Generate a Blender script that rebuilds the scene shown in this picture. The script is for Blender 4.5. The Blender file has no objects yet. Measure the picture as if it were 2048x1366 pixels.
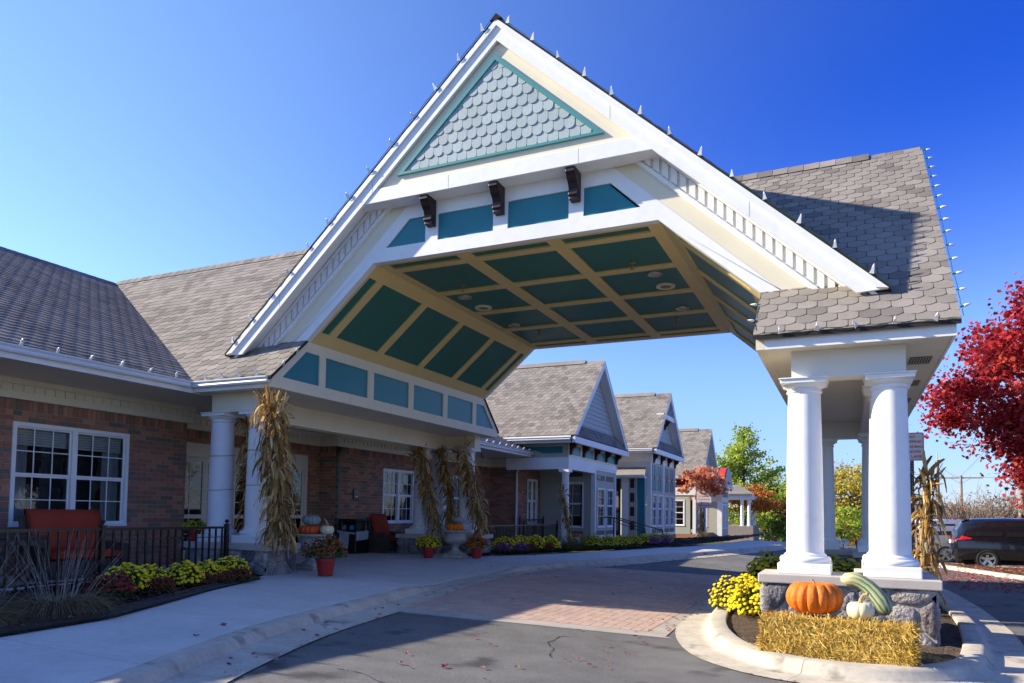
import bpy, bmesh, math, random
import numpy as np
from mathutils import Vector, Matrix

random.seed(7); np.random.seed(7)
SC = bpy.context.scene
COL = SC.collection

# ------------------------------------------------------------------ camera
CAM_LOC = Vector((0.0, 0.0, 1.75))
R3 = Matrix(((0.90986737, 0.00870375, 0.41480792),
             (0.41467227, -0.05214074, -0.90847579),
             (0.01372125, 0.99860182, -0.05105037)))
cd = bpy.data.cameras.new('camera')
cam = bpy.data.objects.new('camera', cd); COL.objects.link(cam)
cam.matrix_world = Matrix.Translation(CAM_LOC) @ R3.to_4x4()
cd.sensor_fit = 'HORIZONTAL'; cd.sensor_width = 36.0
cd.lens = 1481.0 / 2048.0 * 36.0
cd.shift_y = 267.0 / 2048.0
cd.clip_start = 0.05; cd.clip_end = 3000
SC.camera = cam

# ------------------------------------------------------------------ sky, sun, exposure
SUN = Vector((-0.835, -0.262, 0.482)).normalized()
w = bpy.data.worlds.new('World'); SC.world = w; w.use_nodes = True
nt = w.node_tree; nt.nodes.clear()
sky = nt.nodes.new('ShaderNodeTexSky'); sky.sky_type = 'NISHITA'; sky.sun_disc = False
sky.sun_elevation = math.asin(SUN.z)
sky.sun_rotation = math.atan2(SUN.x, SUN.y)
sky.altitude = 250; sky.air_density = 1.0; sky.dust_density = 0.0; sky.ozone_density = 2.6
# clear autumn air: the blue deepens smoothly away from the sun and with height, as in the photograph
tc = nt.nodes.new('ShaderNodeTexCoord')
def wn(kind, op=None, **kw):
    n_ = nt.nodes.new(kind)
    if op: n_.operation = op
    return n_
dt = wn('ShaderNodeVectorMath', 'DOT_PRODUCT'); dt.inputs[1].default_value = SUN; nt.links.new(tc.outputs['Generated'], dt.inputs[0])
m1 = wn('ShaderNodeMapRange'); m1.interpolation_type = 'SMOOTHSTEP'; nt.links.new(dt.outputs['Value'], m1.inputs[0])
for i_, v_ in ((1, 0.85), (2, -0.15), (3, 0.0), (4, 1.0)): m1.inputs[i_].default_value = v_
sz = wn('ShaderNodeSeparateXYZ'); nt.links.new(tc.outputs['Generated'], sz.inputs[0])
m2 = wn('ShaderNodeMapRange'); m2.interpolation_type = 'SMOOTHSTEP'; nt.links.new(sz.outputs['Z'], m2.inputs[0])
for i_, v_ in ((1, 0.02), (2, 0.5), (3, 0.0), (4, 1.0)): m2.inputs[i_].default_value = v_
dp = wn('ShaderNodeMath', 'MULTIPLY'); nt.links.new(m1.outputs[0], dp.inputs[0]); nt.links.new(m2.outputs[0], dp.inputs[1])
tn = wn('ShaderNodeMix'); tn.data_type = 'RGBA'; nt.links.new(dp.outputs[0], tn.inputs['Factor'])
tn.inputs['A'].default_value = (0.68, 0.73, 0.84, 1); tn.inputs['B'].default_value = (0.06, 0.21, 0.76, 1)
m3 = wn('ShaderNodeMapRange'); m3.interpolation_type = 'SMOOTHSTEP'; nt.links.new(sz.outputs['Z'], m3.inputs[0])
for i_, v_ in ((1, 0.26), (2, 0.0), (3, 0.0), (4, 1.0)): m3.inputs[i_].default_value = v_
t3 = wn('ShaderNodeMix'); t3.data_type = 'RGBA'; nt.links.new(m3.outputs[0], t3.inputs['Factor']); t3.inputs['A'].default_value = (1, 1, 1, 1); t3.inputs['B'].default_value = (0.44, 0.48, 0.66, 1)
m4 = wn('ShaderNodeMix'); m4.data_type = 'RGBA'; m4.blend_type = 'MULTIPLY'; m4.inputs['Factor'].default_value = 1.0; nt.links.new(tn.outputs['Result'], m4.inputs['A']); nt.links.new(t3.outputs['Result'], m4.inputs['B'])
mm_ = wn('ShaderNodeMix'); mm_.data_type = 'RGBA'; mm_.blend_type = 'MULTIPLY'; mm_.inputs['Factor'].default_value = 1.0
nt.links.new(sky.outputs[0], mm_.inputs['A']); nt.links.new(m4.outputs['Result'], mm_.inputs['B'])
bg = wn('ShaderNodeBackground'); bg.inputs['Strength'].default_value = 0.15
wo = wn('ShaderNodeOutputWorld')
nt.links.new(mm_.outputs['Result'], bg.inputs[0]); nt.links.new(bg.outputs[0], wo.inputs[0])
sd = bpy.data.lights.new('sun', 'SUN'); sd.energy = 4.4; sd.angle = math.radians(0.5); sd.color = (1.0, 0.89, 0.72)
so = bpy.data.objects.new('sun', sd); COL.objects.link(so)
so.rotation_euler = SUN.to_track_quat('Z', 'Y').to_euler(); so.location = (-40, -12, 30)
SC.view_settings.view_transform = 'Standard'; SC.view_settings.look = 'None'
SC.view_settings.exposure = 1.15; SC.view_settings.gamma = 1.0
SC.view_settings.use_curve_mapping = False
SC.cycles.max_bounces = 6; SC.cycles.diffuse_bounces = 4; SC.cycles.glossy_bounces = 3
SC.cycles.transparent_max_bounces = 8; SC.cycles.use_denoising = True

# ------------------------------------------------------------------ materials
MATS = {}
def mat(name, col, rough=0.6, noise=None, bump=None, rand=0.0, palette=None, metal=0.0, spec=0.4, spots=None,
        coat=0.0, emit=None, trans=0.0, hue=None):
    """procedural principled material; noise=(scale, amount), bump=(scale, distance), rand = piece to piece variation"""
    if name in MATS: return MATS[name]
    m = bpy.data.materials.new(name); m.use_nodes = True; n = m.node_tree; N = n.nodes; L = n.links
    b = N['Principled BSDF']
    b.inputs['Roughness'].default_value = rough; b.inputs['Metallic'].default_value = metal
    b.inputs['Specular IOR Level'].default_value = spec; b.inputs['Coat Weight'].default_value = coat
    geo = N.new('ShaderNodeNewGeometry')
    def rnd():
        oi = N.new('ShaderNodeObjectInfo')
        a = N.new('ShaderNodeMath'); a.operation = 'MULTIPLY_ADD'; a.inputs[1].default_value = 7.31
        L.new(geo.outputs['Random Per Island'], a.inputs[0]); L.new(oi.outputs['Random'], a.inputs[2])
        f = N.new('ShaderNodeMath'); f.operation = 'FRACT'; L.new(a.outputs[0], f.inputs[0]); return f.outputs[0]
    cur = None
    if palette:
        cr = N.new('ShaderNodeValToRGB'); cr.color_ramp.interpolation = 'CONSTANT'
        el = cr.color_ramp.elements
        while len(el) < len(palette): el.new(0.5)
        for i, c in enumerate(palette):
            el[i].position = i / len(palette); el[i].color = (*c, 1)
        L.new(rnd(), cr.inputs[0]); cur = cr.outputs[0]
    else:
        rgb = N.new('ShaderNodeRGB'); rgb.outputs[0].default_value = (*col, 1); cur = rgb.outputs[0]
    def mul(cur, fac):
        mx = N.new('ShaderNodeVectorMath'); mx.operation = 'SCALE'
        L.new(cur, mx.inputs[0]); L.new(fac, mx.inputs['Scale']); return mx.outputs[0]
    if rand:
        mr = N.new('ShaderNodeMapRange'); mr.inputs[3].default_value = 1 - rand; mr.inputs[4].default_value = 1 + rand
        r2 = N.new('ShaderNodeMath'); r2.operation = 'MULTIPLY'; r2.inputs[1].default_value = 13.7
        L.new(rnd(), r2.inputs[0]); f2 = N.new('ShaderNodeMath'); f2.operation = 'FRACT'; L.new(r2.outputs[0], f2.inputs[0])
        L.new(f2.outputs[0], mr.inputs[0]); cur = mul(cur, mr.outputs[0])
    for nz in ([noise] if noise and not isinstance(noise[0], tuple) else (noise or [])):
        t = N.new('ShaderNodeTexNoise'); t.inputs['Scale'].default_value = nz[0]; t.inputs['Detail'].default_value = 4
        L.new(geo.outputs['Position'], t.inputs['Vector'])
        mr = N.new('ShaderNodeMapRange'); mr.inputs[1].default_value = 0.32; mr.inputs[2].default_value = 0.68
        mr.inputs[3].default_value = 1 - nz[1]; mr.inputs[4].default_value = 1 + nz[1]
        L.new(t.outputs[0], mr.inputs[0]); cur = mul(cur, mr.outputs[0])
    if spots:   # (scale, threshold, colour, amount)
        t = N.new('ShaderNodeTexNoise'); t.inputs['Scale'].default_value = spots[0]; t.inputs['Detail'].default_value = 3
        L.new(geo.outputs['Position'], t.inputs['Vector'])
        mr = N.new('ShaderNodeMapRange'); mr.inputs[1].default_value = spots[1]; mr.inputs[2].default_value = spots[1] + 0.1
        mr.inputs[3].default_value = 0; mr.inputs[4].default_value = spots[3]
        L.new(t.outputs[0], mr.inputs[0])
        mx = N.new('ShaderNodeMix'); mx.data_type = 'RGBA'; mx.inputs['B'].default_value = (*spots[2], 1)
        L.new(mr.outputs[0], mx.inputs['Factor']); L.new(cur, mx.inputs['A']); cur = mx.outputs['Result']
    L.new(cur, b.inputs['Base Color'])
    if bump:
        bn = N.new('ShaderNodeBump'); bn.inputs['Distance'].default_value = bump[1]
        t = N.new('ShaderNodeTexNoise'); t.inputs['Scale'].default_value = bump[0]; t.inputs['Detail'].default_value = 4
        L.new(geo.outputs['Position'], t.inputs['Vector']); L.new(t.outputs[0], bn.inputs['Height'])
        L.new(bn.outputs[0], b.inputs['Normal'])
    if trans:   # thin leaf: light passes through
        tr = N.new('ShaderNodeBsdfTranslucent'); L.new(cur, tr.inputs[0])
        mx = N.new('ShaderNodeMixShader'); mx.inputs[0].default_value = trans
        L.new(b.outputs[0], mx.inputs[1]); L.new(tr.outputs[0], mx.inputs[2])
        L.new(mx.outputs[0], N['Material Output'].inputs[0])
    if emit:
        b.inputs['Emission Color'].default_value = (*emit[0], 1); b.inputs['Emission Strength'].default_value = emit[1]
    MATS[name] = m
    return m

def glass_mat(name='window_glass', tint=(0.75, 0.8, 0.8), refl=1.0):
    if name in MATS: return MATS[name]
    m = bpy.data.materials.new(name); m.use_nodes = True; n = m.node_tree; N = n.nodes; L = n.links
    N.remove(N['Principled BSDF'])
    fr = N.new('ShaderNodeFresnel'); fr.inputs[0].default_value = 1.5
    tr = N.new('ShaderNodeBsdfTransparent'); tr.inputs[0].default_value = (*tint, 1)
    gl = N.new('ShaderNodeBsdfGlossy'); gl.inputs['Roughness'].default_value = 0.015; gl.inputs[0].default_value = (refl, refl, refl, 1)
    mx = N.new('ShaderNodeMixShader')
    L.new(fr.outputs[0], mx.inputs[0]); L.new(tr.outputs[0], mx.inputs[1]); L.new(gl.outputs[0], mx.inputs[2])
    L.new(mx.outputs[0], N['Material Output'].inputs[0])
    MATS[name] = m; return m

WHITE = mat('white_paint', (0.84, 0.84, 0.83), 0.5, noise=((0.9, 0.03), (6.0, 0.02)), spots=(2.2, 0.6, (0.62, 0.6, 0.54), 0.22), bump=(4.0, 0.004))
CREAM = mat('cream_paint', (0.78, 0.71, 0.54), 0.5, noise=(2.0, 0.03))
TAN = mat('tan_ceiling_paint', (0.8, 0.6, 0.25), 0.5, noise=(2.0, 0.03))  # tan paint, lightened in colour to stand in for warm bounced light
SAGE = mat('sage_paint', (0.42, 0.43, 0.36), 0.55, noise=(2.0, 0.04))
TEAL = mat('teal_panel_paint', (0.018, 0.2, 0.25), 0.42, noise=(1.2, 0.05))
SHADETEAL = mat('shade_toned_teal_paint', (0.045, 0.17, 0.125), 0.4, noise=(1.2, 0.05))  # same teal as the gable panels; shade and warm bounce put into the colour
TEALTRIM = mat('teal_trim_paint', (0.06, 0.26, 0.27), 0.45)
SCALE = mat('grey_blue_scale_shingle', (0.36, 0.43, 0.44), 0.7, rand=0.07, noise=((3.0, 0.05), (60.0, 0.07)), bump=(45.0, 0.004))
SHINGLE = mat('weathered_asphalt_shingle', (0.2, 0.18, 0.165), 0.92, spec=0.15, noise=((0.7, 0.1), (3.0, 0.06), (170.0, 0.34)), bump=(220.0, 0.003),
              palette=[(0.25, 0.225, 0.2), (0.22, 0.2, 0.18), (0.265, 0.235, 0.21), (0.18, 0.158, 0.145), (0.23, 0.21, 0.188), (0.275, 0.248, 0.222)], rand=0.06)
SHINGLEEDGE = mat('dark_shingle_felt', (0.035, 0.034, 0.034), 0.95, spec=0.1)  # dark felt backing, seen in the gaps between shingle tabs
BRICK = mat('red_brown_brick', (0.2, 0.08, 0.05), 0.85, spec=0.2, noise=(40.0, 0.16), bump=(70.0, 0.003),
            palette=[(0.38, 0.19, 0.125), (0.31, 0.165, 0.115), (0.41, 0.2, 0.13), (0.24, 0.16, 0.12), (0.36, 0.155, 0.105), (0.18, 0.15, 0.12), (0.42, 0.215, 0.145), (0.3, 0.15, 0.11)], rand=0.1)
MORTAR = mat('mortar', (0.36, 0.31, 0.25), 0.95, spec=0.1, noise=(20.0, 0.15))
BROWN = mat('dark_brown_bracket_paint', (0.028, 0.012, 0.012), 0.45)
BLACK = mat('black_metal', (0.012, 0.012, 0.013), 0.35, spec=0.5)
GUTTER = mat('white_gutter_metal', (0.72, 0.74, 0.76), 0.3, spec=0.5)
GLASS = glass_mat()
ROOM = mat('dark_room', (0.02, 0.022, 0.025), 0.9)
BLIND = mat('window_blind', (0.55, 0.55, 0.52), 0.7)
CURTAIN = mat('window_curtain', (0.42, 0.42, 0.42), 0.9)

# ------------------------------------------------------------------ helpers
ORG = {}
def root_org(o):
    while o is not None and o.parent is not None: o = o.parent
    return ORG.get(o.name, Vector((0, 0, 0))) if o is not None else Vector((0, 0, 0))

def tag(o, label=None, cat=None, group=None, kind=None):
    if label: o['label'] = label
    if cat: o['category'] = cat
    if group: o['group'] = group
    if kind: o['kind'] = kind
    return o

def thing(name, label, cat, loc=(0, 0, 0), group=None, rz=0.0):
    o = bpy.data.objects.new(name, None); COL.objects.link(o)
    o.location = loc; o.rotation_euler = (0, 0, rz); o.empty_display_size = 0.2
    ORG[o.name] = Vector(loc)
    return tag(o, label, cat, group)

class MB:
    def __init__(s): s.v = []; s.f = []
    def add(s, vs, fs):
        k = len(s.v); s.v += [tuple(p) for p in vs]; s.f += [tuple(i + k for i in f) for f in fs]; return s
    def box(s, x0, x1, y0, y1, z0, z1):
        return s.add([(x0, y0, z0), (x1, y0, z0), (x1, y1, z0), (x0, y1, z0), (x0, y0, z1), (x1, y0, z1), (x1, y1, z1), (x0, y1, z1)],
                     [(3, 2, 1, 0), (4, 5, 6, 7), (0, 1, 5, 4), (1, 2, 6, 5), (2, 3, 7, 6), (3, 0, 4, 7)])
    def prism(s, pts, d):
        d = Vector(d); n = len(pts); P = [Vector(p) for p in pts]
        nrm = Vector((0, 0, 0))
        for i in range(n): nrm += P[i].cross(P[(i + 1) % n])
        vs = P + [p + d for p in P]
        a = tuple(range(n)); b = tuple(range(2 * n - 1, n - 1, -1)); sides = [(i, i + n, (i + 1) % n + n, (i + 1) % n) for i in range(n)]
        if nrm.dot(d) > 0: a = a[::-1]; b = b[::-1]; sides = [t[::-1] for t in sides]
        return s.add(vs, [a, b] + sides)
    def beam(s, p, q, w, h, up=(0, 0, 1)):
        p = Vector(p); q = Vector(q); t = (q - p).normalized(); up = Vector(up)
        sd = t.cross(up); sd = sd.normalized() * (w / 2) if sd.length > 1e-6 else Vector((w / 2, 0, 0))
        u = sd.cross(t).normalized() * (h / 2)
        return s.prism([p - sd - u, p + sd - u, p + sd + u, p - sd + u], q - p)
    def tube(s, path, rad, seg=8, cap=True):
        P = [Vector(p) for p in path]; n = len(P); rs = rad if hasattr(rad, '__len__') else [rad] * n
        k = len(s.v); prev = None
        for i in range(n):
            t = (P[min(i + 1, n - 1)] - P[max(i - 1, 0)]).normalized()
            if prev is None:
                a = t.cross(Vector((0, 0, 1)));  a = a if a.length > 1e-3 else t.cross(Vector((1, 0, 0)))
            else: a = prev - t * prev.dot(t)
            a.normalize(); prev = a; b = t.cross(a)
            for j in range(seg):
                an = 2 * math.pi * j / seg
                s.v.append(tuple(P[i] + (a * math.cos(an) + b * math.sin(an)) * rs[i]))
        for i in range(n - 1):
            for j in range(seg):
                j2 = (j + 1) % seg
                s.f.append((k + i * seg + j, k + i * seg + j2, k + (i + 1) * seg + j2, k + (i + 1) * seg + j))
        if cap:
            s.f.append(tuple(k + j for j in range(seg))[::-1]); s.f.append(tuple(k + (n - 1) * seg + j for j in range(seg)))
        return s
    def lathe(s, prof, c=(0, 0, 0), seg=24, fr=None, cap=True):
        k = len(s.v); n = len(prof)
        for i, (r, z) in enumerate(prof):
            for j in range(seg):
                an = 2 * math.pi * j / seg; rr = r * (fr(an, i / (n - 1)) if fr else 1)
                s.v.append((c[0] + rr * math.cos(an), c[1] + rr * math.sin(an), c[2] + z))
        for i in range(n - 1):
            for j in range(seg):
                j2 = (j + 1) % seg
                s.f.append((k + i * seg + j, k + i * seg + j2, k + (i + 1) * seg + j2, k + (i + 1) * seg + j))
        if cap:
            if prof[0][0] > 1e-4: s.f.append(tuple(k + j for j in range(seg))[::-1])
            if prof[-1][0] > 1e-4: s.f.append(tuple(k + (n - 1) * seg + j for j in range(seg)))
        return s
    def mesh(s, name, off=(0, 0, 0)):
        me = bpy.data.meshes.new(name); o = off
        me.from_pydata([(p[0] - o[0], p[1] - o[1], p[2] - o[2]) for p in s.v], [], s.f); me.update(); return me
    def build(s, name, m, parent=None, smooth=False, kind=None, label=None, cat=None, group=None):
        off = root_org(parent) if parent is not None else (0, 0, 0)
        me = s.mesh(name, off); me.materials.append(m)
        if smooth: me.shade_smooth() if hasattr(me, 'shade_smooth') else None
        o = bpy.data.objects.new(name, me); COL.objects.link(o)
        if parent is not None: o.parent = parent
        return tag(o, label, cat, group, kind)

def smooth_auto(o, ang=40):
    me = o.data; me.shade_smooth()
    try: me.set_sharp_from_angle(angle=math.radians(ang))
    except Exception: pass
    return o

def bevel(o, wdt=0.006, seg=1):
    md = o.modifiers.new('bevel', 'BEVEL'); md.width = wdt; md.segments = seg; md.limit_method = 'ANGLE'; md.angle_limit = math.radians(40); return o

def copy_tree(o, parent=None):
    c = o.copy(); COL.objects.link(c); c.parent = parent
    for ch in list(o.children): copy_tree(ch, c)
    return c

# ------------------------------------------------------------------ fields of pieces (bricks, shingles, pavers)
def clip(poly, conv):
    out = poly; n = len(conv)
    for i in range(n):
        a = conv[i]; b = conv[(i + 1) % n]; src = out; out = []
        if not src: return []
        def d(p): return (b[0] - a[0]) * (p[1] - a[1]) - (b[1] - a[1]) * (p[0] - a[0])
        for j in range(len(src)):
            p = src[j]; q = src[(j + 1) % len(src)]; dp = d(p); dq = d(q)
            if dp >= -1e-9: out.append(p)
            if (dp > 1e-9 and dq < -1e-9) or (dp < -1e-9 and dq > 1e-9):
                t = dp / (dp - dq); out.append((p[0] + (q[0] - p[0]) * t, p[1] + (q[1] - p[1]) * t))
    return out

def area2(p): return 0.5 * sum(p[i][0] * p[(i + 1) % len(p)][1] - p[(i + 1) % len(p)][0] * p[i][1] for i in range(len(p)))

def proj_px(wp):
    c = R3.transposed() @ (Vector(wp) - CAM_LOC)
    if c.z > -0.05: return None
    return (1024 + 1481 * c.x / -c.z, 950 - 1481 * c.y / -c.z)

MESHCACHE = {}
def field(parent, name, m, polys, O, U, V, thick=0.01, tilt=0.0, limit=300, stuff_name=None, backface=False, vis=True):
    """polys: convex pieces in (u, v); each becomes a thin solid on the plane O + uU + vV"""
    O = Vector(O); U = Vector(U); V = Vector(V); Nn = U.cross(V).normalized(); org = root_org(parent)
    items = []
    for p in polys:
        ar = area2(p)
        if abs(ar) < 2e-5: continue
        if ar < 0: p = p[::-1]
        cu = sum(q[0] for q in p) / len(p); cv = sum(q[1] for q in p) / len(p)
        wp = O + U * cu + V * cv; px = proj_px(wp)
        seen = px is not None and -40 < px[0] < 2088 and -40 < px[1] < 1406
        items.append(((0 if seen else 1), -abs(ar) ** 0.5 / (wp - CAM_LOC).length, p, cu, cv, wp))
    items.sort(key=lambda t: (t[0], t[1]))
    rest = MB()
    def geo(p, cu, cv):
        vt = max(q[1] for q in p); n = len(p)
        top = [(q[0] - cu, q[1] - cv, thick + tilt * (vt - q[1])) for q in p]
        bot = [(q[0] - cu, q[1] - cv, -0.002) for q in p]
        fs = [tuple(range(n))] + [(i, i + n, (i + 1) % n + n, (i + 1) % n) for i in range(n)]
        return top + bot, fs
    B = Matrix((U, V, Nn)).transposed().to_4x4()
    cnt = 0
    for seen, _, p, cu, cv, wp in items:
        if cnt < limit and seen == 0:
            key = (name, m.name, thick, tilt, tuple((round(q[0] - cu, 3), round(q[1] - cv, 3)) for q in p))
            me = MESHCACHE.get(key)
            if me is None:
                vs, fs = geo(p, cu, cv); me = bpy.data.meshes.new(name); me.from_pydata(vs, [], fs); me.update(); me.materials.append(m); MESHCACHE[key] = me
            o = bpy.data.objects.new(name, me); COL.objects.link(o); o.parent = parent
            o.matrix_local = Matrix.Translation(wp - org) @ B
            cnt += 1
        else:
            vs, fs = geo(p, cu, cv)
            rest.add([wp + U * a + V * b + Nn * c for a, b, c in vs], fs)
    if rest.v:
        rest.build(stuff_name or (name + '_field'), m, parent, kind='stuff')
    return cnt

def rects_minus(u0, u1, v0, v1, holes):
    """split a rectangle into rectangles around rectangular holes (u0,u1,v0,v1)"""
    us = sorted({u0, u1, *[h[0] for h in holes], *[h[1] for h in holes]}); vs = sorted({v0, v1, *[h[2] for h in holes], *[h[3] for h in holes]})
    out = []
    for i in range(len(us) - 1):
        a, b = us[i], us[i + 1]
        if b <= u0 or a >= u1: continue
        run = None
        for j in range(len(vs) - 1):
            c, d = vs[j], vs[j + 1]
            if d <= v0 or c >= v1: continue
            mu, mv = (a + b) / 2, (c + d) / 2
            hole = any(h[0] < mu < h[1] and h[2] < mv < h[3] for h in holes)
            if not hole:
                if run: run[3] = d
                else: run = [a, b, c, d]
            else:
                if run: out.append(tuple(run)); run = None
        if run: out.append(tuple(run))
    return out

def brick_polys(u0, u1, v0, v1, holes, L=0.3, H=0.1, j=0.011, soldier=None):
    polys = []
    regs = rects_minus(u0, u1, v0, v1, holes)
    convs = [[(a, c), (b, c), (b, d), (a, d)] for a, b, c, d in regs]
    def put(a, b, c, d):
        for cv in convs:
            if b <= cv[0][0] or a >= cv[1][0] or d <= cv[0][1] or c >= cv[2][1]: continue
            q = clip([(a, c), (b, c), (b, d), (a, d)], cv)
            if len(q) >= 3 and abs(area2(q)) > 1e-3: polys.append(q)
    top = v1 - (soldier or 0)
    r = int((top - v0) / H) + 1
    for k in range(r):
        c = top - (k + 1) * H
        off = (k % 2) * L / 2
        i0 = int((u0 - off) / L) - 1; i1 = int((u1 - off) / L) + 1
        for i in range(i0, i1 + 1):
            a = i * L + off; put(a + j / 2, a + L - j / 2, max(c + j / 2, v0), c + H - j / 2)
    if soldier:
        for i in range(int(u0 / H) - 1, int(u1 / H) + 1): put(i * H + j / 2, (i + 1) * H - j / 2, top + j / 2, v1)
    return polys

def tab_polys(conv, W=0.27, E=0.215, j=0.009):
    """scalloped shingle tabs covering a convex polygon in (u, v), v upslope"""
    us = [p[0] for p in conv]; vs = [p[1] for p in conv]; out = []
    if area2(conv) < 0: conv = conv[::-1]
    k0 = int(math.floor(min(vs) / E)) - 1; k1 = int(max(vs) / E) + 1
    for k in range(k0, k1 + 1):
        off = (k % 2) * W / 2
        for i in range(int(math.floor((min(us) - off) / W)) - 1, int((max(us) - off) / W) + 2):
            a = i * W + off + j / 2; b = a + W - j; c = k * E + j * 0.5; d = (k + 1) * E + 0.05
            h = E * 0.3
            p = [(a, d), (a, c + h), (a + 0.14 * W, c + 0.36 * h), (a + 0.32 * W, c), (b - 0.32 * W, c), (b - 0.14 * W, c + 0.36 * h), (b, c + h), (b, d)]
            q = clip(p, conv)
            if len(q) >= 3 and abs(area2(q)) > 2e-3: out.append(q)
    return out
# ================================================================== entrance canopy
XC = -5.65; YF = 11.85; YBK = 20.05; YM = 15.95; YE = 10.93; YEB = 20.97; SL = 0.902
ZE = 4.36; ZS = 4.11; ZR = 8.89; AP = 10.56; AW = 10.42; HW = 4.45; ZSP = 5.2; ZV = 6.6; VW = 2.82
XRI, XRO = -1.2, 1.27; XLI, XLO = -10.1, -12.2
can = thing('entrance_canopy', 'large white gabled drive-through entrance canopy on clustered columns', 'canopy', (XC, YM, 0.1))
rk = lambda x, off=0.0: AP - SL * abs(x - XC) + off
wk = lambda x, off=0.0: AW - SL * abs(x - XC) + off

# ---- cross gable roof (ridge along the drive)
g = MB(); ry0, ry1 = 11.43, 20.47; foot = 6.2
for sgn in (-1, 1):
    xf = XC + sgn * foot
    tp = [(XC, ry0, AP + 0.02), (xf, ry0, rk(xf) + 0.02), (xf, ry1, rk(xf) + 0.02), (XC, ry1, AP + 0.02)]
    g.prism([Vector(p) for p in tp], (0, 0, -0.05))
gr = g.build('gable_roof', SHINGLEEDGE, can)
c = MB(); c.prism([(XC - 0.12, ry0 - 0.02, AP - 0.05), (XC, ry0 - 0.02, AP + 0.06), (XC + 0.12, ry0 - 0.02, AP - 0.05)], (0, ry1 - ry0 + 0.04, 0)); c.build('ridge_cap', SHINGLEEDGE, gr)
# rake fascia boards and their soffits, front and back
for nm, ya, yb, yw in (('front', 11.46, 11.52, YF), ('back', 20.38, 20.44, YBK)):
    for sgn in (-1, 1):
        xf = XC + sgn * (foot - 0.03)
        f = MB(); f.prism([(XC, ya, AP - 0.03), (xf, ya, rk(xf, -0.03)), (xf - sgn * 0.40, ya, rk(xf - sgn * 0.4, -0.41)), (XC, ya, AP - 0.41)], (0, yb - ya, 0))
        f.build('rake_fascia', WHITE, can)
        f = MB(); yc = ya - 0.035 if nm == 'front' else yb + 0.035
        f.prism([(XC, yc, AP - 0.03), (xf, yc, rk(xf, -0.03)), (xf - sgn * 0.16, yc, rk(xf - sgn * 0.16, -0.15)), (XC, yc, AP - 0.15)], (0, 0.034 if nm == 'front' else -0.034, 0))
        f.build('rake_crown_moulding', WHITE, can)
        f = MB(); y0, y1 = min(yb, yw), max(yb, yw)
        if nm == 'back': y0, y1 = yw, ya
        f.prism([(XC, y0, AP - 0.2), (xf - sgn * .1, y0, rk(xf - sgn * .1, -0.2)), (xf - sgn * 0.16, y0, rk(xf - sgn * .16, -0.27)), (XC, y0, AP - 0.27)], (0, y1 - y0, 0))
        f.build('rake_soffit', WHITE, can)

# ---- lower gable wall with the octagonal opening (front and back)
def sl_band(mb, o0, o1, x0, x1, y, d, sgn):
    mb.prism([(x0, y, wk(x0, o0)), (x1, y, wk(x1, o0)), (x1, y, wk(x1, o1)), (x0, y, wk(x0, o1))], (0, d, 0))
def gable_wall(y, d, face):
    """y = outer face, d = thickness going inwards (signed)"""
    out = -1 if d > 0 else 1
    # white frame: flat band over the opening, the posts between the teal panels and the band above
    fr = MB()
    xl, xr = XC - VW, XC + VW
    fr.prism([(xl, y, ZV), (xr, y, ZV), (xr - 0.29, y, 6.865), (xl + 0.29, y, 6.865)], (0, d, 0))
    fr.prism([(xl + 0.82, y, 7.365), (xr - 0.82, y, 7.365), (xr - 1.2, y, 7.72), (xl + 1.2, y, 7.72)], (0, d, 0))
    xs = [(-8.24, -7.29, -7.69, -7.29), (-7.02, -5.86, -7.02, -5.86), (-5.57, -4.4, -5.57, -4.4), (-4.13, -3.17, -4.13, -3.7)]
    posts = [(-7.29, -7.02), (-5.86, -5.57), (-4.4, -4.13)]
    for a, b in posts: fr.box(a, b, min(y, y + d), max(y, y + d), 6.865, 7.365)
    for sgn in (-1, 1):
        x0 = XC + sgn * HW; x1 = XC + sgn * (VW - 1.2)
        zf = lambda x: ZSP + (ZV - ZSP) / (HW - VW) * (HW - abs(x - XC))
        fr.prism([(x0, y, ZSP - 0.02), (XC + sgn * VW, y, ZV), (XC + sgn * (VW - 0.29), y, 6.865), (XC + sgn * (VW - .82), y, 7.365), (x1, y, 7.72), (x1 + sgn * 0.15, y, wk(x1 + sgn * .15, -0.95)),
                  (x0 + sgn * 0.32, y, wk(x0 + sgn * .32, -0.95)), (x0 + sgn * 0.32, y, ZSP - 0.02)], (0, d, 0))
    w_ = fr.build('gable_wall', WHITE, can, label='white framed gable wall above the drive' if face == 'front' else None)
    for bl, br, tl, tr in xs:
        p = MB(); yy = y + 0.03 * (1 if d > 0 else -1)
        p.prism([(bl, yy, 6.86), (br, yy, 6.86), (tr, yy, 7.37), (tl, yy, 7.37)], (0, d * 0.5, 0)); p.build('gable_panel', TEAL, w_)
    for sgn in (-1, 1):
        cb = MB(); x0 = XC + sgn * 1.5; x1 = XC + sgn * 5.95
        sl_band(cb, -0.62, -0.951, x0, x1, y + 0.008 * -out, d, sgn); cb.build('cream_band', CREAM, w_)
        db = MB(); sl_band(db, -0.15, -0.619, x0, x1, y + 0.012 * out, d, sgn)
        sl_band(db, -0.52, -0.60, x0, x1, y + 0.05 * out, 0.04 * -out, sgn); sl_band(db, -0.16, -0.24, x0, x1, y + 0.06 * out, 0.05 * -out, sgn)
        dbo = db.build('dentil_band', WHITE, w_)
        for k in range(27):   # dentils: blocks with narrow gaps, plumb ends
            xa = XC + sgn * (2.02 + k * 0.146)
            t = MB(); xb = xa + sgn * 0.10
            sl_band(t, -0.25, -0.49, xa, xb, y + 0.058 * out, 0.044 * -out, sgn); t.build('dentil', WHITE, dbo)
gable_wall(YF, 0.14, 'front'); gable_wall(YBK, -0.14, 'back')

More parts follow.
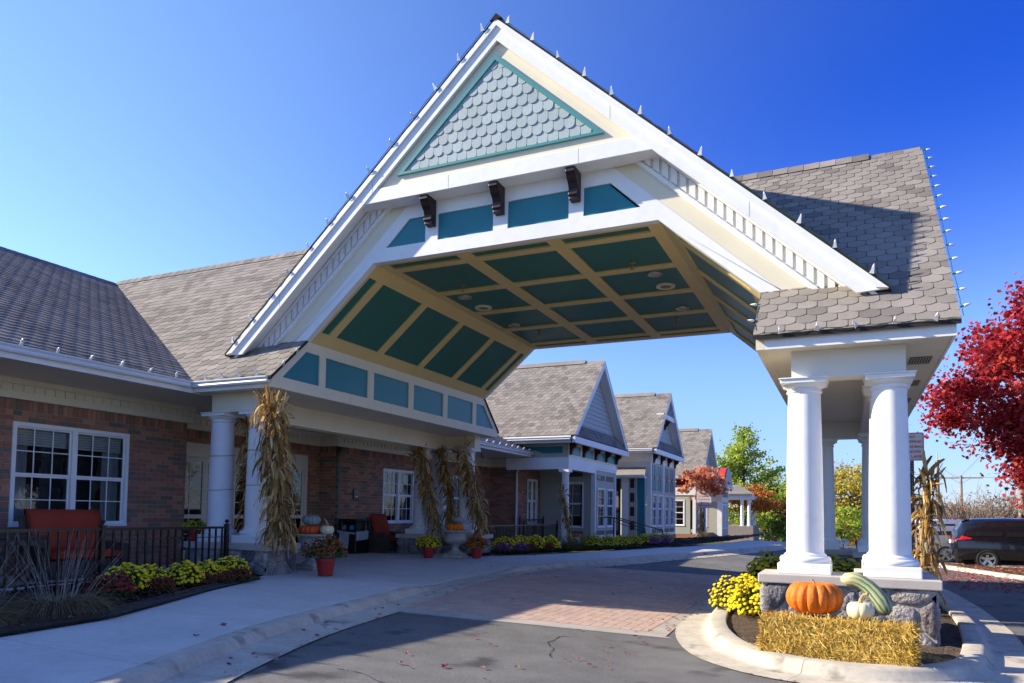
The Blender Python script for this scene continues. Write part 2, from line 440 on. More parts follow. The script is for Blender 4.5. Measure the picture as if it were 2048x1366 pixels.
# ---- upper gable: pent beam, cream field, teal trim, scale shingles (front), plain back
yU = 11.535
p = MB(); p.prism([(-8.60, 11.48, 7.62), (-2.70, 11.48, 7.62), (-3.0, 11.48, 7.89), (-8.30, 11.48, 7.89)], (0, 0.37, 0)); pent = p.build('pent_beam', WHITE, can); bevel(pent, 0.008)
u = MB(); u.prism([(XC - 2.6, yU, 7.88), (XC + 2.6, yU, 7.88), (XC, yU, AP - 0.30)], (0, 0.2, 0)); ug = u.build('upper_gable', CREAM, can)
tri = [(-7.72, 8.07), (-3.66, 8.07), (XC - 0.04, 9.91)]
tt = MB(); 
for i in range(3):
    a = Vector((tri[i][0], 0, tri[i][1])); b = Vector((tri[(i + 1) % 3][0], 0, tri[(i + 1) % 3][1])); cc = Vector((sum(t[0] for t in tri) / 3, 0, sum(t[1] for t in tri) / 3))
    a2 = a.lerp(cc, 0.075); b2 = b.lerp(cc, 0.075)
    q = [Vector((v.x, yU - 0.05, v.z)) for v in (a, b, b2, a2)]; tt.prism(q, (0, 0.06, 0))
tt.build('teal_trim', TEALTRIM, ug)
bk = MB(); ti = [(t[0] * 0.95 + (-5.68) * 0.05, t[1] * 0.95 + 8.683 * 0.05) for t in tri]
bk.prism([(a, yU - 0.004, b) for a, b in ti], (0, -0.006, 0)); bk.build('shingle_backing', mat('scale_backing', (0.10, 0.13, 0.14), 0.9), ug)
sp = []; W = 0.197; E = 0.197
cv = [(t[0] * 0.93 + (-5.68) * 0.07, t[1] * 0.93 + 8.683 * 0.07) for t in tri]
for k in range(-1, 12):
    for i in range(-14, 14):
        a = XC + i * W + (k % 2) * W / 2 + 0.004; b = a + W - 0.008; c0 = 8.08 + k * E; d = c0 + E + 0.06
        r = (b - a) / 2; pts = [(a, d), (a, c0 + r * 0.85)] + [((a + b) / 2 - r * math.cos(t), c0 + r * 0.85 - r * 0.85 * math.sin(t)) for t in np.linspace(0, math.pi, 9)[1:-1]] + [(b, c0 + r * 0.85), (b, d)]
        q = clip(pts, cv)
        if len(q) >= 3 and abs(area2(q)) > 1e-3: sp.append(q)
field(ug, 'scale_shingle', SCALE, sp, (0, yU - 0.012, 0), (1, 0, 0), (0, 0, 1), thick=0.006, tilt=0.075)
b_ = MB(); b_.prism([(XC - 4.0, YBK + 0.2, 6.86), (XC + 4.0, YBK + 0.2, 6.86), (XC, YBK + 0.2, AP - 0.24)], (0, -0.1, 0)); b_.build('back_gable', CREAM, can)

# ---- corbel brackets
prof = [(0, 7.62), (-0.34, 7.62), (-0.345, 7.54), (-0.30, 7.50), (-0.27, 7.44), (-0.20, 7.38), (-0.165, 7.30), (-0.16, 7.255), (-0.185, 7.245), (-0.185, 7.2), (-0.15, 7.185), (-0.15, 7.13), (0, 7.12)]
for bx in (-7.14, -5.71, -4.26):
    m = MB(); m.prism([(bx - 0.085, YF + 0.002 + a, z) for a, z in prof], (0.17, 0, 0)); br = m.build('corbel_bracket', BROWN, can); bevel(br, 0.01, 2)

# ---- vault ceiling: frames and recessed teal panels
def bars_and_panels(part, u_edges, v_edges, P, Nrm, w_depth, pname):
    """u_edges/v_edges: list of (a,b) panel intervals; P(u,v) -> point; frame fills what is left"""
    u0, u1 = u_edges[0][0] - 0.0, u_edges[-1][1]
fy = [(12.07, 12.33)] + [(12.55 + k * 1.752, 12.55 + k * 1.752 + 1.53) for k in range(4)] + [(19.56, 19.82)]
def frame_field(name, us, u0, u1, vs, v0, v1, P, n, panel_name, lab=None):
    holes = [(a, b, c, d) for a, b in us for c, d in vs]
    fr = MB()
    for a, b, c, d in rects_minus(u0, u1, v0, v1, holes): fr.prism([P(a, c), P(b, c), P(b, d), P(a, d)], Vector(n) * 0.05)
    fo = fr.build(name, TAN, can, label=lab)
    for a, b, c, d in holes:
        m = MB(); e = 0.004; q = [P(a - e, c - e), P(b + e, c - e), P(b + e, d + e), P(a - e, d + e)]
        m.prism([v + Vector(n) * 0.032 for v in q], Vector(n) * 0.03); m.build(panel_name, SHADETEAL, fo)
    return fo
cx = [(-8.30, -6.74), (-6.46, -4.90), (-4.64, -3.06)]
ceil = frame_field('ceiling', cx, XC - VW, XC + VW, fy, YF + 0.14, YBK - 0.14, lambda x, y: Vector((x, y, ZV)), (0, 0, 1), 'ceiling_panel', 'coffered flat ceiling with teal panels darkened for shade')
slope_len = math.hypot(HW - VW, ZV - ZSP)
for sgn in (-1, 1):
    A = Vector((XC + sgn * HW, 0, ZSP)); D = (Vector((XC + sgn * VW, 0, ZV)) - A).normalized()
    nn = Vector((sgn * (ZV - ZSP), 0, (HW - VW))).normalized()
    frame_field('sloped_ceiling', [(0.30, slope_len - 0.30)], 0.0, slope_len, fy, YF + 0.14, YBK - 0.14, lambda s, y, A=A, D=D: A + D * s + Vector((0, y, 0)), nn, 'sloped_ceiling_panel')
# attic filler above the vault so no daylight leaks
at = MB(); at.prism([(XC - HW - 0.1, YF + 0.2, ZSP + 0.12), (XC - VW, YF + 0.2, ZV + 0.12), (XC + VW, YF + 0.2, ZV + 0.12), (XC + HW + 0.1, YF + 0.2, ZSP + 0.12), (XC, YF + 0.2, AP - 0.4)], (0, YBK - YF - 0.4, 0)); at.build('attic', ROOM, can)

# ---- side panel walls under the vault springing
pan_y = [(12.53, 14.05), (14.28, 15.79), (16.02, 17.53), (17.77, 19.27)]
for sgn in (-1, 1):
    X = XC + sgn * HW; d = 0.12 * sgn
    fr = MB()
    P = lambda y, z: (X, y, z)
    sy = lambda z: YE + 0.02 + (z - ZE) / SL   # roof slope line
    fr.prism([P(YE, ZS), P(YEB, ZS), P(YEB, 4.345), P(2 * YM - sy(4.345) + 0, 4.345), P(sy(4.345), 4.345), P(YE, 4.345)][:3] + [P(YE, 4.345)], (d, 0, 0))
    fr.prism([P(sy(4.985), 4.985), P(2 * YM - sy(4.985), 4.985), P(2 * YM - sy(ZSP), ZSP), P(sy(ZSP), ZSP)], (d, 0, 0))
    for a, b in ((12.33, 12.53), (14.05, 14.28), (15.79, 16.02), (17.53, 17.77), (19.27, 19.50)): fr.prism([P(a, 4.345), P(b, 4.345), P(b, 4.985), P(a, 4.985)], (d, 0, 0))
    fr.prism([P(sy(4.345), 4.345), P(11.22, 4.345), P(11.90, 4.985), P(sy(4.985), 4.985)], (d, 0, 0))
    fr.prism([P(2 * YM - sy(4.345), 4.345), P(2 * YM - 11.22, 4.345), P(2 * YM - 11.90, 4.985), P(2 * YM - sy(4.985), 4.985)], (d, 0, 0))
    fo = fr.build('side_wall', CREAM, can, label='cream trapezoid side wall with teal panels')
    quads = [[(11.21, 4.34), (12.34, 4.34), (12.34, 4.99), (11.89, 4.99)]] + [[(a - .005, 4.34), (b + .005, 4.34), (b + .005, 4.99), (a - .005, 4.99)] for a, b in pan_y] + [[(19.49, 4.34), (20.69, 4.34), (20.01, 4.99), (19.49, 4.99)]]
    for q in quads:
        m = MB(); m.prism([(X + 0.03 * sgn, y, z) for y, z in q], (0.05 * sgn, 0, 0)); m.build('side_panel', TEAL, fo)

# ---- transverse roof slopes with scalloped shingles
Uv = (1, 0, 0); Ls = math.hypot(1, SL); Vv = Vector((0, 1 / Ls, SL / Ls))
O = Vector((0, YE - 0.06, ZE - 0.06 * SL))
def toUV(x, y): return (x, (y - O.y) * Ls)
backing = MB()
def slab(polyxy, front=True):
    pts = []
    for x, y in polyxy:
        z = O.z + (y - O.y) * SL
        yy = y if front else 2 * YM - y
        pts.append((x, yy, z))
    backing.prism(pts, (0, 0, -0.06))
RIGHT = [[(XRI - 0.03, O.y), (XRO + 0.05, O.y), (XRO + 0.05, YM), (XRI - 0.03, YM)], [(XRI - 0.03, 13.2), (XRI - 0.03, YM), (-3.95, YM)]]
LEFT = [[(XLO + 0.12, O.y), (XLI + 0.03, O.y), (XLI + 0.03, YM), (-21.3, YM)], [(XLI + 0.03, 13.2), (-7.35, YM), (XLI + 0.03, YM)]]
for side, lim in ((RIGHT, 190), (LEFT, 110)):
    backing = MB(); polys = []
    for conv in side:
        slab(conv); slab(conv, False); polys += tab_polys([toUV(x, y) for x, y in conv])
    tr = backing.build('transverse_roof', SHINGLEEDGE, can, label='weathered grey brown shingle roof crossing behind the gable')
    field(tr, 'shingle', SHINGLE, polys, O + Vector((0, 0, 0.004)), Uv, Vv, thick=0.004, tilt=0.035, limit=lim, stuff_name='shingle_rows')
for x in np.arange(-21.2, XRO, 0.3):
    if XC - 1.6 < x < XC + 1.6: continue
    up = 0.05 if x < 0.2 else 0.01
    rc = MB(); rc.prism([(x, YM - 0.17, ZR - 0.17 + up), (x, YM, ZR - 0.0 + up + 0.02), (x, YM + 0.17, ZR - 0.17 + up)], (0.295, 0, 0.008))
    rc.build('ridge_shingle', SHINGLE, can)
rc = MB(); rc.box(-21.2, XC - 1.7, YM - 0.12, YM + 0.12, ZR - 0.17, ZR - 0.06); rc.build('ridge_vent', SHINGLEEDGE, can)
rc = MB(); rc.box(XC + 1.7, 0.2, YM - 0.12, YM + 0.12, ZR - 0.17, ZR - 0.06); rc.build('ridge_vent', SHINGLEEDGE, can)
# gable end wall of the right end
m = MB(); m.prism([(XRO - 0.1, YE + 0.05, ZS + 0.02), (XRO - 0.1, YEB - 0.05, ZS + 0.02), (XRO - 0.1, YEB - .05, ZE - 0.1), (XRO - 0.1, YM, ZR - 0.15), (XRO - 0.1, YE + .05, ZE - 0.1)], (0.06, 0, 0)); m.build('end_gable', CREAM, can)

# ---- eaves: fascia, soffit, entablature blocks and beams
def eave_side(sgn):
    xi = XRI if sgn > 0 else XLI; xo = XRO if sgn > 0 else XLO
    x0, x1 = min(xi, xo), max(xi, xo)
    fx0, fx1 = (x0 + .122, x1) if sgn > 0 else (x0, x1 - .122)
    f = MB(); f.box(fx0, fx1, YE, YE + 0.03, ZS, ZE - 0.045); fo = f.build('eave_fascia', WHITE, can)
    f = MB(); f.box(fx0, fx1, YEB - 0.03, YEB, ZS, ZE - 0.045); f.build('eave_fascia', WHITE, can)
    if sgn > 0:
        f = MB(); f.box(x1 - 0.03, x1, YE + 0.03, YEB - 0.03, ZS, ZE - 0.05); f.build('eave_fascia', WHITE, can)
    f = MB(); f.box(x0 + 0.004, x1 - 0.035 if sgn > 0 else x1 - 0.12, YE + 0.032, YEB - 0.032, ZS + 0.015, ZS + 0.03); so_ = f.build('eave_soffit', CREAM, can)
    a, b = (-0.75, 0.71) if sgn > 0 else (-12.0, -10.52)
    oa, ob = (0.25, 0.709) if sgn > 0 else (-11.999, -11.5)
    bm = MB(); bm.box(a, b, 11.28, 11.66, 3.73, ZS + 0.014); bm.box(a, b, 2 * YM - 11.66, 2 * YM - 11.28, 3.73, ZS + 0.014)
    bm.box(oa, ob, 11.661, 2 * YM - 11.661, 3.732, ZS + 0.014)
    bm.box(ob - 0.03 if sgn > 0 else oa, ob - .001 if sgn > 0 else oa + 0.03, 11.7, 20.2, 3.7, 3.731)
    bo = bm.build('entablature', CREAM if sgn < 0 else mat('white_block', (0.74, 0.72, 0.66), 0.5), can)
    if sgn < 0:
        t = MB(); t.box(ob - 0.05, ob + 0.03, 12.3, 19.6, 3.70, 3.73); t.box(ob - 0.02, ob + 0.05, 12.3, 19.6, 3.66, 3.70); t.build('curtain_track', CREAM, bo)
    if sgn > 0:
        for yv in (12.3, 14.4, 16.5, 18.6):
            v = MB(); v.box(0.83, 1.12, yv, yv + 0.5, ZS + 0.006, ZS + 0.016); vo = v.build('soffit_vent', mat('vent_dark', (0.06, 0.055, 0.045), 0.7), so_)
            v = MB()
            for k in range(9): v.box(0.82 + k * 0.036, 0.832 + k * 0.036, yv - .01, yv + 0.51, ZS, ZS + 0.0055)
            for k in range(4): v.box(0.82, 1.13, yv - .01 + k * .17, yv + k * .17, ZS - .004, ZS - .0005)
            v.build('vent_grille', mat('vent_grille', (0.4, 0.37, 0.3), 0.5), vo)
eave_side(1); eave_side(-1)

# ---- columns
def column(x, y, z0, z1):
    H = z1 - z0; pl = 0.35; hp = 0.15
    sh = MB(); zb = z0 + hp + 0.15; zt = z1 - 0.20
    n = 9; sh.lathe([(0.253 - 0.032 * (i / (n - 1)) ** 1.7, zb + (zt - zb) * i / (n - 1)) for i in range(n)], (x, y, 0), 40, cap=False)
    s = sh.build('column', WHITE, can); smooth_auto(s)
    p = MB(); p.box(x - pl, x + pl, y - pl, y + pl, z0, z0 + hp); po = p.build('plinth', WHITE, s); bevel(po, 0.012, 2)
    b = MB(); zz = z0 + hp
    b.lathe([(0.33, zz), (0.345, zz + 0.03), (0.345, zz + 0.06), (0.325, zz + 0.09), (0.285, zz + 0.095), (0.285, zz + 0.115), (0.265, zz + 0.13), (0.252, zz + 0.151)], (x, y, 0), 40, cap=False); smooth_auto(b.build('base_moulding', WHITE, s), 50)
    b = MB(); zz = z1 - 0.205
    b.lathe([(0.221, zz), (0.24, zz + 0.01), (0.245, zz + 0.03), (0.225, zz + 0.04), (0.225, zz + 0.06), (0.245, zz + 0.075), (0.285, zz + 0.105), (0.295, zz + 0.13)], (x, y, 0), 40, cap=False); smooth_auto(b.build('capital', WHITE, s), 50)
    p = MB(); p.box(x - 0.305, x + 0.305, y - 0.305, y + 0.305, z1 - 0.077, z1 - 0.02); p.box(x - 0.325, x + 0.325, y - 0.325, y + 0.325, z1 - 0.0195, z1 + 0.0005); bevel(p.build('abacus', WHITE, s), 0.005)
    return s
XI_R, XO_R, XI_L, XO_L = -0.59, 0.51, -10.86, -11.88
COLS = []
for (xi, xo, zc) in ((XI_R, XO_R, 0.95), (XI_L, XO_L, 1.08)):
    for yy, yb in ((11.48, 12.5), (2 * YM - 11.48, 2 * YM - 12.5)):
        for (x, y) in ((xi, yy), (xo, yy), (xo, yb)): COLS.append(column(x, y, zc, 3.73))

# ---- stone piers: cap slab, mortar core, fieldstones
STONE = mat('fieldstone', (0.3, 0.28, 0.27), 0.85, spec=0.25, noise=((5.0, 0.3), (18.0, 0.2), (60.0, 0.2)), bump=(20.0, 0.05), rand=0.22,
            palette=[(0.28, 0.25, 0.235), (0.2, 0.19, 0.19), (0.33, 0.30, 0.275), (0.24, 0.2, 0.2), (0.3, 0.29, 0.28), (0.17, 0.165, 0.18), (0.35, 0.31, 0.29)])
LIME = mat('limestone_cap', (0.5, 0.455, 0.41), 0.85, noise=((4.0, 0.06), (90.0, 0.12)), bump=(60.0, 0.004), spec=0.2)
PMORT = mat('pier_mortar', (0.36, 0.33, 0.29), 0.95, noise=(12.0, 0.15), bump=(30.0, 0.01))
def vor_cells(u0, u1, v0, v1, n, seed):
    rs = random.Random(seed); pts = []
    for _ in range(n * 60):
        p = (rs.uniform(u0 + .03, u1 - .03), rs.uniform(v0 + .03, v1 - .03))
        if all((p[0] - q[0]) ** 2 + (p[1] - q[1]) ** 2 > (0.62 * math.sqrt((u1 - u0) * (v1 - v0) / n)) ** 2 for q in pts): pts.append(p)
        if len(pts) >= n: break
    cells = []
    for i, p in enumerate(pts):
        poly = [(u0, v0), (u1, v0), (u1, v1), (u0, v1)]
        for j2, q in enumerate(pts):
            if i == j2: continue
            mx, my = (p[0] + q[0]) / 2, (p[1] + q[1]) / 2; dx, dy = q[0] - p[0], q[1] - p[1]; L_ = math.hypot(dx, dy); mx -= dx / L_ * 0.012; my -= dy / L_ * 0.012
            big = 50; tx, ty = -dy / L_, dx / L_
            half = [(mx + tx * big, my + ty * big), (mx + tx * big - dx / L_ * big, my + ty * big - dy / L_ * big), (mx - tx * big - dx / L_ * big, my - ty * big - dy / L_ * big), (mx - tx * big, my - ty * big)]
            if area2(half) < 0: half = half[::-1]
            poly = clip(poly, half)
            if len(poly) < 3: break
        if len(poly) >= 3: cells.append(poly)
    return cells
def stone_mesh(parent, poly, P, N_, seed, proud):
    rs = random.Random(seed)
    # round the corners, then dome the face
    pts = []
    n = len(poly)
    for i in range(n):
        a, b, c2 = poly[i - 1], poly[i], poly[(i + 1) % n]
        for t, (s, e) in ((0.17, (b, a)), (0.17, (b, c2))):
            pts.append((s[0] + (e[0] - s[0]) * t, s[1] + (e[1] - s[1]) * t))
    cu = sum(p[0] for p in pts) / len(pts); cv2 = sum(p[1] for p in pts) / len(pts)
    m = MB(); vs = []; k = len(pts)
    rings = ((1.0, -0.05), (1.0, 0.0), (0.9, proud * 0.55), (0.62, proud), (0.3, proud * 1.05))
    for sc, h in rings:
        for p in pts:
            hh = h * (1 + rs.uniform(-0.35, 0.35)) if h > 0 else h
            vs.append(P(cu + (p[0] - cu) * sc, cv2 + (p[1] - cv2) * sc) + N_ * hh)
    vs.append(P(cu, cv2) + N_ * proud * rs.uniform(0.8, 1.2)); fs = []
    for r in range(len(rings) - 1):
        for i in range(k): fs.append((r * k + i, r * k + (i + 1) % k, (r + 1) * k + (i + 1) % k, (r + 1) * k + i))
    r = len(rings) - 1
    for i in range(k): fs.append((r * k + i, r * k + (i + 1) % k, len(vs) - 1))
    m.add(vs, fs); o = m.build('stone', STONE, parent); smooth_auto(o, 55); return o
def pier(xi, xo, ys, sgn, zg, zc, seed):
    """L plan; xi inner x, xo outer x, ys: +1 near pier, -1 far pier (mirrored), zg ground, zc cap bottom"""
    my = (lambda y: y) if ys > 0 else (lambda y: 2 * YM - y)
    leg = (xo - sgn * 1.03, xo)
    B1 = (min(xi, xo), max(xi, xo), *sorted((my(11.0), my(11.96)))); B2 = (min(leg), max(leg), *sorted((my(11.96), my(13.02))))
    ins = 0.07
    core = MB(); core.box(B1[0] + ins, B1[1] - ins, B1[2] + ins, B1[3] - ins, zg - 0.3, zc); core.box(B2[0] + ins, B2[1] - ins, *(sorted((my(11.88), my(13.02 - ins)))), zg - 0.3, zc - 0.002)
    co = core.build('stone_pier', PMORT, can)
    cap = MB(); cap.box(*B1, zc, zc + 0.13); bevel(cap.build('cap_slab', LIME, co), 0.015, 2)
    cap = MB(); cap.box(B2[0], B2[1], *(sorted((my(11.964), my(13.02)))), zc, zc + 0.129); bevel(cap.build('cap_slab', LIME, co), 0.015, 2)
    faces = []
    fy = B1[2] + ins if True else 0
    wx = B1[1] - B1[0] - 2 * ins
    faces.append((wx, lambda u, v: Vector((B1[0] + ins + u, B1[2] + ins, zg - 0.05 + v)), Vector((0, -1, 0))))            # face to the camera
    faces.append((B1[3] - B1[2] - 2 * ins, lambda u, v: Vector((B1[1] - ins, B1[2] + ins + u, zg - 0.05 + v)), Vector((1, 0, 0))))
    faces.append((B1[3] - B1[2] - 2 * ins, lambda u, v: Vector((B1[0] + ins, B1[3] - ins - u, zg - 0.05 + v)), Vector((-1, 0, 0))))
    faces.append((B2[3] - B2[2], lambda u, v: Vector((B2[1] - ins, B2[2] + u, zg - 0.05 + v)), Vector((1, 0, 0))))
    faces.append((B2[3] - B2[2], lambda u, v: Vector((B2[0] + ins, B2[3] - u, zg - 0.05 + v)), Vector((-1, 0, 0))))
    if ys < 0: faces.append((B2[1] - B2[0] - 2 * ins, lambda u, v: Vector((B2[0] + ins + u, B2[2] + ins, zg - 0.05 + v)), Vector((0, -1, 0))))
    hgt = zc - zg + 0.05
    for fi, (L_, P, N_) in enumerate(faces):
        for ci, poly in enumerate(vor_cells(0.0, L_, 0.0, hgt, max(3, int(L_ * hgt / 0.105)), seed + fi)):
            stone_mesh(co, poly, P, N_, seed * 100 + fi * 20 + ci, random.Random(seed + fi * 7 + ci).uniform(0.025, 0.06))
    return co
PIERS = [pier(-1.19, 1.08, 1, 1, 0.10, 0.82, 3), pier(-1.19, 1.08, -1, 1, 0.10, 0.82, 4),
         pier(-10.15, -12.45, 1, -1, 0.48, 0.95, 5), pier(-10.15, -12.45, -1, -1, 0.48, 0.95, 6)]

# ---- ceiling fixtures (parts of the canopy)
LMET = mat('light_trim_metal', (0.55, 0.5, 0.4), 0.35, metal=0.6)
for x, y in ((-7.91, 14.6), (-3.55, 14.61), (-3.55, 17.31), (-7.9, 17.3)):
    m = MB(); m.lathe([(0.10, 0.03), (0.10, 0.012), (0.13, 0.0), (0.155, 0.0), (0.16, 0.012), (0.16, 0.03)], (x, y, ZV), 28, cap=False); lo = m.build('recessed_light', LMET, ceil); smooth_auto(lo)
    m = MB(); m.lathe([(0.005, 0.018), (0.05, 0.012), (0.1, 0.02)], (x, y, ZV), 20, cap=False); m.build('lens', mat('lamp_lens', (0.5, 0.5, 0.45), 0.15), lo)
for x, y in ((-7.9, 15.53), (-3.53, 15.48)):
    m = MB(); m.lathe([(0.0, 0.012), (0.115, 0.012), (0.12, 0.0), (0.2, -0.004), (0.205, 0.03)], (x, y, ZV), 30, cap=False); lo = m.build('ceiling_speaker', CREAM, ceil); smooth_auto(lo)
    m = MB(); m.lathe([(0.0, 0.004), (0.114, 0.004)], (x, y, ZV), 24, cap=False); m.build('speaker_grille', mat('tan_grille', (0.33, 0.23, 0.12), 0.7), lo)
for x, y in ((-7.54, 13.82), (-3.8, 13.79), (-7.53, 18.13), (-3.88, 18.25)):
    m = MB(); m.lathe([(0.06, 0.03), (0.06, 0.015), (0.02, 0.005), (0.018, -0.04), (0.03, -0.05), (0.03, -0.06), (0.012, -0.065), (0.012, -0.1), (0.04, -0.105), (0.04, -0.11), (0.0, -0.112)], (x, y, ZV), 14, cap=False); smooth_auto(m.build('sprinkler_head', mat('brass', (0.5, 0.36, 0.14), 0.35, metal=0.8), ceil))
# security camera on the left block
m = MB(); m.tube([(-10.51, 11.55, 4.04), (-10.42, 11.55, 4.02)], [0.02, 0.02], 8); m.lathe([(0.0, -0.06), (0.03, -0.05), (0.045, -0.01), (0.045, 0.03), (0.0, 0.035)], (-10.38, 11.55, 4.0), 14); smooth_auto(m.build('security_camera', WHITE, can))

# butt joints of the trim boards
SEAM = mat('trim_joint', (0.3, 0.29, 0.27), 0.8)
for sgn, xs_ in ((1, (2.1, 4.3)), (-1, (2.6, 4.8))):
    for d_ in xs_:
        x = XC + sgn * d_; m = MB(); m.prism([(x, 11.4585, rk(x, -0.16)), (x + 0.006, 11.4585, rk(x + .006, -0.16)), (x + 0.006, 11.4585, rk(x + .006, -0.405)), (x, 11.4585, rk(x, -0.405))], (0, 0.003, 0)); m.build('board_joint', SEAM, can)
for x in (-6.6, -4.1):
    m = MB(); m.box(x, x + .005, 11.4785, 11.482, 7.63, 7.885); m.build('board_joint', SEAM, can)
for y in (13.4, 15.0, 18.2):
    m = MB(); m.box(XLI - .003, XLI + .0015, y, y + .006, ZS + .005, 4.34); m.build('board_joint', SEAM, can)
# ================================================================== brick building (the long wing behind the canopy)
wing = thing('brick_building', 'long red brick wing with white windows and dark shingle roof', 'building', (-14.05, 12.5, 0.49))
ZB0, ZB1 = 0.47, 3.73
def wall_frame(plane, axis, dirn):
    """axis 'x': wall in plane x = plane facing dirn*X, u along +Y ; axis 'y': plane y = plane facing -Y, u along +X"""
    if axis == 'x': return (lambda u, z, n=0.0: Vector((plane + n * dirn, u, z)))
    return (lambda u, z, n=0.0: Vector((u, plane + n * dirn, z)))
def slabP(mb, P, u0, u1, z0, z1, n0, n1):
    q = [P(u0, z0, n0), P(u1, z0, n0), P(u1, z1, n0), P(u0, z1, n0)]; mb.prism(q, P(u0, z0, n1) - P(u0, z0, n0)); return mb

def brick_wall(root, plane, axis, dirn, u0, u1, holes=(), limit=0, z0=ZB0, z1=ZB1):
    P = wall_frame(plane, axis, dirn); w_ = MB()
    for a, b, c, d in rects_minus(u0, u1, z0, z1, list(holes)): slabP(w_, P, a, b, c, d, -0.012, -0.3)
    wo_ = w_.build('wall', MORTAR, root)
    polys = brick_polys(u0, u1, z0, z1, list(holes), soldier=0.2)
    if axis == 'x': O_, U_, V_ = P(0, 0, -0.010), Vector((0, 1, 0)), Vector((0, 0, 1))
    else: O_, U_, V_ = P(0, 0, -0.010), Vector((1, 0, 0)), Vector((0, 0, 1))
    if U_.cross(V_).dot(P(0, 0, 1) - P(0, 0, 0)) < 0:   # keep the field normal outwards
        polys = [[(-u, v) for u, v in p] for p in polys]; U_ = -U_
    field(wo_, 'brick', BRICK, polys, O_, U_, V_, thick=0.010, limit=limit, stuff_name='brick_courses')
    return wo_

def window(root, P, u0, u1, z0, z1, units=2, cols=3, rows=2, zm=None, deep=0.6, blind=0.0, curtain=True, casing=0.075, fm=None, lower_blind=0.0, seed=0):
    fm = fm or WHITE; zm = zm or (z0 + z1) / 2
    fr = MB()
    slabP(fr, P, u0, u1, z1 - casing, z1, -0.1, 0.02); slabP(fr, P, u0, u1, z0, z0 + casing * 0.8, -0.1, 0.035)
    slabP(fr, P, u0, u0 + casing, z0 + casing * .8, z1 - casing, -0.1, 0.02); slabP(fr, P, u1 - casing, u1, z0 + casing * .8, z1 - casing, -0.1, 0.02)
    wu = (u1 - u0 - 2 * casing) / units; mull = 0.11
    for k in range(1, units): slabP(fr, P, u0 + casing + k * wu - mull / 2, u0 + casing + k * wu + mull / 2, z0 + casing * .8, z1 - casing, -0.1, 0.018)
    fo = fr.build('window', fm, root)
    bars = MB()
    for k in range(units):
        a = u0 + casing + k * wu + (mull / 2 if k else 0); b = u0 + casing + (k + 1) * wu - (mull / 2 if k < units - 1 else 0)
        for si, (c, d, nn) in enumerate(((zm, z1 - casing, -0.03), (z0 + casing * .8, zm, -0.05))):
            rail = 0.045
            slabP(bars, P, a, b, c, c + rail, nn - 0.03, nn); slabP(bars, P, a, b, d - rail * .7, d, nn - 0.03, nn)
            slabP(bars, P, a, a + 0.03, c + rail, d - rail * .7, nn - 0.03, nn); slabP(bars, P, b - 0.03, b, c + rail, d - rail * .7, nn - 0.03, nn)
            for i in range(1, cols):
                x = a + (b - a) * i / cols; slabP(bars, P, x - 0.009, x + 0.009, c + rail, d - rail * .7, nn - 0.022, nn - 0.006)
            for j in range(1, rows):
                z = c + (d - c) * j / rows; slabP(bars, P, a + .03, b - .03, z - 0.009, z + 0.009, nn - 0.0225, nn - 0.0065)
            for i in range(cols):
                for j in range(rows):
                    g_ = MB(); ua = a + (b - a) * i / cols; ub = a + (b - a) * (i + 1) / cols; za = c + (d - c) * j / rows; zb = c + (d - c) * (j + 1) / rows
                    rs = random.Random(seed * 97 + k * 31 + i * 7 + j * 3 + si); e = 0.0015
                    g_.add([P(ua, za, nn - 0.014 + rs.uniform(-e, e)), P(ub, za, nn - 0.014 + rs.uniform(-e, e)), P(ub, zb, nn - 0.014 + rs.uniform(-e, e)), P(ua, zb, nn - 0.014 + rs.uniform(-e, e))], [(0, 1, 2, 3)])
                    g_.build('pane', GLASS, fo)
    bars.build('sash', fm, fo)
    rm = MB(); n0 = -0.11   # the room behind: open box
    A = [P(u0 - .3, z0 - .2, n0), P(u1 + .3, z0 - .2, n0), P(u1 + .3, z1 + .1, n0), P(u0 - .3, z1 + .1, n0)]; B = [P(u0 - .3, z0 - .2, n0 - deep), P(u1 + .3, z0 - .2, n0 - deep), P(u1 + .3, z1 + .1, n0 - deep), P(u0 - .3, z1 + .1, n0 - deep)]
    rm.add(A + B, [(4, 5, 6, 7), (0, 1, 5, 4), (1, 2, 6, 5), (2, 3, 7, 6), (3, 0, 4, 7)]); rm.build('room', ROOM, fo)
    if blind > 0:
        bl = MB(); n_ = int(blind / 0.05)
        for k in range(n_):
            z = z1 - casing - k * 0.05; slabP(bl, P, u0 + casing, u1 - casing, z - 0.043, z, -0.15 - 0.012, -0.15)
        bl.build('blind', BLIND, fo)
    if curtain:
        cu = MB()
        for a, b in ((u0 + 0.05, u0 + 0.05 + 0.16 * (u1 - u0)), (u1 - 0.05 - 0.16 * (u1 - u0), u1 - 0.05)):
            N_ = 22; pts = [(a + (b - a) * t / N_, -0.24 + 0.025 * math.sin(t * 1.9)) for t in range(N_ + 1)]
            for t in range(N_):
                cu.add([P(pts[t][0], z0, pts[t][1]), P(pts[t + 1][0], z0, pts[t + 1][1]), P(pts[t + 1][0], z1, pts[t + 1][1]), P(pts[t][0], z1, pts[t][1])], [(0, 1, 2, 3)])
        cu.build('curtain', CURTAIN, fo)
    return fo

def cornice(root, P, u0, u1, z0=3.73, z1=4.1, m=None, step=0.2, n=0.10):
    m = m or CREAM; c_ = MB()
    slabP(c_, P, u0, u1, z0, z1, -0.05, n); slabP(c_, P, u0, u1, z1 - 0.10, z1, n, n + 0.05)
    co = c_.build('dentil_cornice', m, root)
    k = u0 + 0.05
    while k + 0.13 < u1:
        d_ = MB(); slabP(d_, P, k, k + 0.13, z0 + 0.14, z1 - 0.11, n + 0.0005, n + 0.028); d_.build('dentil', m, co); k += step
    return co

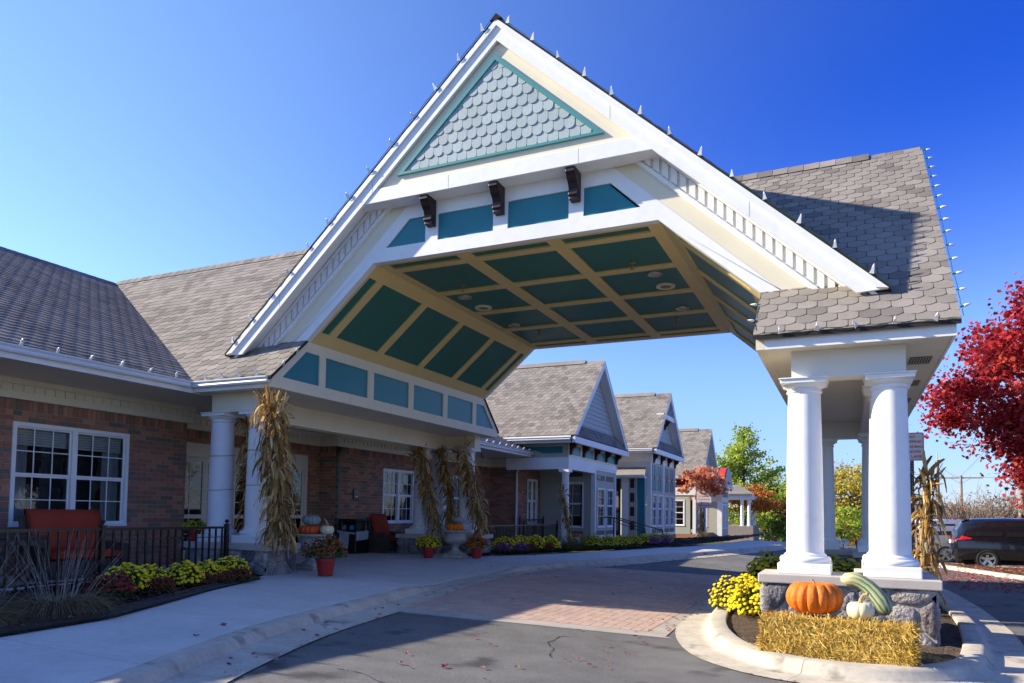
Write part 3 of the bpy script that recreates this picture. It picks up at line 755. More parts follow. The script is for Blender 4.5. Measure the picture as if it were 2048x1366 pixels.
XA, XB_, XCW, XRC = -14.05, -14.4, -13.2, -15.0
PA = wall_frame(XA, 'x', 1); PB = wall_frame(XB_, 'x', 1); PCW = wall_frame(XCW, 'x', 1); PR = wall_frame(XRC, 'x', 1)
WA = (8.55, 10.98, 1.36, 3.32)
brick_wall(wing, XA, 'x', 1, -2.0, 12.5, [WA], 150)
window(wing, PA, *WA, units=2, cols=3, rows=2, zm=2.33, blind=0.38, seed=1)
DR = (12.9, 17.85, 0.49, 3.40)
brick_wall(wing, XRC, 'x', 1, 12.5, 18.45, [DR], 20)
brick_wall(wing, 18.45, 'y', -1, -15.0, -14.4, [], 50)
WB = (21.0, 22.95, 1.33, 3.2); WB2 = (25.6, 26.7, 1.33, 3.2)
brick_wall(wing, XB_, 'x', 1, 18.468, 29.2, [WB, WB2], 80)
window(wing, PB, *WB, units=2, cols=3, rows=2, zm=2.3, seed=2)
window(wing, PB, *WB2, units=1, cols=3, rows=2, zm=2.3, blind=1.6, curtain=False, seed=3)
brick_wall(wing, 29.2, 'y', -1, -14.4, -13.2, [], 0)
WC = (30.6, 31.75, 1.25, 3.3)
brick_wall(wing, XCW, 'x', 1, 29.218, 32.3, [WC], 0)
window(wing, PCW, *WC, units=2, cols=2, rows=2, zm=2.3, blind=1.0, seed=4)
r_ = MB(); r_.box(-15.3, -14.46, 18.47, 18.74, ZB0, 4.1); r_.box(-15.4, -15.02, 18.2, 18.47, ZB0, 4.1); r_.build('return_core', MORTAR, wing)
r_ = MB(); r_.box(-15.2, -14.06, 12.2, 12.49, ZB0, 4.1); r_.build('return_wall', MORTAR, wing)
cornice(wing, PA, -2.0, 12.6); cornice(wing, PR, 12.6, 18.34, step=0.2); cornice(wing, wall_frame(18.45, 'y', -1), -14.9, -14.25, step=0.16)
cornice(wing, PB, 18.46, 29.05, step=0.2); cornice(wing, wall_frame(29.2, 'y', -1), -14.3, -13.05, step=0.16); cornice(wing, PCW, 29.21, 30.4, step=0.16)
# utility box on the brick
b_ = MB(); slabP(b_, PB, 19.35, 19.62, 2.12, 2.45, 0.002, 0.05); bevel(b_.build('utility_box', BLACK, wing), 0.01)
b_ = MB(); slabP(b_, PB, 19.44, 19.54, 2.19, 2.22, 0.0505, 0.053); b_.build('label_plate', WHITE, wing)

# ---- glazed entrance doors in the recess
DOORW = mat('door_frame_paint', (0.62, 0.58, 0.5), 0.45)
d = MB(); slabP(d, PR, DR[0], DR[1], 3.05, DR[3], -0.1, 0.03); slabP(d, PR, DR[0], DR[0] + 0.12, 0.49, 3.05, -0.1, 0.03); slabP(d, PR, DR[1] - 0.12, DR[1], 0.49, 3.05, -0.1, 0.03)
slabP(d, PR, DR[0] + .12, DR[1] - .12, 3.0, 3.02, 0.03, 0.04)
ent = d.build('entrance_doors', DOORW, wing)
nl = 5; wl = (DR[1] - DR[0] - 0.24) / nl
for k in range(nl):
    a = DR[0] + 0.12 + k * wl; b = a + wl
    l_ = MB()
    for (c0, c1) in ((a, a + 0.09), (b - 0.09, b)): slabP(l_, PR, c0 + .003, c1 - .003, 0.5, 3.045, -0.06, 0.0)
    for (z0, z1) in ((0.5, 0.72), (1.5, 1.6), (2.93, 3.045)): slabP(l_, PR, a + 0.09, b - 0.09, z0, z1, -0.06, 0.0)
    lo = l_.build('door_leaf', DOORW, ent)
    ba = MB(); u_m = (a + b) / 2; slabP(ba, PR, u_m - 0.011, u_m + 0.011, 0.72, 1.5, -0.03, -0.012); slabP(ba, PR, u_m - 0.011, u_m + 0.011, 1.6, 2.93, -0.03, -0.012)
    zs_ = [0.72, 1.11, 1.5], [1.6, 1.93, 2.26, 2.6, 2.93]
    for zz in zs_:
        for z in zz[1:-1]: slabP(ba, PR, a + .09, b - .09, z - 0.011, z + 0.011, -0.0305, -0.0125)
        for i in range(len(zz) - 1):
            for (ua, ub) in ((a + .09, u_m), (u_m, b - .09)):
                g_ = MB(); rs = random.Random(k * 50 + i); e = .001
                g_.add([PR(ua, zz[i], -.021 + rs.uniform(-e, e)), PR(ub, zz[i], -.021 + rs.uniform(-e, e)), PR(ub, zz[i + 1], -.021), PR(ua, zz[i + 1], -.021)], [(0, 1, 2, 3)]); g_.build('pane', GLASS, lo)
    ba.build('glazing_bars', DOORW, lo)
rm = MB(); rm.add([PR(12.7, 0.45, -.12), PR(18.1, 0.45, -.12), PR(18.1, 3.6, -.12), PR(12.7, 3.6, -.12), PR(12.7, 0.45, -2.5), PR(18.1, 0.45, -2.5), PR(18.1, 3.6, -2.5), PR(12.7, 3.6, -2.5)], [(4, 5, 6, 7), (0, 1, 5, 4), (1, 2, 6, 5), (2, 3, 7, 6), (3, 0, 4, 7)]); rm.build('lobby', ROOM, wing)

# ---- roof of the wing, soffit, gutters
WS = 0.4965
Lw = math.hypot(1, WS); Uw = Vector((0, 1, 0)); Vw = Vector((-1 / Lw, 0, WS / Lw))
Ow = Vector((-12.14, 0, 4.33))
rb = MB(); zr_ = 4.33 + WS * (21.2 - 12.14)
rb.prism([(-12.14, -4.0, 4.33), (-12.14, 34.0, 4.33), (-21.2, 34.0, zr_), (-21.2, -4.0, zr_)], (0, 0, -0.06)); rb.prism([(-21.2, -4.0, zr_), (-21.2, 34.0, zr_), (-30.2, 34.0, 4.33), (-30.2, -4.0, 4.33)], (0, 0, -0.06))
wr = rb.build('wing_roof', SHINGLEEDGE, wing)
tl = math.hypot(21.2 - 12.14, zr_ - 4.33)
polys = tab_polys([(-1.0, 0.0), (11.2, 0.0), (16.2, tl), (-1.0, tl)], W=0.27, E=0.215) + tab_polys([(20.7, 0.0), (30.2, 0.0), (34.0, tl * 0.6), (20.7, tl * 0.6)], W=0.27, E=0.215)
field(wr, 'shingle', SHINGLE, polys, Ow + Vector((0, 0, 0.003)), Uw, Vw, thick=0.004, tilt=0.055, limit=300, stuff_name='shingle_rows')
for y in np.arange(-4.0, 16.5, 0.3):
    rc = MB(); rc.prism([(-21.2 + 0.17, y, zr_ - 0.07), (-21.2, y, zr_ + 0.05), (-21.2 - 0.17, y, zr_ - 0.07)], (0, 0.295, 0.006)); rc.build('ridge_shingle', SHINGLE, wing)
# soffit and gutters
s_ = MB(); s_.box(-15.3, -12.2, -2.0, 11.27, 4.1, 4.14); s_.build('soffit', CREAM, wing)
s_ = MB(); s_.box(-15.3, -12.02, 11.272, 20.62, 4.1, 4.14); s_.build('porch_ceiling', CREAM, wing)
s_ = MB(); s_.box(-14.7, -12.2, 20.624, 30.3, 4.1, 4.14); s_.build('soffit', CREAM, wing)
def gutter(root, p, q, inward, name='gutter'):
    p = Vector(p); q = Vector(q); i = Vector(inward); z = Vector((0, 0, 1))
    pr = [(0, 0), (0.09, 0), (0.105, 0.03), (0.09, 0.07), (0.12, 0.10), (0.12, 0.125), (0.105, 0.125), (0.1, 0.108), (0.012, 0.108), (0.0, 0.125)]
    m = MB(); m.prism([p - i * a + z * b for a, b in pr], q - p); return m.build(name, GUTTER, root)
f = MB(); f.box(-12.2, -12.17, -2.0, 10.92, 4.1, 4.26); f.build('eave_fascia', WHITE, wing)
gutter(wing, (-12.168, -2.0, 4.195), (-12.168, 10.80, 4.195), (-1, 0, 0))
f = MB(); f.box(-12.2, -12.17, 20.99, 30.2, 4.1, 4.26); f.build('eave_fascia', WHITE, wing)
gutter(wing, (-12.168, 21.0, 4.195), (-12.168, 30.25, 4.195), (-1, 0, 0))
gutter(can, (-12.17, 10.926, 4.19), (-10.14, 10.926, 4.19), (0, 1, 0))
m = MB(); m.tube([(-12.1, 30.0, 4.19), (-12.1, 30.0, 4.02), (-12.35, 29.95, 3.8), (-13.0, 29.3, 3.7), (-13.08, 29.14, 3.5), (-13.08, 29.14, 0.5)], 0.045, 10); smooth_auto(m.build('downspout', GUTTER, wing))
# lantern hook under the far soffit
m = MB(); m.tube([(-13.3, 26.2, 4.1), (-13.3, 26.2, 3.95), (-13.25, 26.2, 3.9), (-13.2, 26.2, 3.95)], 0.02, 8); m.build('hook', BLACK, wing)

# ================================================================== gabled pavilions further along
def pavilion_roof(root, xf, xb, yc, half, ze, zr, lim, W=0.27, E=0.215):
    sl = (zr - ze) / half; L_ = math.hypot(1, sl)
    r = MB()
    for s in (-1, 1): r.prism([(xf, yc + s * half, ze), (xb, yc + s * half, ze), (xb, yc, zr), (xf, yc, zr)], (0, 0, -0.07))
    ro = r.build('roof', SHINGLEEDGE, root)
    V_ = Vector((0, 1 / L_, sl / L_)); tl_ = half * L_
    polys = tab_polys([(xb, 0), (xf + 0.03, 0), (xf + .03, tl_), (xb, tl_)], W, E)
    field(ro, 'shingle', SHINGLE, polys, (0, yc - half, ze + 0.004), (1, 0, 0), V_, thick=0.004, tilt=0.035, limit=lim, stuff_name='shingle_rows')
    rc = MB(); rc.prism([(xb, yc - 0.2, zr - 0.12), (xb, yc, zr + 0.09), (xb, yc + 0.2, zr - 0.12)], (xf - 0.9 - xb, 0, 0)); rc.build('ridge_vent', SHINGLE, ro)
    return ro, sl
def bracket(root, x, y, z, s=1.0):
    pr = [(0, 0), (0.46, 0), (0.46, -0.1), (0.36, -0.13), (0.3, -0.2), (0.27, -0.32), (0.16, -0.36), (0.12, -0.45), (0.1, -0.6), (0, -0.62)]
    m = MB(); m.prism([(x + a * s, y - 0.085 * s, z + b * s) for a, b in pr], (0, 0.17 * s, 0)); return m.build('corbel_bracket', BROWN, root)
def gable_front(root, xw, xe, yc, half, ze, zr, sl, pent_rise=0.62, blue_top=0.0):
    """xw wall plane of the gable triangle, xe outer face of the rake"""
    for s in (-1, 1):
        f = MB(); o = 0.30
        f.prism([(xe - 0.06, yc, zr - 0.06), (xe - 0.06, yc + s * half, ze - 0.06), (xe - 0.06, yc + s * (half - o / sl * 0.9), ze - 0.06 - 0.02), (xe - 0.06, yc, zr - 0.06 - o)], (0.06, 0, 0)); f.build('rake_fascia', WHITE, root)
        f = MB(); f.prism([(xw, yc, zr - 0.2), (xw, yc + s * half * 0.97, ze - 0.1), (xw, yc + s * half * 0.97, ze - 0.16), (xw, yc, zr - 0.26)], (xe - 0.06 - xw, 0, 0)); f.build('rake_soffit', WHITE, root)
    SID = mat('clapboard', (0.42, 0.45, 0.43), 0.6)
    z = ze + pent_rise - 0.15; k = 0
    while z < zr - 0.5:
        hw = (zr - 0.25 - z) / sl; hw2 = max(0.05, (zr - 0.25 - z - 0.2) / sl)
        mt = SID
        if blue_top and z > zr - blue_top: mt = TEALTRIM
        b_ = MB(); b_.add([(xw + 0.035, yc - hw, z), (xw + 0.035, yc + hw, z), (xw + 0.008, yc + hw2, z + 0.2), (xw + 0.008, yc - hw2, z + 0.2), (xw - 0.1, yc - hw, z), (xw - 0.1, yc + hw, z), (xw - .1, yc + hw2, z + 0.2), (xw - .1, yc - hw2, z + 0.2)], [(0, 1, 2, 3), (4, 5, 1, 0), (1, 5, 6, 2), (0, 3, 7, 4), (2, 6, 7, 3)])
        b_.build('siding_board', mt, root); z += 0.2
    p = MB(); p.prism([(xe + 0.02, yc - half + 0.1, ze - 0.02), (xe + 0.02, yc + half - 0.1, ze - 0.02), (xw, yc + half - 0.75, ze + pent_rise), (xw, yc - half + 0.75, ze + pent_rise)], (-0.03, 0, -0.05)); po = p.build('pent_roof', SHINGLEEDGE, root)
    L_ = math.hypot(xe - xw, pent_rise); Vp = Vector(((xw - xe) / L_, 0, pent_rise / L_))
    field(po, 'shingle', SHINGLE, tab_polys([(yc - half + .12, 0.0), (yc + half - .12, 0.0), (yc + half - .76, L_), (yc - half + .76, L_)], 0.27, 0.215), (xe + 0.02, 0, ze - 0.012), (0, 1, 0), Vp, thick=0.004, tilt=0.035, limit=0, stuff_name='shingle_rows')
    f = MB(); f.box(xe - 0.1, xe + 0.03, yc - half, yc + half, ze - 0.30, ze - 0.05); f.build('pent_fascia', WHITE, root)
    f = MB(); f.box(xw - 0.2, xe - 0.101, yc - half + .02, yc + half - .02, ze - 0.13, ze - 0.10); f.build('pent_soffit', WHITE, root)
    if blue_top:
        f = MB(); f.box(xw + 0.02, xe - 0.07, yc - (blue_top + .1) / sl, yc + (blue_top + .1) / sl, zr - blue_top - 0.25, zr - blue_top); f.build('gable_beam', WHITE, root)
        for yy in (-0.35, 0.35): bracket(root, xw + 0.03, yc + yy, zr - blue_top - 0.26, 0.75)

def bay_front(root, xw, y0, y1, z0, z1, win, zsill, zhead, small_top=None, small_bot=None, lattice=None):
    """painted bay in plane x = xw facing +X: white corner posts and rails, sage field, windows, small brown panels"""
    P = wall_frame(xw, 'x', 1); f = MB(); t = 0.12
    slabP(f, P, y0, y0 + t, z0, z1, -0.2, 0.0); slabP(f, P, y1 - t, y1, z0, z1, -0.2, 0.0); slabP(f, P, y0 + t, y1 - t, z0, z0 + 0.14, -0.2, 0.0); slabP(f, P, y0 + t, y1 - t, z1 - 0.1, z1, -0.2, 0.0)
    fo = f.build('bay_frame', WHITE, root)
    holes = [(a, b, zsill, zhead) for a, b in win]
    s = MB()
    for a, b, c, d in rects_minus(y0 + t, y1 - t, z0 + 0.14, z1 - 0.1, holes): slabP(s, P, a, b, c, d, -0.2, -0.03)
    s.build('sage_field', SAGE, fo)
    for a, b in win:
        window(root, P, a, b, zsill, zhead, units=1, cols=2, rows=2, zm=(zsill + zhead) / 2 + .1, blind=(zhead - zsill) * 0.45, curtain=False, casing=0.06, seed=int(y0 * 10 + a))
        for rng in (small_top, small_bot):
            if rng:
                m = MB(); slabP(m, P, a + .03, b - .03, rng[0], rng[1], -0.0295, -0.012); m.build('small_panel', mat('grey_brown_panel', (0.1, 0.085, 0.085), 0.5), fo)
    if lattice:
        for a, b in win:
            n_ = 2
            for q in range(n_):
                ua = a + (b - a) * q / n_ + 0.06; ub = a + (b - a) * (q + 1) / n_ - 0.06
                for (c, d) in ((lattice[0], (lattice[0] + lattice[1]) / 2 - 0.05), ((lattice[0] + lattice[1]) / 2 + 0.05, lattice[1])):
                    m = MB(); slabP(m, P, ua, ub, c, d, -0.0295, -0.012); m.build('lattice_panel', TEALTRIM, fo)
            m = MB(); mid = (lattice[0] + lattice[1]) / 2; slabP(m, P, (a + b) / 2 - 0.1, (a + b) / 2 + 0.1, mid - 0.13, mid + 0.13, -0.028, -0.008); m.build('square_panel', BROWN, fo)
    return fo

def entab(root, P, u0, u1, z0, z1, npan, br=None, m=CREAM):
    e = MB(); slabP(e, P, u0, u1, z0, z1, -0.2, 0.0); eo = e.build('frieze', m, root)
    for k in range(npan):
        a = u0 + (u1 - u0) * (k + 0.14) / npan; b = u0 + (u1 - u0) * (k + 0.86) / npan
        t = MB(); slabP(t, P, a, b, z0 + 0.13, z0 + 0.13 + (z1 - z0) * 0.5, 0.001, 0.012); t.build('frieze_panel', TEAL, eo)
    return eo

# ---- pavilion 1: porch column, bay, big shingle roof
b1 = thing('gabled_pavilion', 'nearest gabled pavilion with porch column, brown brackets and teal frieze panels', 'building', (-10.5, 32.0, 0.45), group='gabled pavilions along the drive')
ro, sl1 = pavilion_roof(b1, -10.05, -21.0, 32.0, 4.0, 4.92, 8.72, 300)
gable_front(b1, -10.5, -10.05, 32.0, 4.0, 4.92, 8.72, sl1)
gutter(b1, (-20.0, 27.96, 4.72), (-10.2, 27.96, 4.72), (0, 1, 0)); f = MB(); f.box(-20, -10.2, 27.97, 28.0, 4.62, 4.9); f.build('eave_fascia', WHITE, b1)
f = MB(); f.box(-20, -10.3, 28.0, 28.6, 4.66, 4.69); f.build('eave_soffit', CREAM, b1)
PX = wall_frame(-10.5, 'x', 1); PY = wall_frame(28.55, 'y', -1)
entab(b1, PX, 28.56, 35.4, 4.07, 4.82, 4)
e = MB(); slabP(e, PY, -14.5, -10.501, 4.07, 4.70, -0.2, 0.0); eo = e.build('side_frieze', SAGE, b1)
t = MB(); t.prism([PY(-12.5, 4.52, 0.002), PY(-10.75, 4.52, 0.002), PY(-10.75, 4.24, 0.002), PY(-11.6, 4.24, 0.002)], (0, -0.012, 0)); t.build('frieze_panel', TEAL, eo)
for k in range(5): bracket(b1, -10.498, 28.75 + k * 1.63, 4.80)
bb = MB(); slabP(bb, PX, 28.52, 32.1, 3.58, 4.068, -0.35, 0.03); bb.box(-13.3, -10.852, 28.522, 28.85, 3.582, 4.067); bb.box(-10.8, -10.47, 32.102, 35.42, 3.85, 4.068); bb.build('porch_beam', WHITE, b1)
f = MB(); f.box(-13.3, -10.86, 28.86, 32.1, 3.9, 3.93); f.build('porch_ceiling', CREAM, b1)
m = MB(); m.lathe([(0.2, 0.6), (0.2, 0.66), (0.165, 0.72), (0.16, 1.5), (0.145, 3.35), (0.17, 3.4), (0.19, 3.46)], (-10.68, 28.72, 0), 20, cap=False); smooth_auto(m.build('porch_column', WHITE, b1), 50)
m = MB(); m.box(-10.9, -10.46, 28.5, 28.94, 3.46, 3.579); m.build('abacus', WHITE, b1)
m = MB(); m.box(-10.9, -10.46, 28.5, 28.94, 0.4, 0.6); m.build('plinth', WHITE, b1)
P32 = wall_frame(32.12, 'y', -1)
WP = (-12.15, -11.05, 1.1, 3.2)
s = MB()
for a, b, c, d in rects_minus(-13.2, -10.62, 0.62, 3.9, [WP]): slabP(s, P32, a, b, c, d, -0.2, 0.0)
s.build('porch_wall', SAGE, b1); window(b1, P32, *WP, units=1, cols=2, rows=2, zm=2.2, blind=1.5, curtain=False, seed=11)
m = MB(); slabP(m, P32, -12.1, -11.1, 3.45, 3.75, 0.002, 0.014); slabP(m, P32, -12.1, -11.1, 0.72, 0.95, 0.002, 0.014); m.build('small_panel', mat('grey_brown_panel', (0.1, 0.085, 0.085), 0.5), b1)
bay_front(b1, -10.5, 32.1, 35.4, 0.62, 3.85, [(32.45, 33.62), (33.85, 35.02)], 1.12, 2.95, (3.3, 3.55), (0.8, 0.98))
bs = MB(); bs.box(-13.2, -10.52, 32.12, 35.42, 0.2, 0.619); bs.build('brick_base', BRICK, b1)
m = MB(); m.box(-20.0, -10.7, 35.2, 35.39, 0.4, 4.8); m.build('far_wall', SAGE, b1)
m = MB(); m.lathe([(0.0, -.07), (0.06, -.05), (0.08, 0.0), (0.06, 0.05), (0.0, 0.07)], (-10.4, 32.3, 3.42), 12); m.box(-10.5, -10.4, 32.27, 32.33, 3.4, 3.44); m.build('wall_lamp', WHITE, b1)

# ---- pavilion 2: tall bays with teal lattice
b2 = thing('gabled_pavilion', 'second gabled pavilion with tall teal lattice bays and handrail beside it', 'building', (-9.5, 41.4, 0.45), group='gabled pavilions along the drive')
ro, sl2 = pavilion_roof(b2, -9.02, -19.0, 41.0, 3.55, 5.2, 8.55, 200)
gable_front(b2, -9.5, -9.02, 41.0, 3.55, 5.2, 8.55, sl2, blue_top=1.3)
gutter(b2, (-18.0, 37.42, 5.02), (-9.2, 37.42, 5.02), (0, 1, 0)); f = MB(); f.box(-18, -9.2, 37.43, 37.46, 4.95, 5.18); f.build('eave_fascia', WHITE, b2)
f = MB(); f.box(-18, -9.2, 37.46, 38.4, 4.96, 4.99); f.build('eave_soffit', WHITE, b2)
PX2 = wall_frame(-9.5, 'x', 1); PY2 = wall_frame(38.38, 'y', -1)
e = MB(); slabP(e, PX2, 38.4, 44.4, 4.62, 5.1, -0.2, 0.0); e.build('frieze', WHITE, b2)
for k in range(4): bracket(b2, -9.498, 38.9 + k * 1.72, 5.04, 0.85)
s = MB(); slabP(s, PY2, -13.4, -9.501, 0.6, 4.95, -0.2, 0.0); s.build('side_wall', WHITE, b2)
cornice(b2, wall_frame(38.38, 'y', -1), -12.8, -9.42, 4.55, 4.95, WHITE, 0.2)
bay_front(b2, -9.5, 38.4, 41.35, 0.62, 4.62, [(38.72, 39.75), (40.0, 41.03)], 1.1, 2.85, None, (0.78, 0.98), (3.05, 4.4))
bay_front(b2, -9.5, 41.4, 44.4, 0.62, 4.62, [(41.72, 42.75), (43.0, 44.05)], 1.1, 2.85, None, (0.78, 0.98), (3.05, 4.4))
bs = MB(); bs.box(-13.2, -9.47, 38.36, 44.42, 0.1, 0.619); bs.build('brick_base', BRICK, b2)
PY3 = wall_frame(37.1, 'y', -1)
m = MB(); slabP(m, PY3, -10.35, -9.95, 0.6, 3.75, -0.2, 0.0); m.build('corner_post', SAGE, b2)
for k in range(4):
    m = MB(); slabP(m, PY3, -10.26, -10.04, 0.95 + k * 0.72, 1.42 + k * 0.72, 0.001, 0.012); m.build('square_panel', BROWN, b2)
m = MB(); slabP(m, PY3, -10.7, -10.352, 0.6, 3.75, -0.22, 0.01); m.build('post', WHITE, b2)
m = MB(); slabP(m, wall_frame(37.3, 'y', -1), -9.948, -9.55, 0.6, 3.75, -0.2, 0.0); m.build('teal_wall_panel', TEAL, b2)
m = MB(); m.box(-12.4, -10.9, 37.55, 37.6, 0.62, 3.7); m.build('dark_entry', mat('dark_entry', (0.02, 0.018, 0.02), 0.6), b2)
m = MB()
for a in (-12.05, -11.5):
    for c0 in (0.9, 1.95):
        m.box(a, a + 0.5, 37.53, 37.549, c0, c0 + 0.95)
m.build('entry_door_lights', mat('grey_door_light', (0.2, 0.2, 0.21), 0.25), b2)
m = MB(); m.prism([(-12.6, 36.75, 3.78), (-9.4, 36.75, 3.78), (-9.75, 38.3, 4.25), (-12.6, 38.3, 4.25)], (0, 0, -0.05)); m.build('lean_to_roof', SHINGLE, b2)
gutter(b2, (-12.6, 36.72, 3.62), (-9.4, 36.72, 3.62), (0, 1, 0)); m = MB(); m.box(-12.6, -9.4, 36.74, 37.1, 3.6, 3.68); m.build('lean_to_soffit', WHITE, b2)

# ---- pavilion 3
b3 = thing('gabled_pavilion', 'third and smaller gabled pavilion beyond the orange-leaved tree', 'building', (-9.0, 51.5, 0.4), group='gabled pavilions along the drive')
ro, sl3 = pavilion_roof(b3, -8.6, -18.0, 51.8, 3.4, 4.35, 7.7, 80)
gable_front(b3, -9.05, -8.6, 51.8, 3.4, 4.35, 7.7, sl3)
f = MB(); f.box(-18, -8.8, 48.38, 48.41, 4.1, 4.32); f.build('eave_fascia', WHITE, b3); gutter(b3, (-17.0, 48.37, 4.15), (-8.75, 48.37, 4.15), (0, 1, 0))
PX3 = wall_frame(-9.05, 'x', 1); entab(b3, PX3, 48.4, 55.1, 3.55, 4.25, 4)
for k in range(5): bracket(b3, -9.048, 48.6 + k * 1.55, 4.22, 0.9)
bb = MB(); bb.box(-11.0, -9.04, 48.35, 48.7, 3.05, 3.549); slabP(bb, PX3, 48.7, 55.1, 3.05, 3.549, -0.3, 0.02); bb.build('porch_beam', WHITE, b3)
m = MB(); m.lathe([(0.2, 0.5), (0.16, 0.6), (0.14, 3.0), (0.18, 3.05)], (-9.25, 52.6, 0), 16, cap=False); smooth_auto(m.build('porch_column', WHITE, b3))
P50 = wall_frame(48.4, 'y', -1); WP3 = (-10.9, -9.75, 1.05, 2.75)
s = MB()
for a, b, c, d in rects_minus(-14, -9.4, 0.55, 3.05, [WP3]): slabP(s, P50, a, b, c, d, -0.2, 0.0)
s.build('side_wall', SAGE, b3); window(b3, P50, *WP3, units=1, cols=2, rows=2, curtain=False, blind=.4, seed=21)
bay_front(b3, -9.05, 48.42, 51.0, 0.55, 3.05, [(48.75, 49.6), (49.8, 50.7)], 1.05, 2.6, None, (0.72, 0.92))
P53 = wall_frame(53.0, 'y', -1)
bs = MB(); bs.box(-14.2, -9.02, 48.38, 55.1, 0.0, 0.549); bs.build('brick_base', BRICK, b3)
m = MB(); m.box(-13.0, -9.5, 54.9, 55.1, 0.5, 4.2); m.build('far_wall', SAGE, b3)

# ---- pavilion 4: red barrel roof
RED = mat('red_metal_roof', (0.55, 0.05, 0.03), 0.35, spec=0.5)
b4 = thing('barrel_roof_bay', 'end bay with a curved red standing-seam metal roof', 'building', (-8.4, 56.4, 0.3))
y0, y1 = 54.75, 58.1; yc4 = (y0 + y1) / 2
arc = [(yc4 + 1.75 * math.cos(t), 3.95 + 1.35 * math.sin(t)) for t in np.linspace(0, math.pi, 15)]
m = MB(); m.prism([(-8.15, a, b) for a, b in arc], (-3.5, 0, 0)); smooth_auto(m.build('barrel_roof', RED, b4), 50)
for k in range(6):
    m = MB(); x = -8.2 - k * 0.55
    for i in range(14): m.beam((x, arc[i][0], arc[i][1] + 0.02), (x, arc[i + 1][0], arc[i + 1][1] + 0.02), 0.04, 0.05)
    m.build('roof_seam', RED, b4)
m = MB(); m.prism([(-8.14, yc4 + (a - yc4) * 0.96, 3.95 + (b - 3.95) * 0.95) for a, b in arc], (0.02, 0, 0)); m.build('arched_gable', mat('clapboard', (0.42, 0.45, 0.43), 0.6), b4)
m = MB(); m.box(-11.6, -8.05, y0 - .1, y1 + .1, 3.75, 3.95); m.build('cornice', WHITE, b4)
m = MB(); m.box(-11.5, -8.4, y0, y1, 2.75, 3.749); m.build('upper_wall', CREAM, b4)
m = MB(); m.box(-11.4, -8.9, y0 - .012, y0 - .001, 3.15, 3.5); m.build('teal_strip', TEAL, b4)
for k in range(4):
    m = MB(); m.box(-8.399, -8.385, y0 + .5 + k * .65, y0 + .9 + k * .65, 3.1, 3.5); m.build('small_panel', BROWN, b4)
m = MB(); m.box(-11.5, -8.42, y0 + .02, y1 - .02, 0.3, 2.749); m.build('lower_wall', SAGE, b4)
m = MB(); m.box(-8.7, -8.38, y0, y0 + 0.35, 0.3, 2.749); m.build('corner_post', WHITE, b4)
window(b4, wall_frame(-8.42, 'x', 1), y0 + .6, y1 - .3, 0.8, 2.6, units=2, cols=1, rows=2, curtain=False, deep=0.3, seed=31)
window(b4, wall_frame(y0 + .02, 'y', -1), -10.6, -9.4, 0.9, 2.6, units=1, cols=2, rows=2, curtain=False, deep=0.3, seed=32)
m = MB(); m.box(-11.5, -8.3, y0 - .1, y1 + .1, -0.1, 0.299); m.build('brick_base', BRICK, b4)

# ---- far porch with white columns on a base wall
fp = thing('far_porch', 'small white-columned porch at the far end of the buildings', 'porch', (-8.0, 64.0, 0.0))
m = MB(); m.box(-12.0, -7.2, 62.5, 66.5, 3.1, 3.5); m.build('porch_roof_beam', WHITE, fp)
m = MB(); m.prism([(-12.2, 62.2, 3.5), (-7.0, 62.2, 3.5), (-8.5, 64.5, 4.3), (-12.2, 64.5, 4.3)], (0, 0, 0.06)); m.build('porch_roof', SHINGLE, fp)
for (x, y) in ((-9.6, 62.8), (-8.0, 62.8), (-7.45, 62.8), (-7.45, 66.2)):
    m = MB(); m.lathe([(0.2, 0.95), (0.15, 1.05), (0.13, 2.95), (0.18, 3.1)], (x, y, 0), 14, cap=False); smooth_auto(m.build('column', WHITE, fp))
m = MB(); m.box(-12.0, -7.1, 62.45, 66.6, -0.4, 0.95); m.build('base_wall', mat('beige_block', (0.28, 0.23, 0.2), 0.85, noise=(8, .1)), fp)
# ================================================================== ground, drive, pavers, kerbs
KY = [(-8, -2.2), (-4, -3.0), (0, -4.0), (2, -4.6), (3.9, -5.15), (5.33, -5.72), (7.39, -6.42), (9.07, -6.75), (10.84, -7.03), (13.8, -7.6), (16.4, -7.75), (18.1, -7.45), (20.3, -7.1), (24.3, -6.03), (27.9, -5.05), (32.2, -4.1), (38, -3.2), (46, -2.9), (60, -2.9), (90, -2.9)]
def lerp_tab(tab, t):
    if t <= tab[0][0]: return tab[0][1]
    for i in range(len(tab) - 1):
        if t <= tab[i + 1][0]:
            a, b = tab[i], tab[i + 1]; return a[1] + (b[1] - a[1]) * (t - a[0]) / (b[0] - a[0])
    return tab[-1][1]
def xk(y): return (lerp_tab(KY, y - 0.5) + lerp_tab(KY, y) * 2 + lerp_tab(KY, y + 0.5)) / 4
def xk0(y):
    if 9.5 <= y <= 20.5: return -7.2
    if y < 9.5:
        t = max(0.0, (y - 6.5) / 3.0); return xk(y) * (1 - t) + -7.2 * t
    t = min(1.0, (y - 20.5) / 4.0); return -7.2 * (1 - t) + xk(y) * t
def far_drop(y): return 1.0 if y < 30 else max(0.3, 1 - (y - 30) / 40)
def hill(y): return 0.0 if y < 45 else -0.039 * (min(y, 110) - 45)
def road_z(x, y): return hill(y) + 0.27 * far_drop(y) * min(1.0, max(0.0, 1 - (x - xk0(y)) / 4.7))
def kerb_h(y):
    if 11.3 < y < 17.2:
        t = min(1, (y - 11.3) / 1.6, (17.2 - y) / 0.9); return 0.13 - 0.11 * t
    return 0.13
def kerb_top(y): return road_z(xk(y), y) + kerb_h(y)
def walk_z(x, y):
    t = min(1.0, max(0.0, (xk(y) - x) / 2.6)); return kerb_top(y) * (1 - t) + (0.48 * far_drop(y)) * t if y < 30 else kerb_top(y) + 0.05 * t

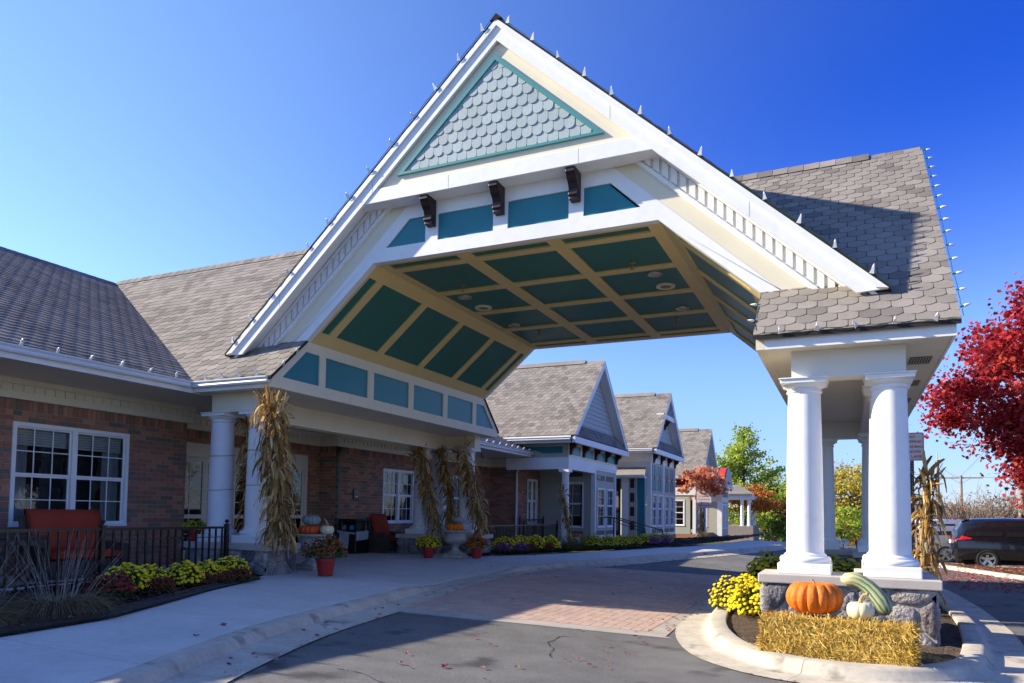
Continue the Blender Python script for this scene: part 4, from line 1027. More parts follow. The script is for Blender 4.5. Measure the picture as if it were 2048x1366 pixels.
ASPH = mat('worn_asphalt', (0.17, 0.166, 0.158), 0.93, spec=0.2, noise=((0.16, 0.14), (0.6, 0.12), (2.6, 0.1), (150.0, 0.7)), bump=(170.0, 0.008), spots=(1.15, 0.605, (0.055, 0.054, 0.052), 0.8))
CONC = mat('broom_concrete', (0.6, 0.57, 0.52), 0.9, spec=0.2, noise=((1.2, 0.07), (9.0, 0.05), (150.0, 0.12)), bump=(160.0, 0.003))
KERBM = mat('kerb_concrete', (0.5, 0.45, 0.365), 0.9, spec=0.2, noise=((2.5, 0.12), (14.0, 0.09), (160.0, 0.1)), bump=(90.0, 0.004), spots=(2.4, 0.60, (0.12, 0.105, 0.085), 0.6))
PAVER = mat('clay_paver', (0.3, 0.19, 0.14), 0.9, spec=0.2, noise=((0.8, 0.08), (70.0, 0.15)), bump=(120.0, 0.003), rand=0.05,
            palette=[(0.5, 0.36, 0.285), (0.46, 0.335, 0.27), (0.53, 0.38, 0.3), (0.48, 0.35, 0.285)])
PSAND = mat('paver_joint_sand', (0.15, 0.11, 0.085), 0.95, spec=0.1)
MULCH = mat('dark_mulch', (0.022, 0.017, 0.014), 0.95, spec=0.15, noise=((8.0, 0.4), (45.0, 0.5)), bump=(30.0, 0.06))
SOIL = mat('island_soil', (0.115, 0.085, 0.06), 0.95, spec=0.1, noise=((5.0, 0.3), (40.0, 0.4)), bump=(35.0, 0.05))
GRASSM = mat('lawn', (0.07, 0.085, 0.03), 0.95, spec=0.1, noise=((0.6, 0.25), (25.0, 0.35)), bump=(40.0, 0.03))

m = MB(); gy = [(-400, -0.3), (46, -0.3), (110, -2.85), (1400, -2.85)]
for (a, za), (b, zb) in zip(gy[:-1], gy[1:]): m.add([(-600, a, za), (600, a, za), (600, b, zb), (-600, b, zb)], [(0, 1, 2, 3)])
tag(m.build('ground', GRASSM), kind='structure')
# asphalt sheet
xs = list(np.arange(-9.5, 8.1, 0.5)) + [12, 20, 35, 60]; ys = list(np.arange(-8, 24, 0.5)) + list(np.arange(24, 60, 2)) + [70, 90, 120]
V_ = []; F_ = []
for y in ys:
    for x in xs: V_.append((x, y, road_z(x, y) - (0.12 if x < xk(y) - 0.2 else 0)))
for j in range(len(ys) - 1):
    for i in range(len(xs) - 1):
        a = j * len(xs) + i; F_.append((a, a + 1, a + 1 + len(xs), a + len(xs)))
m = MB(); m.add(V_, F_); tag(smooth_auto(m.build('drive_asphalt', ASPH), 60), kind='structure')

# herringbone pavers across the canopy drive
PPOLY = [(-6.42, 10.05), (-2.74, 10.9), (-2.74, 21.35), (-6.6, 19.9), (-7.16, 18.2), (-7.22, 16.5), (-7.05, 13.6)]
ps = 0.27 / 4.7
m = MB(); m.prism([(x, y, 0.27 * (1 - (x + 7.2) / 4.7) + 0.004) for x, y in PPOLY], (0, 0, -0.03)); pav = tag(m.build('paver_crossing', PSAND), kind='structure')
wv = 0.15; hp = []; gj = 0.010; Lu = math.hypot(1, ps)
inner = [(x * Lu, y) for x, y in PPOLY]
if area2(inner) < 0: inner = inner[::-1]
for a in range(-160, 170):
    for b in range(-60, 60):
        ox = (a + 2 * b) * wv; oy = (a - 2 * b) * wv
        if not (-8 < ox < -2 and 9 < oy < 22): continue
        for (u0, u1, v0, v1) in ((0, 1, 0, 2), (1, 3, 0, 1)):
            r = [(ox + u0 * wv + gj / 2, oy + v0 * wv + gj / 2), (ox + u1 * wv - gj / 2, oy + v0 * wv + gj / 2), (ox + u1 * wv - gj / 2, oy + v1 * wv - gj / 2), (ox + u0 * wv + gj / 2, oy + v1 * wv - gj / 2)]
            q = clip(r, inner)
            if len(q) >= 3 and abs(area2(q)) > 1.5e-3: hp.append(q)
field(pav, 'paver', PAVER, hp, (0, 0, 0.27 * (1 - 7.2 / 4.7) + 0.005), Vector((1, 0, -ps)).normalized(), (0, 1, 0), thick=0.008, limit=300, stuff_name='paver_field')
# concrete bands framing the pavers
def band(name, pts, h=0.012):
    m = MB(); m.prism([(x, y, road_z(x, y) + h) for x, y in pts], (0, 0, -0.04)); return tag(m.build(name, mat('worn_band_concrete', (0.4, 0.35, 0.3), 0.92, noise=((2.0, 0.1), (120.0, 0.12)))), kind='structure')
band('front_paver_band', [(-6.28, 9.66), (-2.3, 10.55), (-2.72, 10.89), (-6.43, 10.04)])
band('side_paver_band', [(-2.73, 10.9), (-2.42, 10.62), (-2.62, 15.0), (-2.66, 21.4), (-2.73, 21.38)], 0.010)
band('far_paver_band', [(-6.6, 19.91), (-2.66, 21.4), (-2.66, 21.75), (-6.55, 20.25)])

# swept kerbs made of cast segments
def sweep_kerb(parent, path, prof_at, name='kerb_segment', seg=12, gap=0.006, matl=None):
    """path: list of (x, y); prof_at(i) -> list of (offset to the right of travel, z)"""
    n = len(path); nr = []
    for i in range(n):
        a = Vector(path[max(i - 1, 0)]); b = Vector(path[min(i + 1, n - 1)]); t = (b - a).normalized(); nr.append(Vector((t.y, -t.x)))
    i = 0
    while i < n - 1:
        j = min(i + seg, n - 1); m = MB(); rows = []
        for k in range(i, j + 1):
            P = Vector(path[k])
            if k == j and j < n - 1:
                dv = (Vector(path[k - 1]) - P); P = P + dv.normalized() * gap
            rows.append([(P.x + nr[k].x * o, P.y + nr[k].y * o, z) for o, z in prof_at(k)])
        q = len(rows[0]); vs = [p for r in rows for p in r]; fs = []
        for a in range(len(rows) - 1):
            for b in range(q - 1): fs.append((a * q + b, (a + 1) * q + b, (a + 1) * q + b + 1, a * q + b + 1))
        bot = len(vs); 
        for r in (rows[0], rows[-1]):
            base = len(vs); vs += r + [(r[-1][0], r[-1][1], r[-1][2] - 0.1), (r[0][0], r[0][1], r[-1][2] - 0.1)]; fs.append(tuple(range(base, base + q + 2)))
        m.add(vs, fs); o = m.build(name, matl or KERBM, parent); smooth_auto(o, 35)
        i = j
ky = list(np.arange(-6, 60.1, 0.4)); path = [(xk(y), y) for y in ky]
lk = MB(); lk.box(-7.0, -6.9, 14.0, 14.1, 0.0, 0.05); lko = tag(lk.build('left_kerb', KERBM), kind='structure')
def lprof(i):
    y = ky[i]; z0 = road_z(path[i][0], y); h = kerb_h(y); zt = z0 + h
    return [(-0.16, zt - 0.0), (-0.02, zt), (0.03, zt - 0.12 * h), (0.07, zt - 0.45 * h), (0.10, z0 + 0.16 * h), (0.15, z0 + 0.012), (0.22, z0 + 0.004), (0.58, road_z(path[i][0] + 0.58, y) + 0.012)]
sweep_kerb(lko, path, lprof, seg=9)

# footpath slabs between the kerb and the beds / porch
BED = [(-6, -6.0), (0, -7.0), (4.58, -7.57), (5.93, -7.79), (8.6, -9.06), (10.63, -9.83)]
FBED = [(18.9, -9.95), (21, -8.95), (24.3, -7.95), (27.9, -7.0), (32.2, -6.2), (38, -5.6), (46, -5.4), (60, -5.4)]
def walk_left(y):
    if y <= 10.62: return lerp_tab(BED, y)
    if y < 18.9: return -15.3
    return lerp_tab(FBED, y)
pb = MB(); pb.box(-15.2, -9.9, 10.7, 18.8, 0.20, 0.30); wk_o = tag(pb.build('footpath', mat('footpath_base', (0.05, 0.045, 0.04), 0.95)), kind='structure')
cuts = [-6, -2.5, 0.6, 2.6, 4.55, 6.9, 9.2, 10.62, 12.9, 15.2, 17.4, 18.9, 21.2, 23.6, 26.0, 28.4, 31, 34, 38, 42, 47, 52, 60]
for a, b in zip(cuts[:-1], cuts[1:]):
    yy = np.linspace(a + 0.006, b - 0.006, 7); vs = []; fs = []
    nx = 6 if a < 10.6 or a > 18.8 else 12
    for y in yy:
        x0 = xk(y) - 0.165; x1 = walk_left(min(max(y, a + .01), b - .01))
        for k in range(nx):
            x = x0 + (x1 - x0) * k / (nx - 1); vs.append((x, y, walk_z(x, y)))
    for j in range(len(yy) - 1):
        for k in range(nx - 1):
            p = j * nx + k; fs.append((p, p + nx, p + nx + 1, p + 1))
    base = len(vs)
    ring = [k for k in range(nx)] + [j * nx + nx - 1 for j in range(1, len(yy))] + [(len(yy) - 1) * nx + k for k in range(nx - 2, -1, -1)] + [j * nx for j in range(len(yy) - 2, 0, -1)]
    vs += [(vs[r][0], vs[r][1], vs[r][2] - 0.08) for r in ring]
    for i in range(len(ring)): fs.append((ring[i], ring[(i + 1) % len(ring)], base + (i + 1) % len(ring), base + i))
    m = MB(); m.add(vs, fs); smooth_auto(m.build('concrete_slab', CONC, wk_o), 40)

# planting beds
def bed(name, pts, z, mt, lump=0.05, seed=1):
    rs = np.random.RandomState(seed); cv = pts if area2(pts) > 0 else pts[::-1]
    x0, x1 = min(p[0] for p in pts), max(p[0] for p in pts); y0, y1 = min(p[1] for p in pts), max(p[1] for p in pts)
    me_ = MB(); st = 0.22; nx = int((x1 - x0) / st) + 2; ny = int((y1 - y0) / st) + 2
    H = rs.uniform(-lump, lump, (ny + 1, nx + 1))
    for j in range(ny):
        for i in range(nx):
            c_ = clip([(x0 + i * st, y0 + j * st), (x0 + (i + 1) * st, y0 + j * st), (x0 + (i + 1) * st, y0 + (j + 1) * st), (x0 + i * st, y0 + (j + 1) * st)], cv)
            if len(c_) >= 3:
                def hz(p):
                    fi = (p[0] - x0) / st; fj = (p[1] - y0) / st; a, b = int(fi), int(fj); u, v = fi - a, fj - b; a = min(a, nx - 1); b = min(b, ny - 1)
                    return (H[b, a] * (1 - u) + H[b, a + 1] * u) * (1 - v) + (H[b + 1, a] * (1 - u) + H[b + 1, a + 1] * u) * v
                me_.add([(p[0], p[1], z + hz(p)) for p in c_], [tuple(range(len(c_)))])
    o = me_.build(name, mt); bm = bmesh.new(); bm.from_mesh(o.data); bmesh.ops.remove_doubles(bm, verts=bm.verts, dist=0.003); bm.to_mesh(o.data); bm.free()
    smooth_auto(o, 70); return tag(o, kind='structure')
bed('planting_bed', [(-7.1, 0.0), (-7.6, 4.58), (-7.84, 5.93), (-9.1, 8.6), (-9.87, 10.65), (-10.2, 11.05), (-11.6, 11.05), (-11.2, 0.0)], 0.50, MULCH, 0.03, 2)
bed('far_planting_bed', [(-9.9, 19.2), (-8.95, 21.2), (-7.95, 24.5), (-7.0, 28.1), (-6.2, 32.4), (-5.6, 38.2), (-5.4, 46), (-5.4, 58), (-9.8, 58), (-10.6, 30), (-11.4, 26), (-11.6, 19.2)], 0.50, MULCH, 0.03, 3)
m = MB(); m.box(-14.3, -11.19, -1.0, 11.3, 0.3, 0.47); tag(m.build('patio', CONC), kind='structure')
m = MB(); m.box(-14.6, -11.3, 18.7, 32.4, 0.3, 0.465); tag(m.build('far_patio', CONC), kind='structure')
# black lawn edging along the bed
EDG = mat('black_edging', (0.01, 0.01, 0.011), 0.4)
m = MB(); 
for k in range(3): m.tube([(lerp_tab(BED, y) - 0.02 - 0.07 * k, y, 0.505 + 0.01 * k) for y in np.arange(-1, 10.7, 0.3)], 0.028, 6)
tag(m.build('bed_edging', EDG), 'black plastic edging along the near flower bed', 'edging')

# island round the right-hand piers
ISL = [(-1.95, 16.5), (-1.92, 13.6), (-1.70, 11.5), (-1.27, 10.04), (-0.77, 9.36), (-0.22, 9.12), (0.45, 9.2), (1.0, 9.75), (1.26, 10.8), (1.45, 12.6), (1.55, 14.4), (1.55, 18.0), (1.3, 21.8), (0.5, 23.8), (-0.5, 24.1), (-1.45, 22.8), (-1.88, 20.0)]
def catmull(P, per=8):
    out = []; n = len(P)
    for i in range(n):
        p0, p1, p2, p3 = [Vector(P[(i + k) % n]) for k in (-1, 0, 1, 2)]
        for t in np.linspace(0, 1, per, endpoint=False):
            out.append(0.5 * ((2 * p1) + (p2 - p0) * t + (2 * p0 - 5 * p1 + 4 * p2 - p3) * t * t + (3 * p1 - p0 - 3 * p2 + p3) * t ** 3))
    return [(v.x, v.y) for v in out]
isl = catmull(ISL, 6); isl.append(isl[0])
# remove the pinch at the seam by a closed copy at both ends
ik = MB(); ik.box(-0.1, 0.0, 23.0, 23.1, 0.0, 0.05); iko = tag(ik.build('island_kerb', KERBM), kind='structure')
def iprof(i): return [(-0.012, -0.02), (-0.01, 0.135), (0.0, 0.15), (0.03, 0.157), (0.19, 0.155), (0.225, 0.146), (0.255, 0.12), (0.30, 0.04), (0.335, 0.022), (0.40, 0.017), (0.74, 0.013)]
sweep_kerb(iko, isl, iprof, seg=14)
ic = [p for p in isl[:-1]]
cx_ = (sum(p[0] for p in ic) / len(ic), sum(p[1] for p in ic) / len(ic))
# soil as a fan grid (island outline is star shaped about its axis)
sm = MB(); rs = np.random.RandomState(4); rings = 9; vs = []
for r in range(rings + 1):
    f = r / rings
    for p in ic:
        q = (0.0 * (1 - f) + p[0] * f, max(min(p[1], 22.5), 10.6) * (1 - f) + p[1] * f); vs.append((q[0] if f > 0 else -0.15, q[1], 0.105 + (rs.uniform(-0.03, 0.03) if f < 1 else -0.015)))
fs = []; n = len(ic)
for r in range(rings):
    for i in range(n): fs.append((r * n + i, r * n + (i + 1) % n, (r + 1) * n + (i + 1) % n, (r + 1) * n + i))
sm.add(vs, fs); tag(smooth_auto(sm.build('island_soil', SOIL), 80), kind='structure')

# lawn island by the parked cars
LI = [(3.05, 31.2), (3.25, 29.9), (3.75, 28.3), (4.65, 25.8), (6.3, 23.0), (16, 22.4), (30, 22.4), (30, 28.2), (12, 28.8), (5.2, 30.2), (3.6, 31.5)]
li = catmull(LI, 5); li.append(li[0])
m = MB(); m.box(10.0, 10.1, 25.0, 25.1, 0.0, 0.04); lio = tag(m.build('lawn_kerb', KERBM), kind='structure')
sweep_kerb(lio, li, lambda i: [(-0.01, -0.02), (0.0, 0.13), (0.14, 0.13), (0.18, 0.1), (0.22, 0.006)], seg=40)
m = MB(); m.add([(p[0], p[1], 0.12) for p in li[:-1]], [tuple(range(len(li) - 1))]); tag(m.build('lawn_island', GRASSM), kind='structure')
# lawn and verge beyond the parking
m = MB(); m.box(1.5, 70, 41.5, 46, -0.02, 0.14); tag(m.build('verge', GRASSM), kind='structure')
# ================================================================== fences, furniture, autumn display
def fence(label, x, y0, y1, z0, z1, step, posts, collar=None, pr=0.009):
    t = thing('metal_fence', label, 'fence', (x, y0, z0))
    m = MB(); m.box(x - 0.02, x + 0.02, y0, y1, z1 - 0.045, z1); m.build('top_rail', BLACK, t)
    m = MB(); m.box(x - 0.016, x + 0.016, y0, y1, z0 + 0.1, z0 + 0.13); m.build('bottom_rail', BLACK, t)
    if collar:
        m = MB(); m.box(x - 0.006, x + 0.006, y0, y1, collar - 0.006, collar + 0.006); m.build('collar_rail', BLACK, t)
    y = y0 + step / 2; pm = None
    while y < y1:
        if min(abs(y - p) for p in posts) > 0.05:
            if pm is None:
                m = MB(); m.box(-pr, pr, -pr, pr, 0.02, z1 - z0 - 0.046)
                if collar:
                    m.lathe([(0.012, collar - z0 - 0.03), (0.024, collar - z0 - 0.012), (0.024, collar - z0 + 0.012), (0.012, collar - z0 + 0.03)], (0, 0, 0), 8)
                pm = m.mesh('picket'); pm.materials.append(BLACK)
            o = bpy.data.objects.new('picket', pm); COL.objects.link(o); o.parent = t; o.location = (0, y - y0, 0)
        y += step
    for p in posts:
        m = MB(); m.box(x - 0.035, x + 0.035, p - 0.035, p + 0.035, z0 - 0.05, z1 + 0.03); m.box(x - 0.048, x + 0.048, p - 0.048, p + 0.048, z1 + 0.03, z1 + 0.045)
        m.lathe([(0.015, z1 + 0.045), (0.015, z1 + 0.065), (0.035, z1 + 0.08), (0.04, z1 + 0.1), (0.03, z1 + 0.125), (0.0, z1 + 0.135)], (x, p, 0), 12)
        m.build('post', BLACK, t)
    return t
fence('near black metal fence in front of the wicker seats', -10.85, 1.2, 10.7, 0.49, 1.42, 0.152, [3.2, 5.6, 8.07, 10.66], collar=1.22, pr=0.014)
fence('far black metal fence behind the yellow and purple mums', -10.85, 21.6, 28.3, 0.47, 1.33, 0.115, [21.65, 24.9, 28.25])
fence('short black railing beside the downspout on the far patio', -12.4, 28.0, 30.6, 0.47, 1.5, 0.115, [28.03, 30.55])

# ---- wicker furniture
WICK = mat('brown_wicker', (0.095, 0.068, 0.052), 0.7, noise=((120.0, 0.5), (6.0, 0.15)), bump=(110.0, 0.02), spec=0.3)
CUSH = mat('rust_orange_cushion', (0.36, 0.055, 0.028), 0.85, noise=(4.0, 0.06), spec=0.15)
def pillow(parent, x0, x1, y0, y1, z0, z1, m_, name='cushion', bulge=0.25, tilt=0.0):
    b = bmesh.new(); bmesh.ops.create_cube(b, size=1.0)
    bmesh.ops.subdivide_edges(b, edges=b.edges[:], cuts=5, use_grid_fill=True)
    org = root_org(parent); c = Vector(((x0 + x1) / 2, (y0 + y1) / 2, (z0 + z1) / 2)); d = Vector((x1 - x0, y1 - y0, z1 - z0))
    ax = min(range(3), key=lambda k: d[k])
    for v in b.verts:
        p = v.co * 2; o = [p[k] for k in range(3) if k != ax]
        f = (1 - o[0] ** 4) * (1 - o[1] ** 4); s = 0.55 + 0.45 * f ** 0.35 + bulge * 0.3 * f
        q = [p[0], p[1], p[2]]; q[ax] *= s
        w_ = Vector((q[0] * d.x / 2, q[1] * d.y / 2, q[2] * d.z / 2)); w_.x += -tilt * (q[2] * d.z / 2)
        v.co = c + w_ - org
    me = bpy.data.meshes.new(name); b.to_mesh(me); b.free(); me.materials.append(m_); me.shade_smooth()
    o = bpy.data.objects.new(name, me); COL.objects.link(o); o.parent = parent; return o
def wicker_seat(name, label, cat, x, y0, y1, z, zb, back_red=None, wide_arm=0.14):
    """faces +X; x is the back plane"""
    t = thing(name, label, cat, (x, (y0 + y1) / 2, z)); d = 0.78
    m = MB(); m.box(x + 0.12, x + d, y0 + wide_arm, y1 - wide_arm, z + 0.06, z + 0.33); bevel(m.build('seat_base', WICK, t), 0.03, 3)
    m = MB(); m.prism([(x + 0.16, y0 + .06, z + 0.1), (x + 0.2, y0 + .06, z + 0.33), (x + 0.02, y0 + .06, zb - 0.05), (x - 0.05, y0 + .06, zb - 0.08)], (0, y1 - y0 - .12, 0)); bevel(m.build('backrest', WICK, t), 0.03, 3)
    for a in (y0, y1 - wide_arm):
        m = MB(); pts = [(x + 0.06, z), (x + d - 0.02, z), (x + d + 0.02, z + 0.25), (x + d + 0.03, z + 0.52), (x + d - 0.03, z + 0.6), (x + 0.3, z + 0.63), (x + 0.08, z + 0.66)]
        m.prism([(px_, a, pz) for px_, pz in pts], (0, wide_arm, 0)); bevel(m.build('arm', WICK, t), 0.035, 3)
    pillow(t, x + 0.2, x + d + 0.01, y0 + wide_arm + 0.01, y1 - wide_arm - 0.01, z + 0.33, z + 0.50, CUSH, 'seat_cushion')
    pillow(t, x + 0.08, x + 0.27, y0 + wide_arm + 0.02, y1 - wide_arm - 0.02, z + 0.47, zb + 0.04, CUSH, 'back_cushion', 0.4, tilt=0.3)
    return t
wicker_seat('wicker_loveseat', 'brown wicker loveseat with rust orange cushions under the large window', 'seat', -13.25, 8.18, 9.85, 0.48, 1.66)
wicker_seat('wicker_armchair', 'wicker armchair with orange cushion cut off by the left edge', 'seat', -12.9, 6.0, 6.95, 0.48, 1.5)
wicker_seat('wicker_armchair', 'dark wicker armchair with red back cushion beside the bin', 'seat', -13.6, 18.95, 20.05, 0.48, 1.62)
wicker_seat('wicker_armchair', 'wicker armchair mostly hidden behind the far corn stalks', 'seat', -13.6, 22.6, 23.7, 0.48, 1.55)
t = thing('wicker_side_table', 'brown wicker side table beside the loveseat', 'table', (-12.4, 7.65, 0.48))
m = MB(); m.box(-12.75, -12.1, 7.2, 8.05, 1.22, 1.27); bevel(m.build('table_top', WICK, t), 0.02, 2)
m = MB(); m.prism([(-12.1, 7.25, 1.22), (-12.1, 8.0, 1.22), (-12.1, 8.0, 1.05), (-12.1, 7.8, 1.1), (-12.1, 7.62, 1.115), (-12.1, 7.45, 1.1), (-12.1, 7.25, 1.05)], (-0.05, 0, 0)); m.build('apron', WICK, t)
for a in (-12.73, -12.16):
    for b in (7.22, 7.97):
        m = MB(); m.box(a, a + 0.055, b, b + 0.055, 0.48, 1.22); m.build('leg', WICK, t)
m = MB(); m.box(-12.7, -12.15, 7.27, 7.97, 0.72, 0.745); m.build('lower_shelf', WICK, t)

# ---- litter bin with plastic liner
t = thing('litter_bin', 'black litter bin with a clear plastic bag hanging out', 'bin', (-13.55, 18.35, 0.48), rz=0.0)
BINM = mat('black_plastic', (0.008, 0.008, 0.01), 0.4)
m = MB(); x0, x1, y0, y1 = -13.9, -13.25, 18.0, 18.7
m.box(x0, x1, y0, y1, 0.48, 1.12); bevel(m.build('bin_body', BINM, t), 0.04, 3)
m = MB()
for (a, b, c, d) in ((x0, x0 + .06, y0, y0 + .06), (x1 - .06, x1, y0, y0 + .06), (x0, x0 + .06, y1 - .06, y1), (x1 - .06, x1, y1 - .06, y1)): m.box(a, b, c, d, 1.121, 1.42)
m.box((x0 + x1) / 2 - .02, (x0 + x1) / 2 + .02, y0 + .005, y0 + .05, 1.122, 1.419); m.box(x0 + .1, x1 - .1, y0 + .1, y1 - .1, 1.1225, 1.4185)
m.build('hood_frame', BINM, t)
m = MB(); m.box(x0 - .01, x1 + .01, y0 - .01, y1 + .01, 1.42, 1.5); bevel(m.build('hood', BINM, t), 0.03, 3)
BAG = mat('clear_bag', (0.42, 0.46, 0.55), 0.35, spec=0.5, noise=(14.0, 0.25), bump=(16.0, 0.05))
m = MB(); m.prism([(x0 + .08, y0 - .012, 1.13), (x1 - .22, y0 - .012, 1.12), (x1 - .25, y0 - .03, 0.62), (x0 + .06, y0 - .03, 0.66)], (0, -0.012, 0)); m.prism([(x0, y0 - .01, 1.16), (x1, y0 - .01, 1.1), (x1, y0 - .02, 1.05), (x0, y0 - .02, 1.1)], (0, -0.01, 0)); m.prism([(x1 + .01, y0, 1.13), (x1 + .01, y1 - .1, 1.15), (x1 + .02, y1 - .12, 0.9), (x1 + .02, y0, 0.86)], (0.01, 0, 0)); m.build('liner_bag', BAG, t)
for i, (px_, c_) in enumerate(((x0 + .19, (0.25, 0.27, 0.3)), (x1 - .2, (0.05, 0.25, 0.5)))):
    m = MB(); m.lathe([(0.0, -.09), (0.07, -.06), (0.09, 0), (0.06, 0.06), (0, 0.08)], (px_, y0 + .07, 1.25), 10); smooth_auto(m.build('rubbish', mat('rubbish_%d' % i, c_, 0.5, noise=(20, .3)), t))

# ---- urns
URN = mat('cast_stone_urn', (0.36, 0.355, 0.33), 0.85, noise=((5.0, 0.15), (50.0, 0.12)), bump=(60.0, 0.005), spec=0.2)
def urn(label, x, y, z):
    t = thing('stone_urn', label, 'urn', (x, y, z), group='stone urns at the entrance')
    m = MB(); m.box(x - .28, x + .28, y - .28, y + .28, z, z + 0.08); m.box(x - .23, x + .23, y - .23, y + .23, z + .0802, z + 0.13); bevel(m.build('square_foot', URN, t), 0.012, 2)
    m = MB(); m.lathe([(0.2, .13), (0.2, .16), (0.13, .19), (0.10, .24), (0.095, .30), (0.13, .34), (0.15, .345), (0.15, .365), (0.12, .375)], (x, y, z), 32, cap=False); smooth_auto(m.build('pedestal', URN, t), 50)
    flute = lambda a, s: 1 + (0.018 * abs(math.sin(a * 12)) if 0.12 < s < 0.4 else 0)
    m = MB(); m.lathe([(0.13, .37), (0.24, .40), (0.31, .45), (0.335, .50), (0.30, .535), (0.29, .55), (0.295, .68), (0.33, .70), (0.42, .715), (0.44, .735), (0.44, .755), (0.42, .765), (0.36, .76), (0.30, .72), (0.0, .70)], (x, y, z), 48, flute, cap=False); smooth_auto(m.build('bowl', URN, t), 50)
    return t
UR = urn('stone urn carrying an orange, a grey and a white pumpkin', -10.52, 12.75, 0.48)
urn('stone urn between two potted mums at the far stone pier', -10.05, 18.25, 0.48)

# ---- pumpkins and gourds
ORNG = mat('orange_pumpkin_skin', (0.72, 0.17, 0.014), 0.58, noise=((3.0, 0.14), (12.0, 0.1), (60.0, 0.08)), bump=(22.0, 0.012), spec=0.35, spots=(7.0, 0.63, (0.6, 0.3, 0.06), 0.5))
ORN2 = mat('deep_orange_pumpkin_skin', (0.62, 0.1, 0.015), 0.45, noise=(5.0, 0.1), spec=0.4)
GREYP = mat('blue_grey_pumpkin_skin', (0.25, 0.29, 0.28), 0.55, noise=(7.0, 0.25), spots=(9.0, 0.6, (0.1, 0.13, 0.13), 0.5))
WHTP = mat('cream_pumpkin_skin', (0.74, 0.68, 0.42), 0.45, noise=(6.0, 0.05), spec=0.4)
STEM = mat('dry_stem', (0.36, 0.28, 0.13), 0.8, noise=(20.0, 0.2))
def pumpkin(label, x, y, z, r, h, ribs, mt, stem=0.1, cat='pumpkin', dep=0.16, seed=0):
    t = thing('pumpkin', label, cat, (x, y, z)); rs = random.Random(seed); ph = rs.uniform(0, 6)
    jit = [rs.uniform(0.85, 1.2) for _ in range(ribs)]
    n = 17; prof = []
    for i in range(n):
        a = -math.pi / 2 + math.pi * i / (n - 1); rr = max(0.02, math.cos(a)) ** 0.62 * r; zz = h / 2 + h / 2 * math.sin(a) * 0.999
        if i > n - 4: zz -= (i - (n - 4)) ** 1.5 * h * 0.035
        prof.append((rr if 0 < i < n - 1 else 0.02 * r, zz))
    def fr(an, s):
        k = ((an + ph) / (2 * math.pi) * ribs) % ribs; q = abs(math.sin(math.pi * k)); return (1 - dep * (1 - q) ** 2 * (0.4 + 0.6 * math.sin(math.pi * s))) * (0.97 + 0.05 * (jit[int(k) % ribs] - 1))
    m = MB(); m.lathe(prof, (x, y, z), ribs * 8, fr); smooth_auto(m.build('body', mt, t), 60)
    if stem:
        a = rs.uniform(0, 6.28); d = Vector((math.cos(a), math.sin(a), 0)); p = Vector((x, y, z + h * 0.9))
        m = MB(); m.tube([p, p + Vector((0, 0, stem * .5)) + d * stem * .1, p + Vector((0, 0, stem * .9)) + d * stem * .4, p + Vector((0, 0, stem)) + d * stem * .9], [stem * .28, stem * .17, stem * .13, stem * .16], 8); smooth_auto(m.build('stem', STEM, t))
    return t
pumpkin('huge ribbed orange pumpkin on the straw bale', -0.40, 9.72, 0.585, 0.335, 0.40, 15, ORNG, 0.05, seed=3)
pumpkin('cream white pumpkin with long stem in front of the striped gourd', 0.10, 9.50, 0.575, 0.155, 0.215, 9, WHTP, 0.11, dep=0.08, seed=5)
pumpkin('orange pumpkin on the near urn under a grey one', -10.57, 12.72, 1.20, 0.26, 0.24, 13, ORN2, 0.04, seed=6)
pumpkin('blue-grey pumpkin stacked on the near urn pumpkin', -10.55, 12.74, 1.42, 0.205, 0.23, 11, GREYP, 0.06, seed=7)
pumpkin('cream pumpkin with curved stem at the rim of the near urn', -10.17, 12.8, 1.235, 0.15, 0.2, 8, WHTP, 0.14, dep=0.08, seed=8)
pumpkin('orange pumpkin on the far urn', -10.07, 18.25, 1.20, 0.26, 0.25, 13, ORNG, 0.04, seed=9)
pumpkin('small grey-green pumpkin on top of the far urn pumpkin', -10.0, 18.3, 1.43, 0.175, 0.2, 10, GREYP, 0.06, seed=10)
pumpkin('orange pumpkin on the porch of the nearest pavilion', -10.55, 29.7, 0.55, 0.27, 0.4, 11, ORN2, 0.06, seed=11)
pumpkin('cream pumpkin in front of the pavilion porch', -10.25, 28.9, 0.5, 0.2, 0.3, 9, WHTP, 0.08, dep=0.06, seed=12)
pumpkin('small cream pumpkin by the pot on the near left pier', -12.36, 11.25, 1.08, 0.10, 0.19, 8, WHTP, 0.0, dep=0.06, seed=13)
# striped gourd leaning on the cap
gt = thing('striped_gourd', 'long green striped gourd leaning on the limestone cap', 'gourd', (0.15, 9.8, 0.6))
gm = bpy.data.materials.new('gourd_skin'); gm.use_nodes = True; N = gm.node_tree.nodes; L = gm.node_tree.links; b = N['Principled BSDF']; b.inputs['Roughness'].default_value = 0.45
uvn = N.new('ShaderNodeUVMap'); sx = N.new('ShaderNodeSeparateXYZ'); L.new(uvn.outputs[0], sx.inputs[0])
mu = N.new('ShaderNodeMath'); mu.operation = 'MULTIPLY'; mu.inputs[1].default_value = 62.8; L.new(sx.outputs[0], mu.inputs[0])
nz = N.new('ShaderNodeTexNoise'); nz.inputs['Scale'].default_value = 14; geo = N.new('ShaderNodeNewGeometry'); L.new(geo.outputs['Position'], nz.inputs['Vector'])
ad = N.new('ShaderNodeMath'); ad.operation = 'MULTIPLY_ADD'; ad.inputs[1].default_value = 3.0; L.new(nz.outputs[0], ad.inputs[0]); L.new(mu.outputs[0], ad.inputs[2])
sn = N.new('ShaderNodeMath'); sn.operation = 'SINE'; L.new(ad.outputs[0], sn.inputs[0])
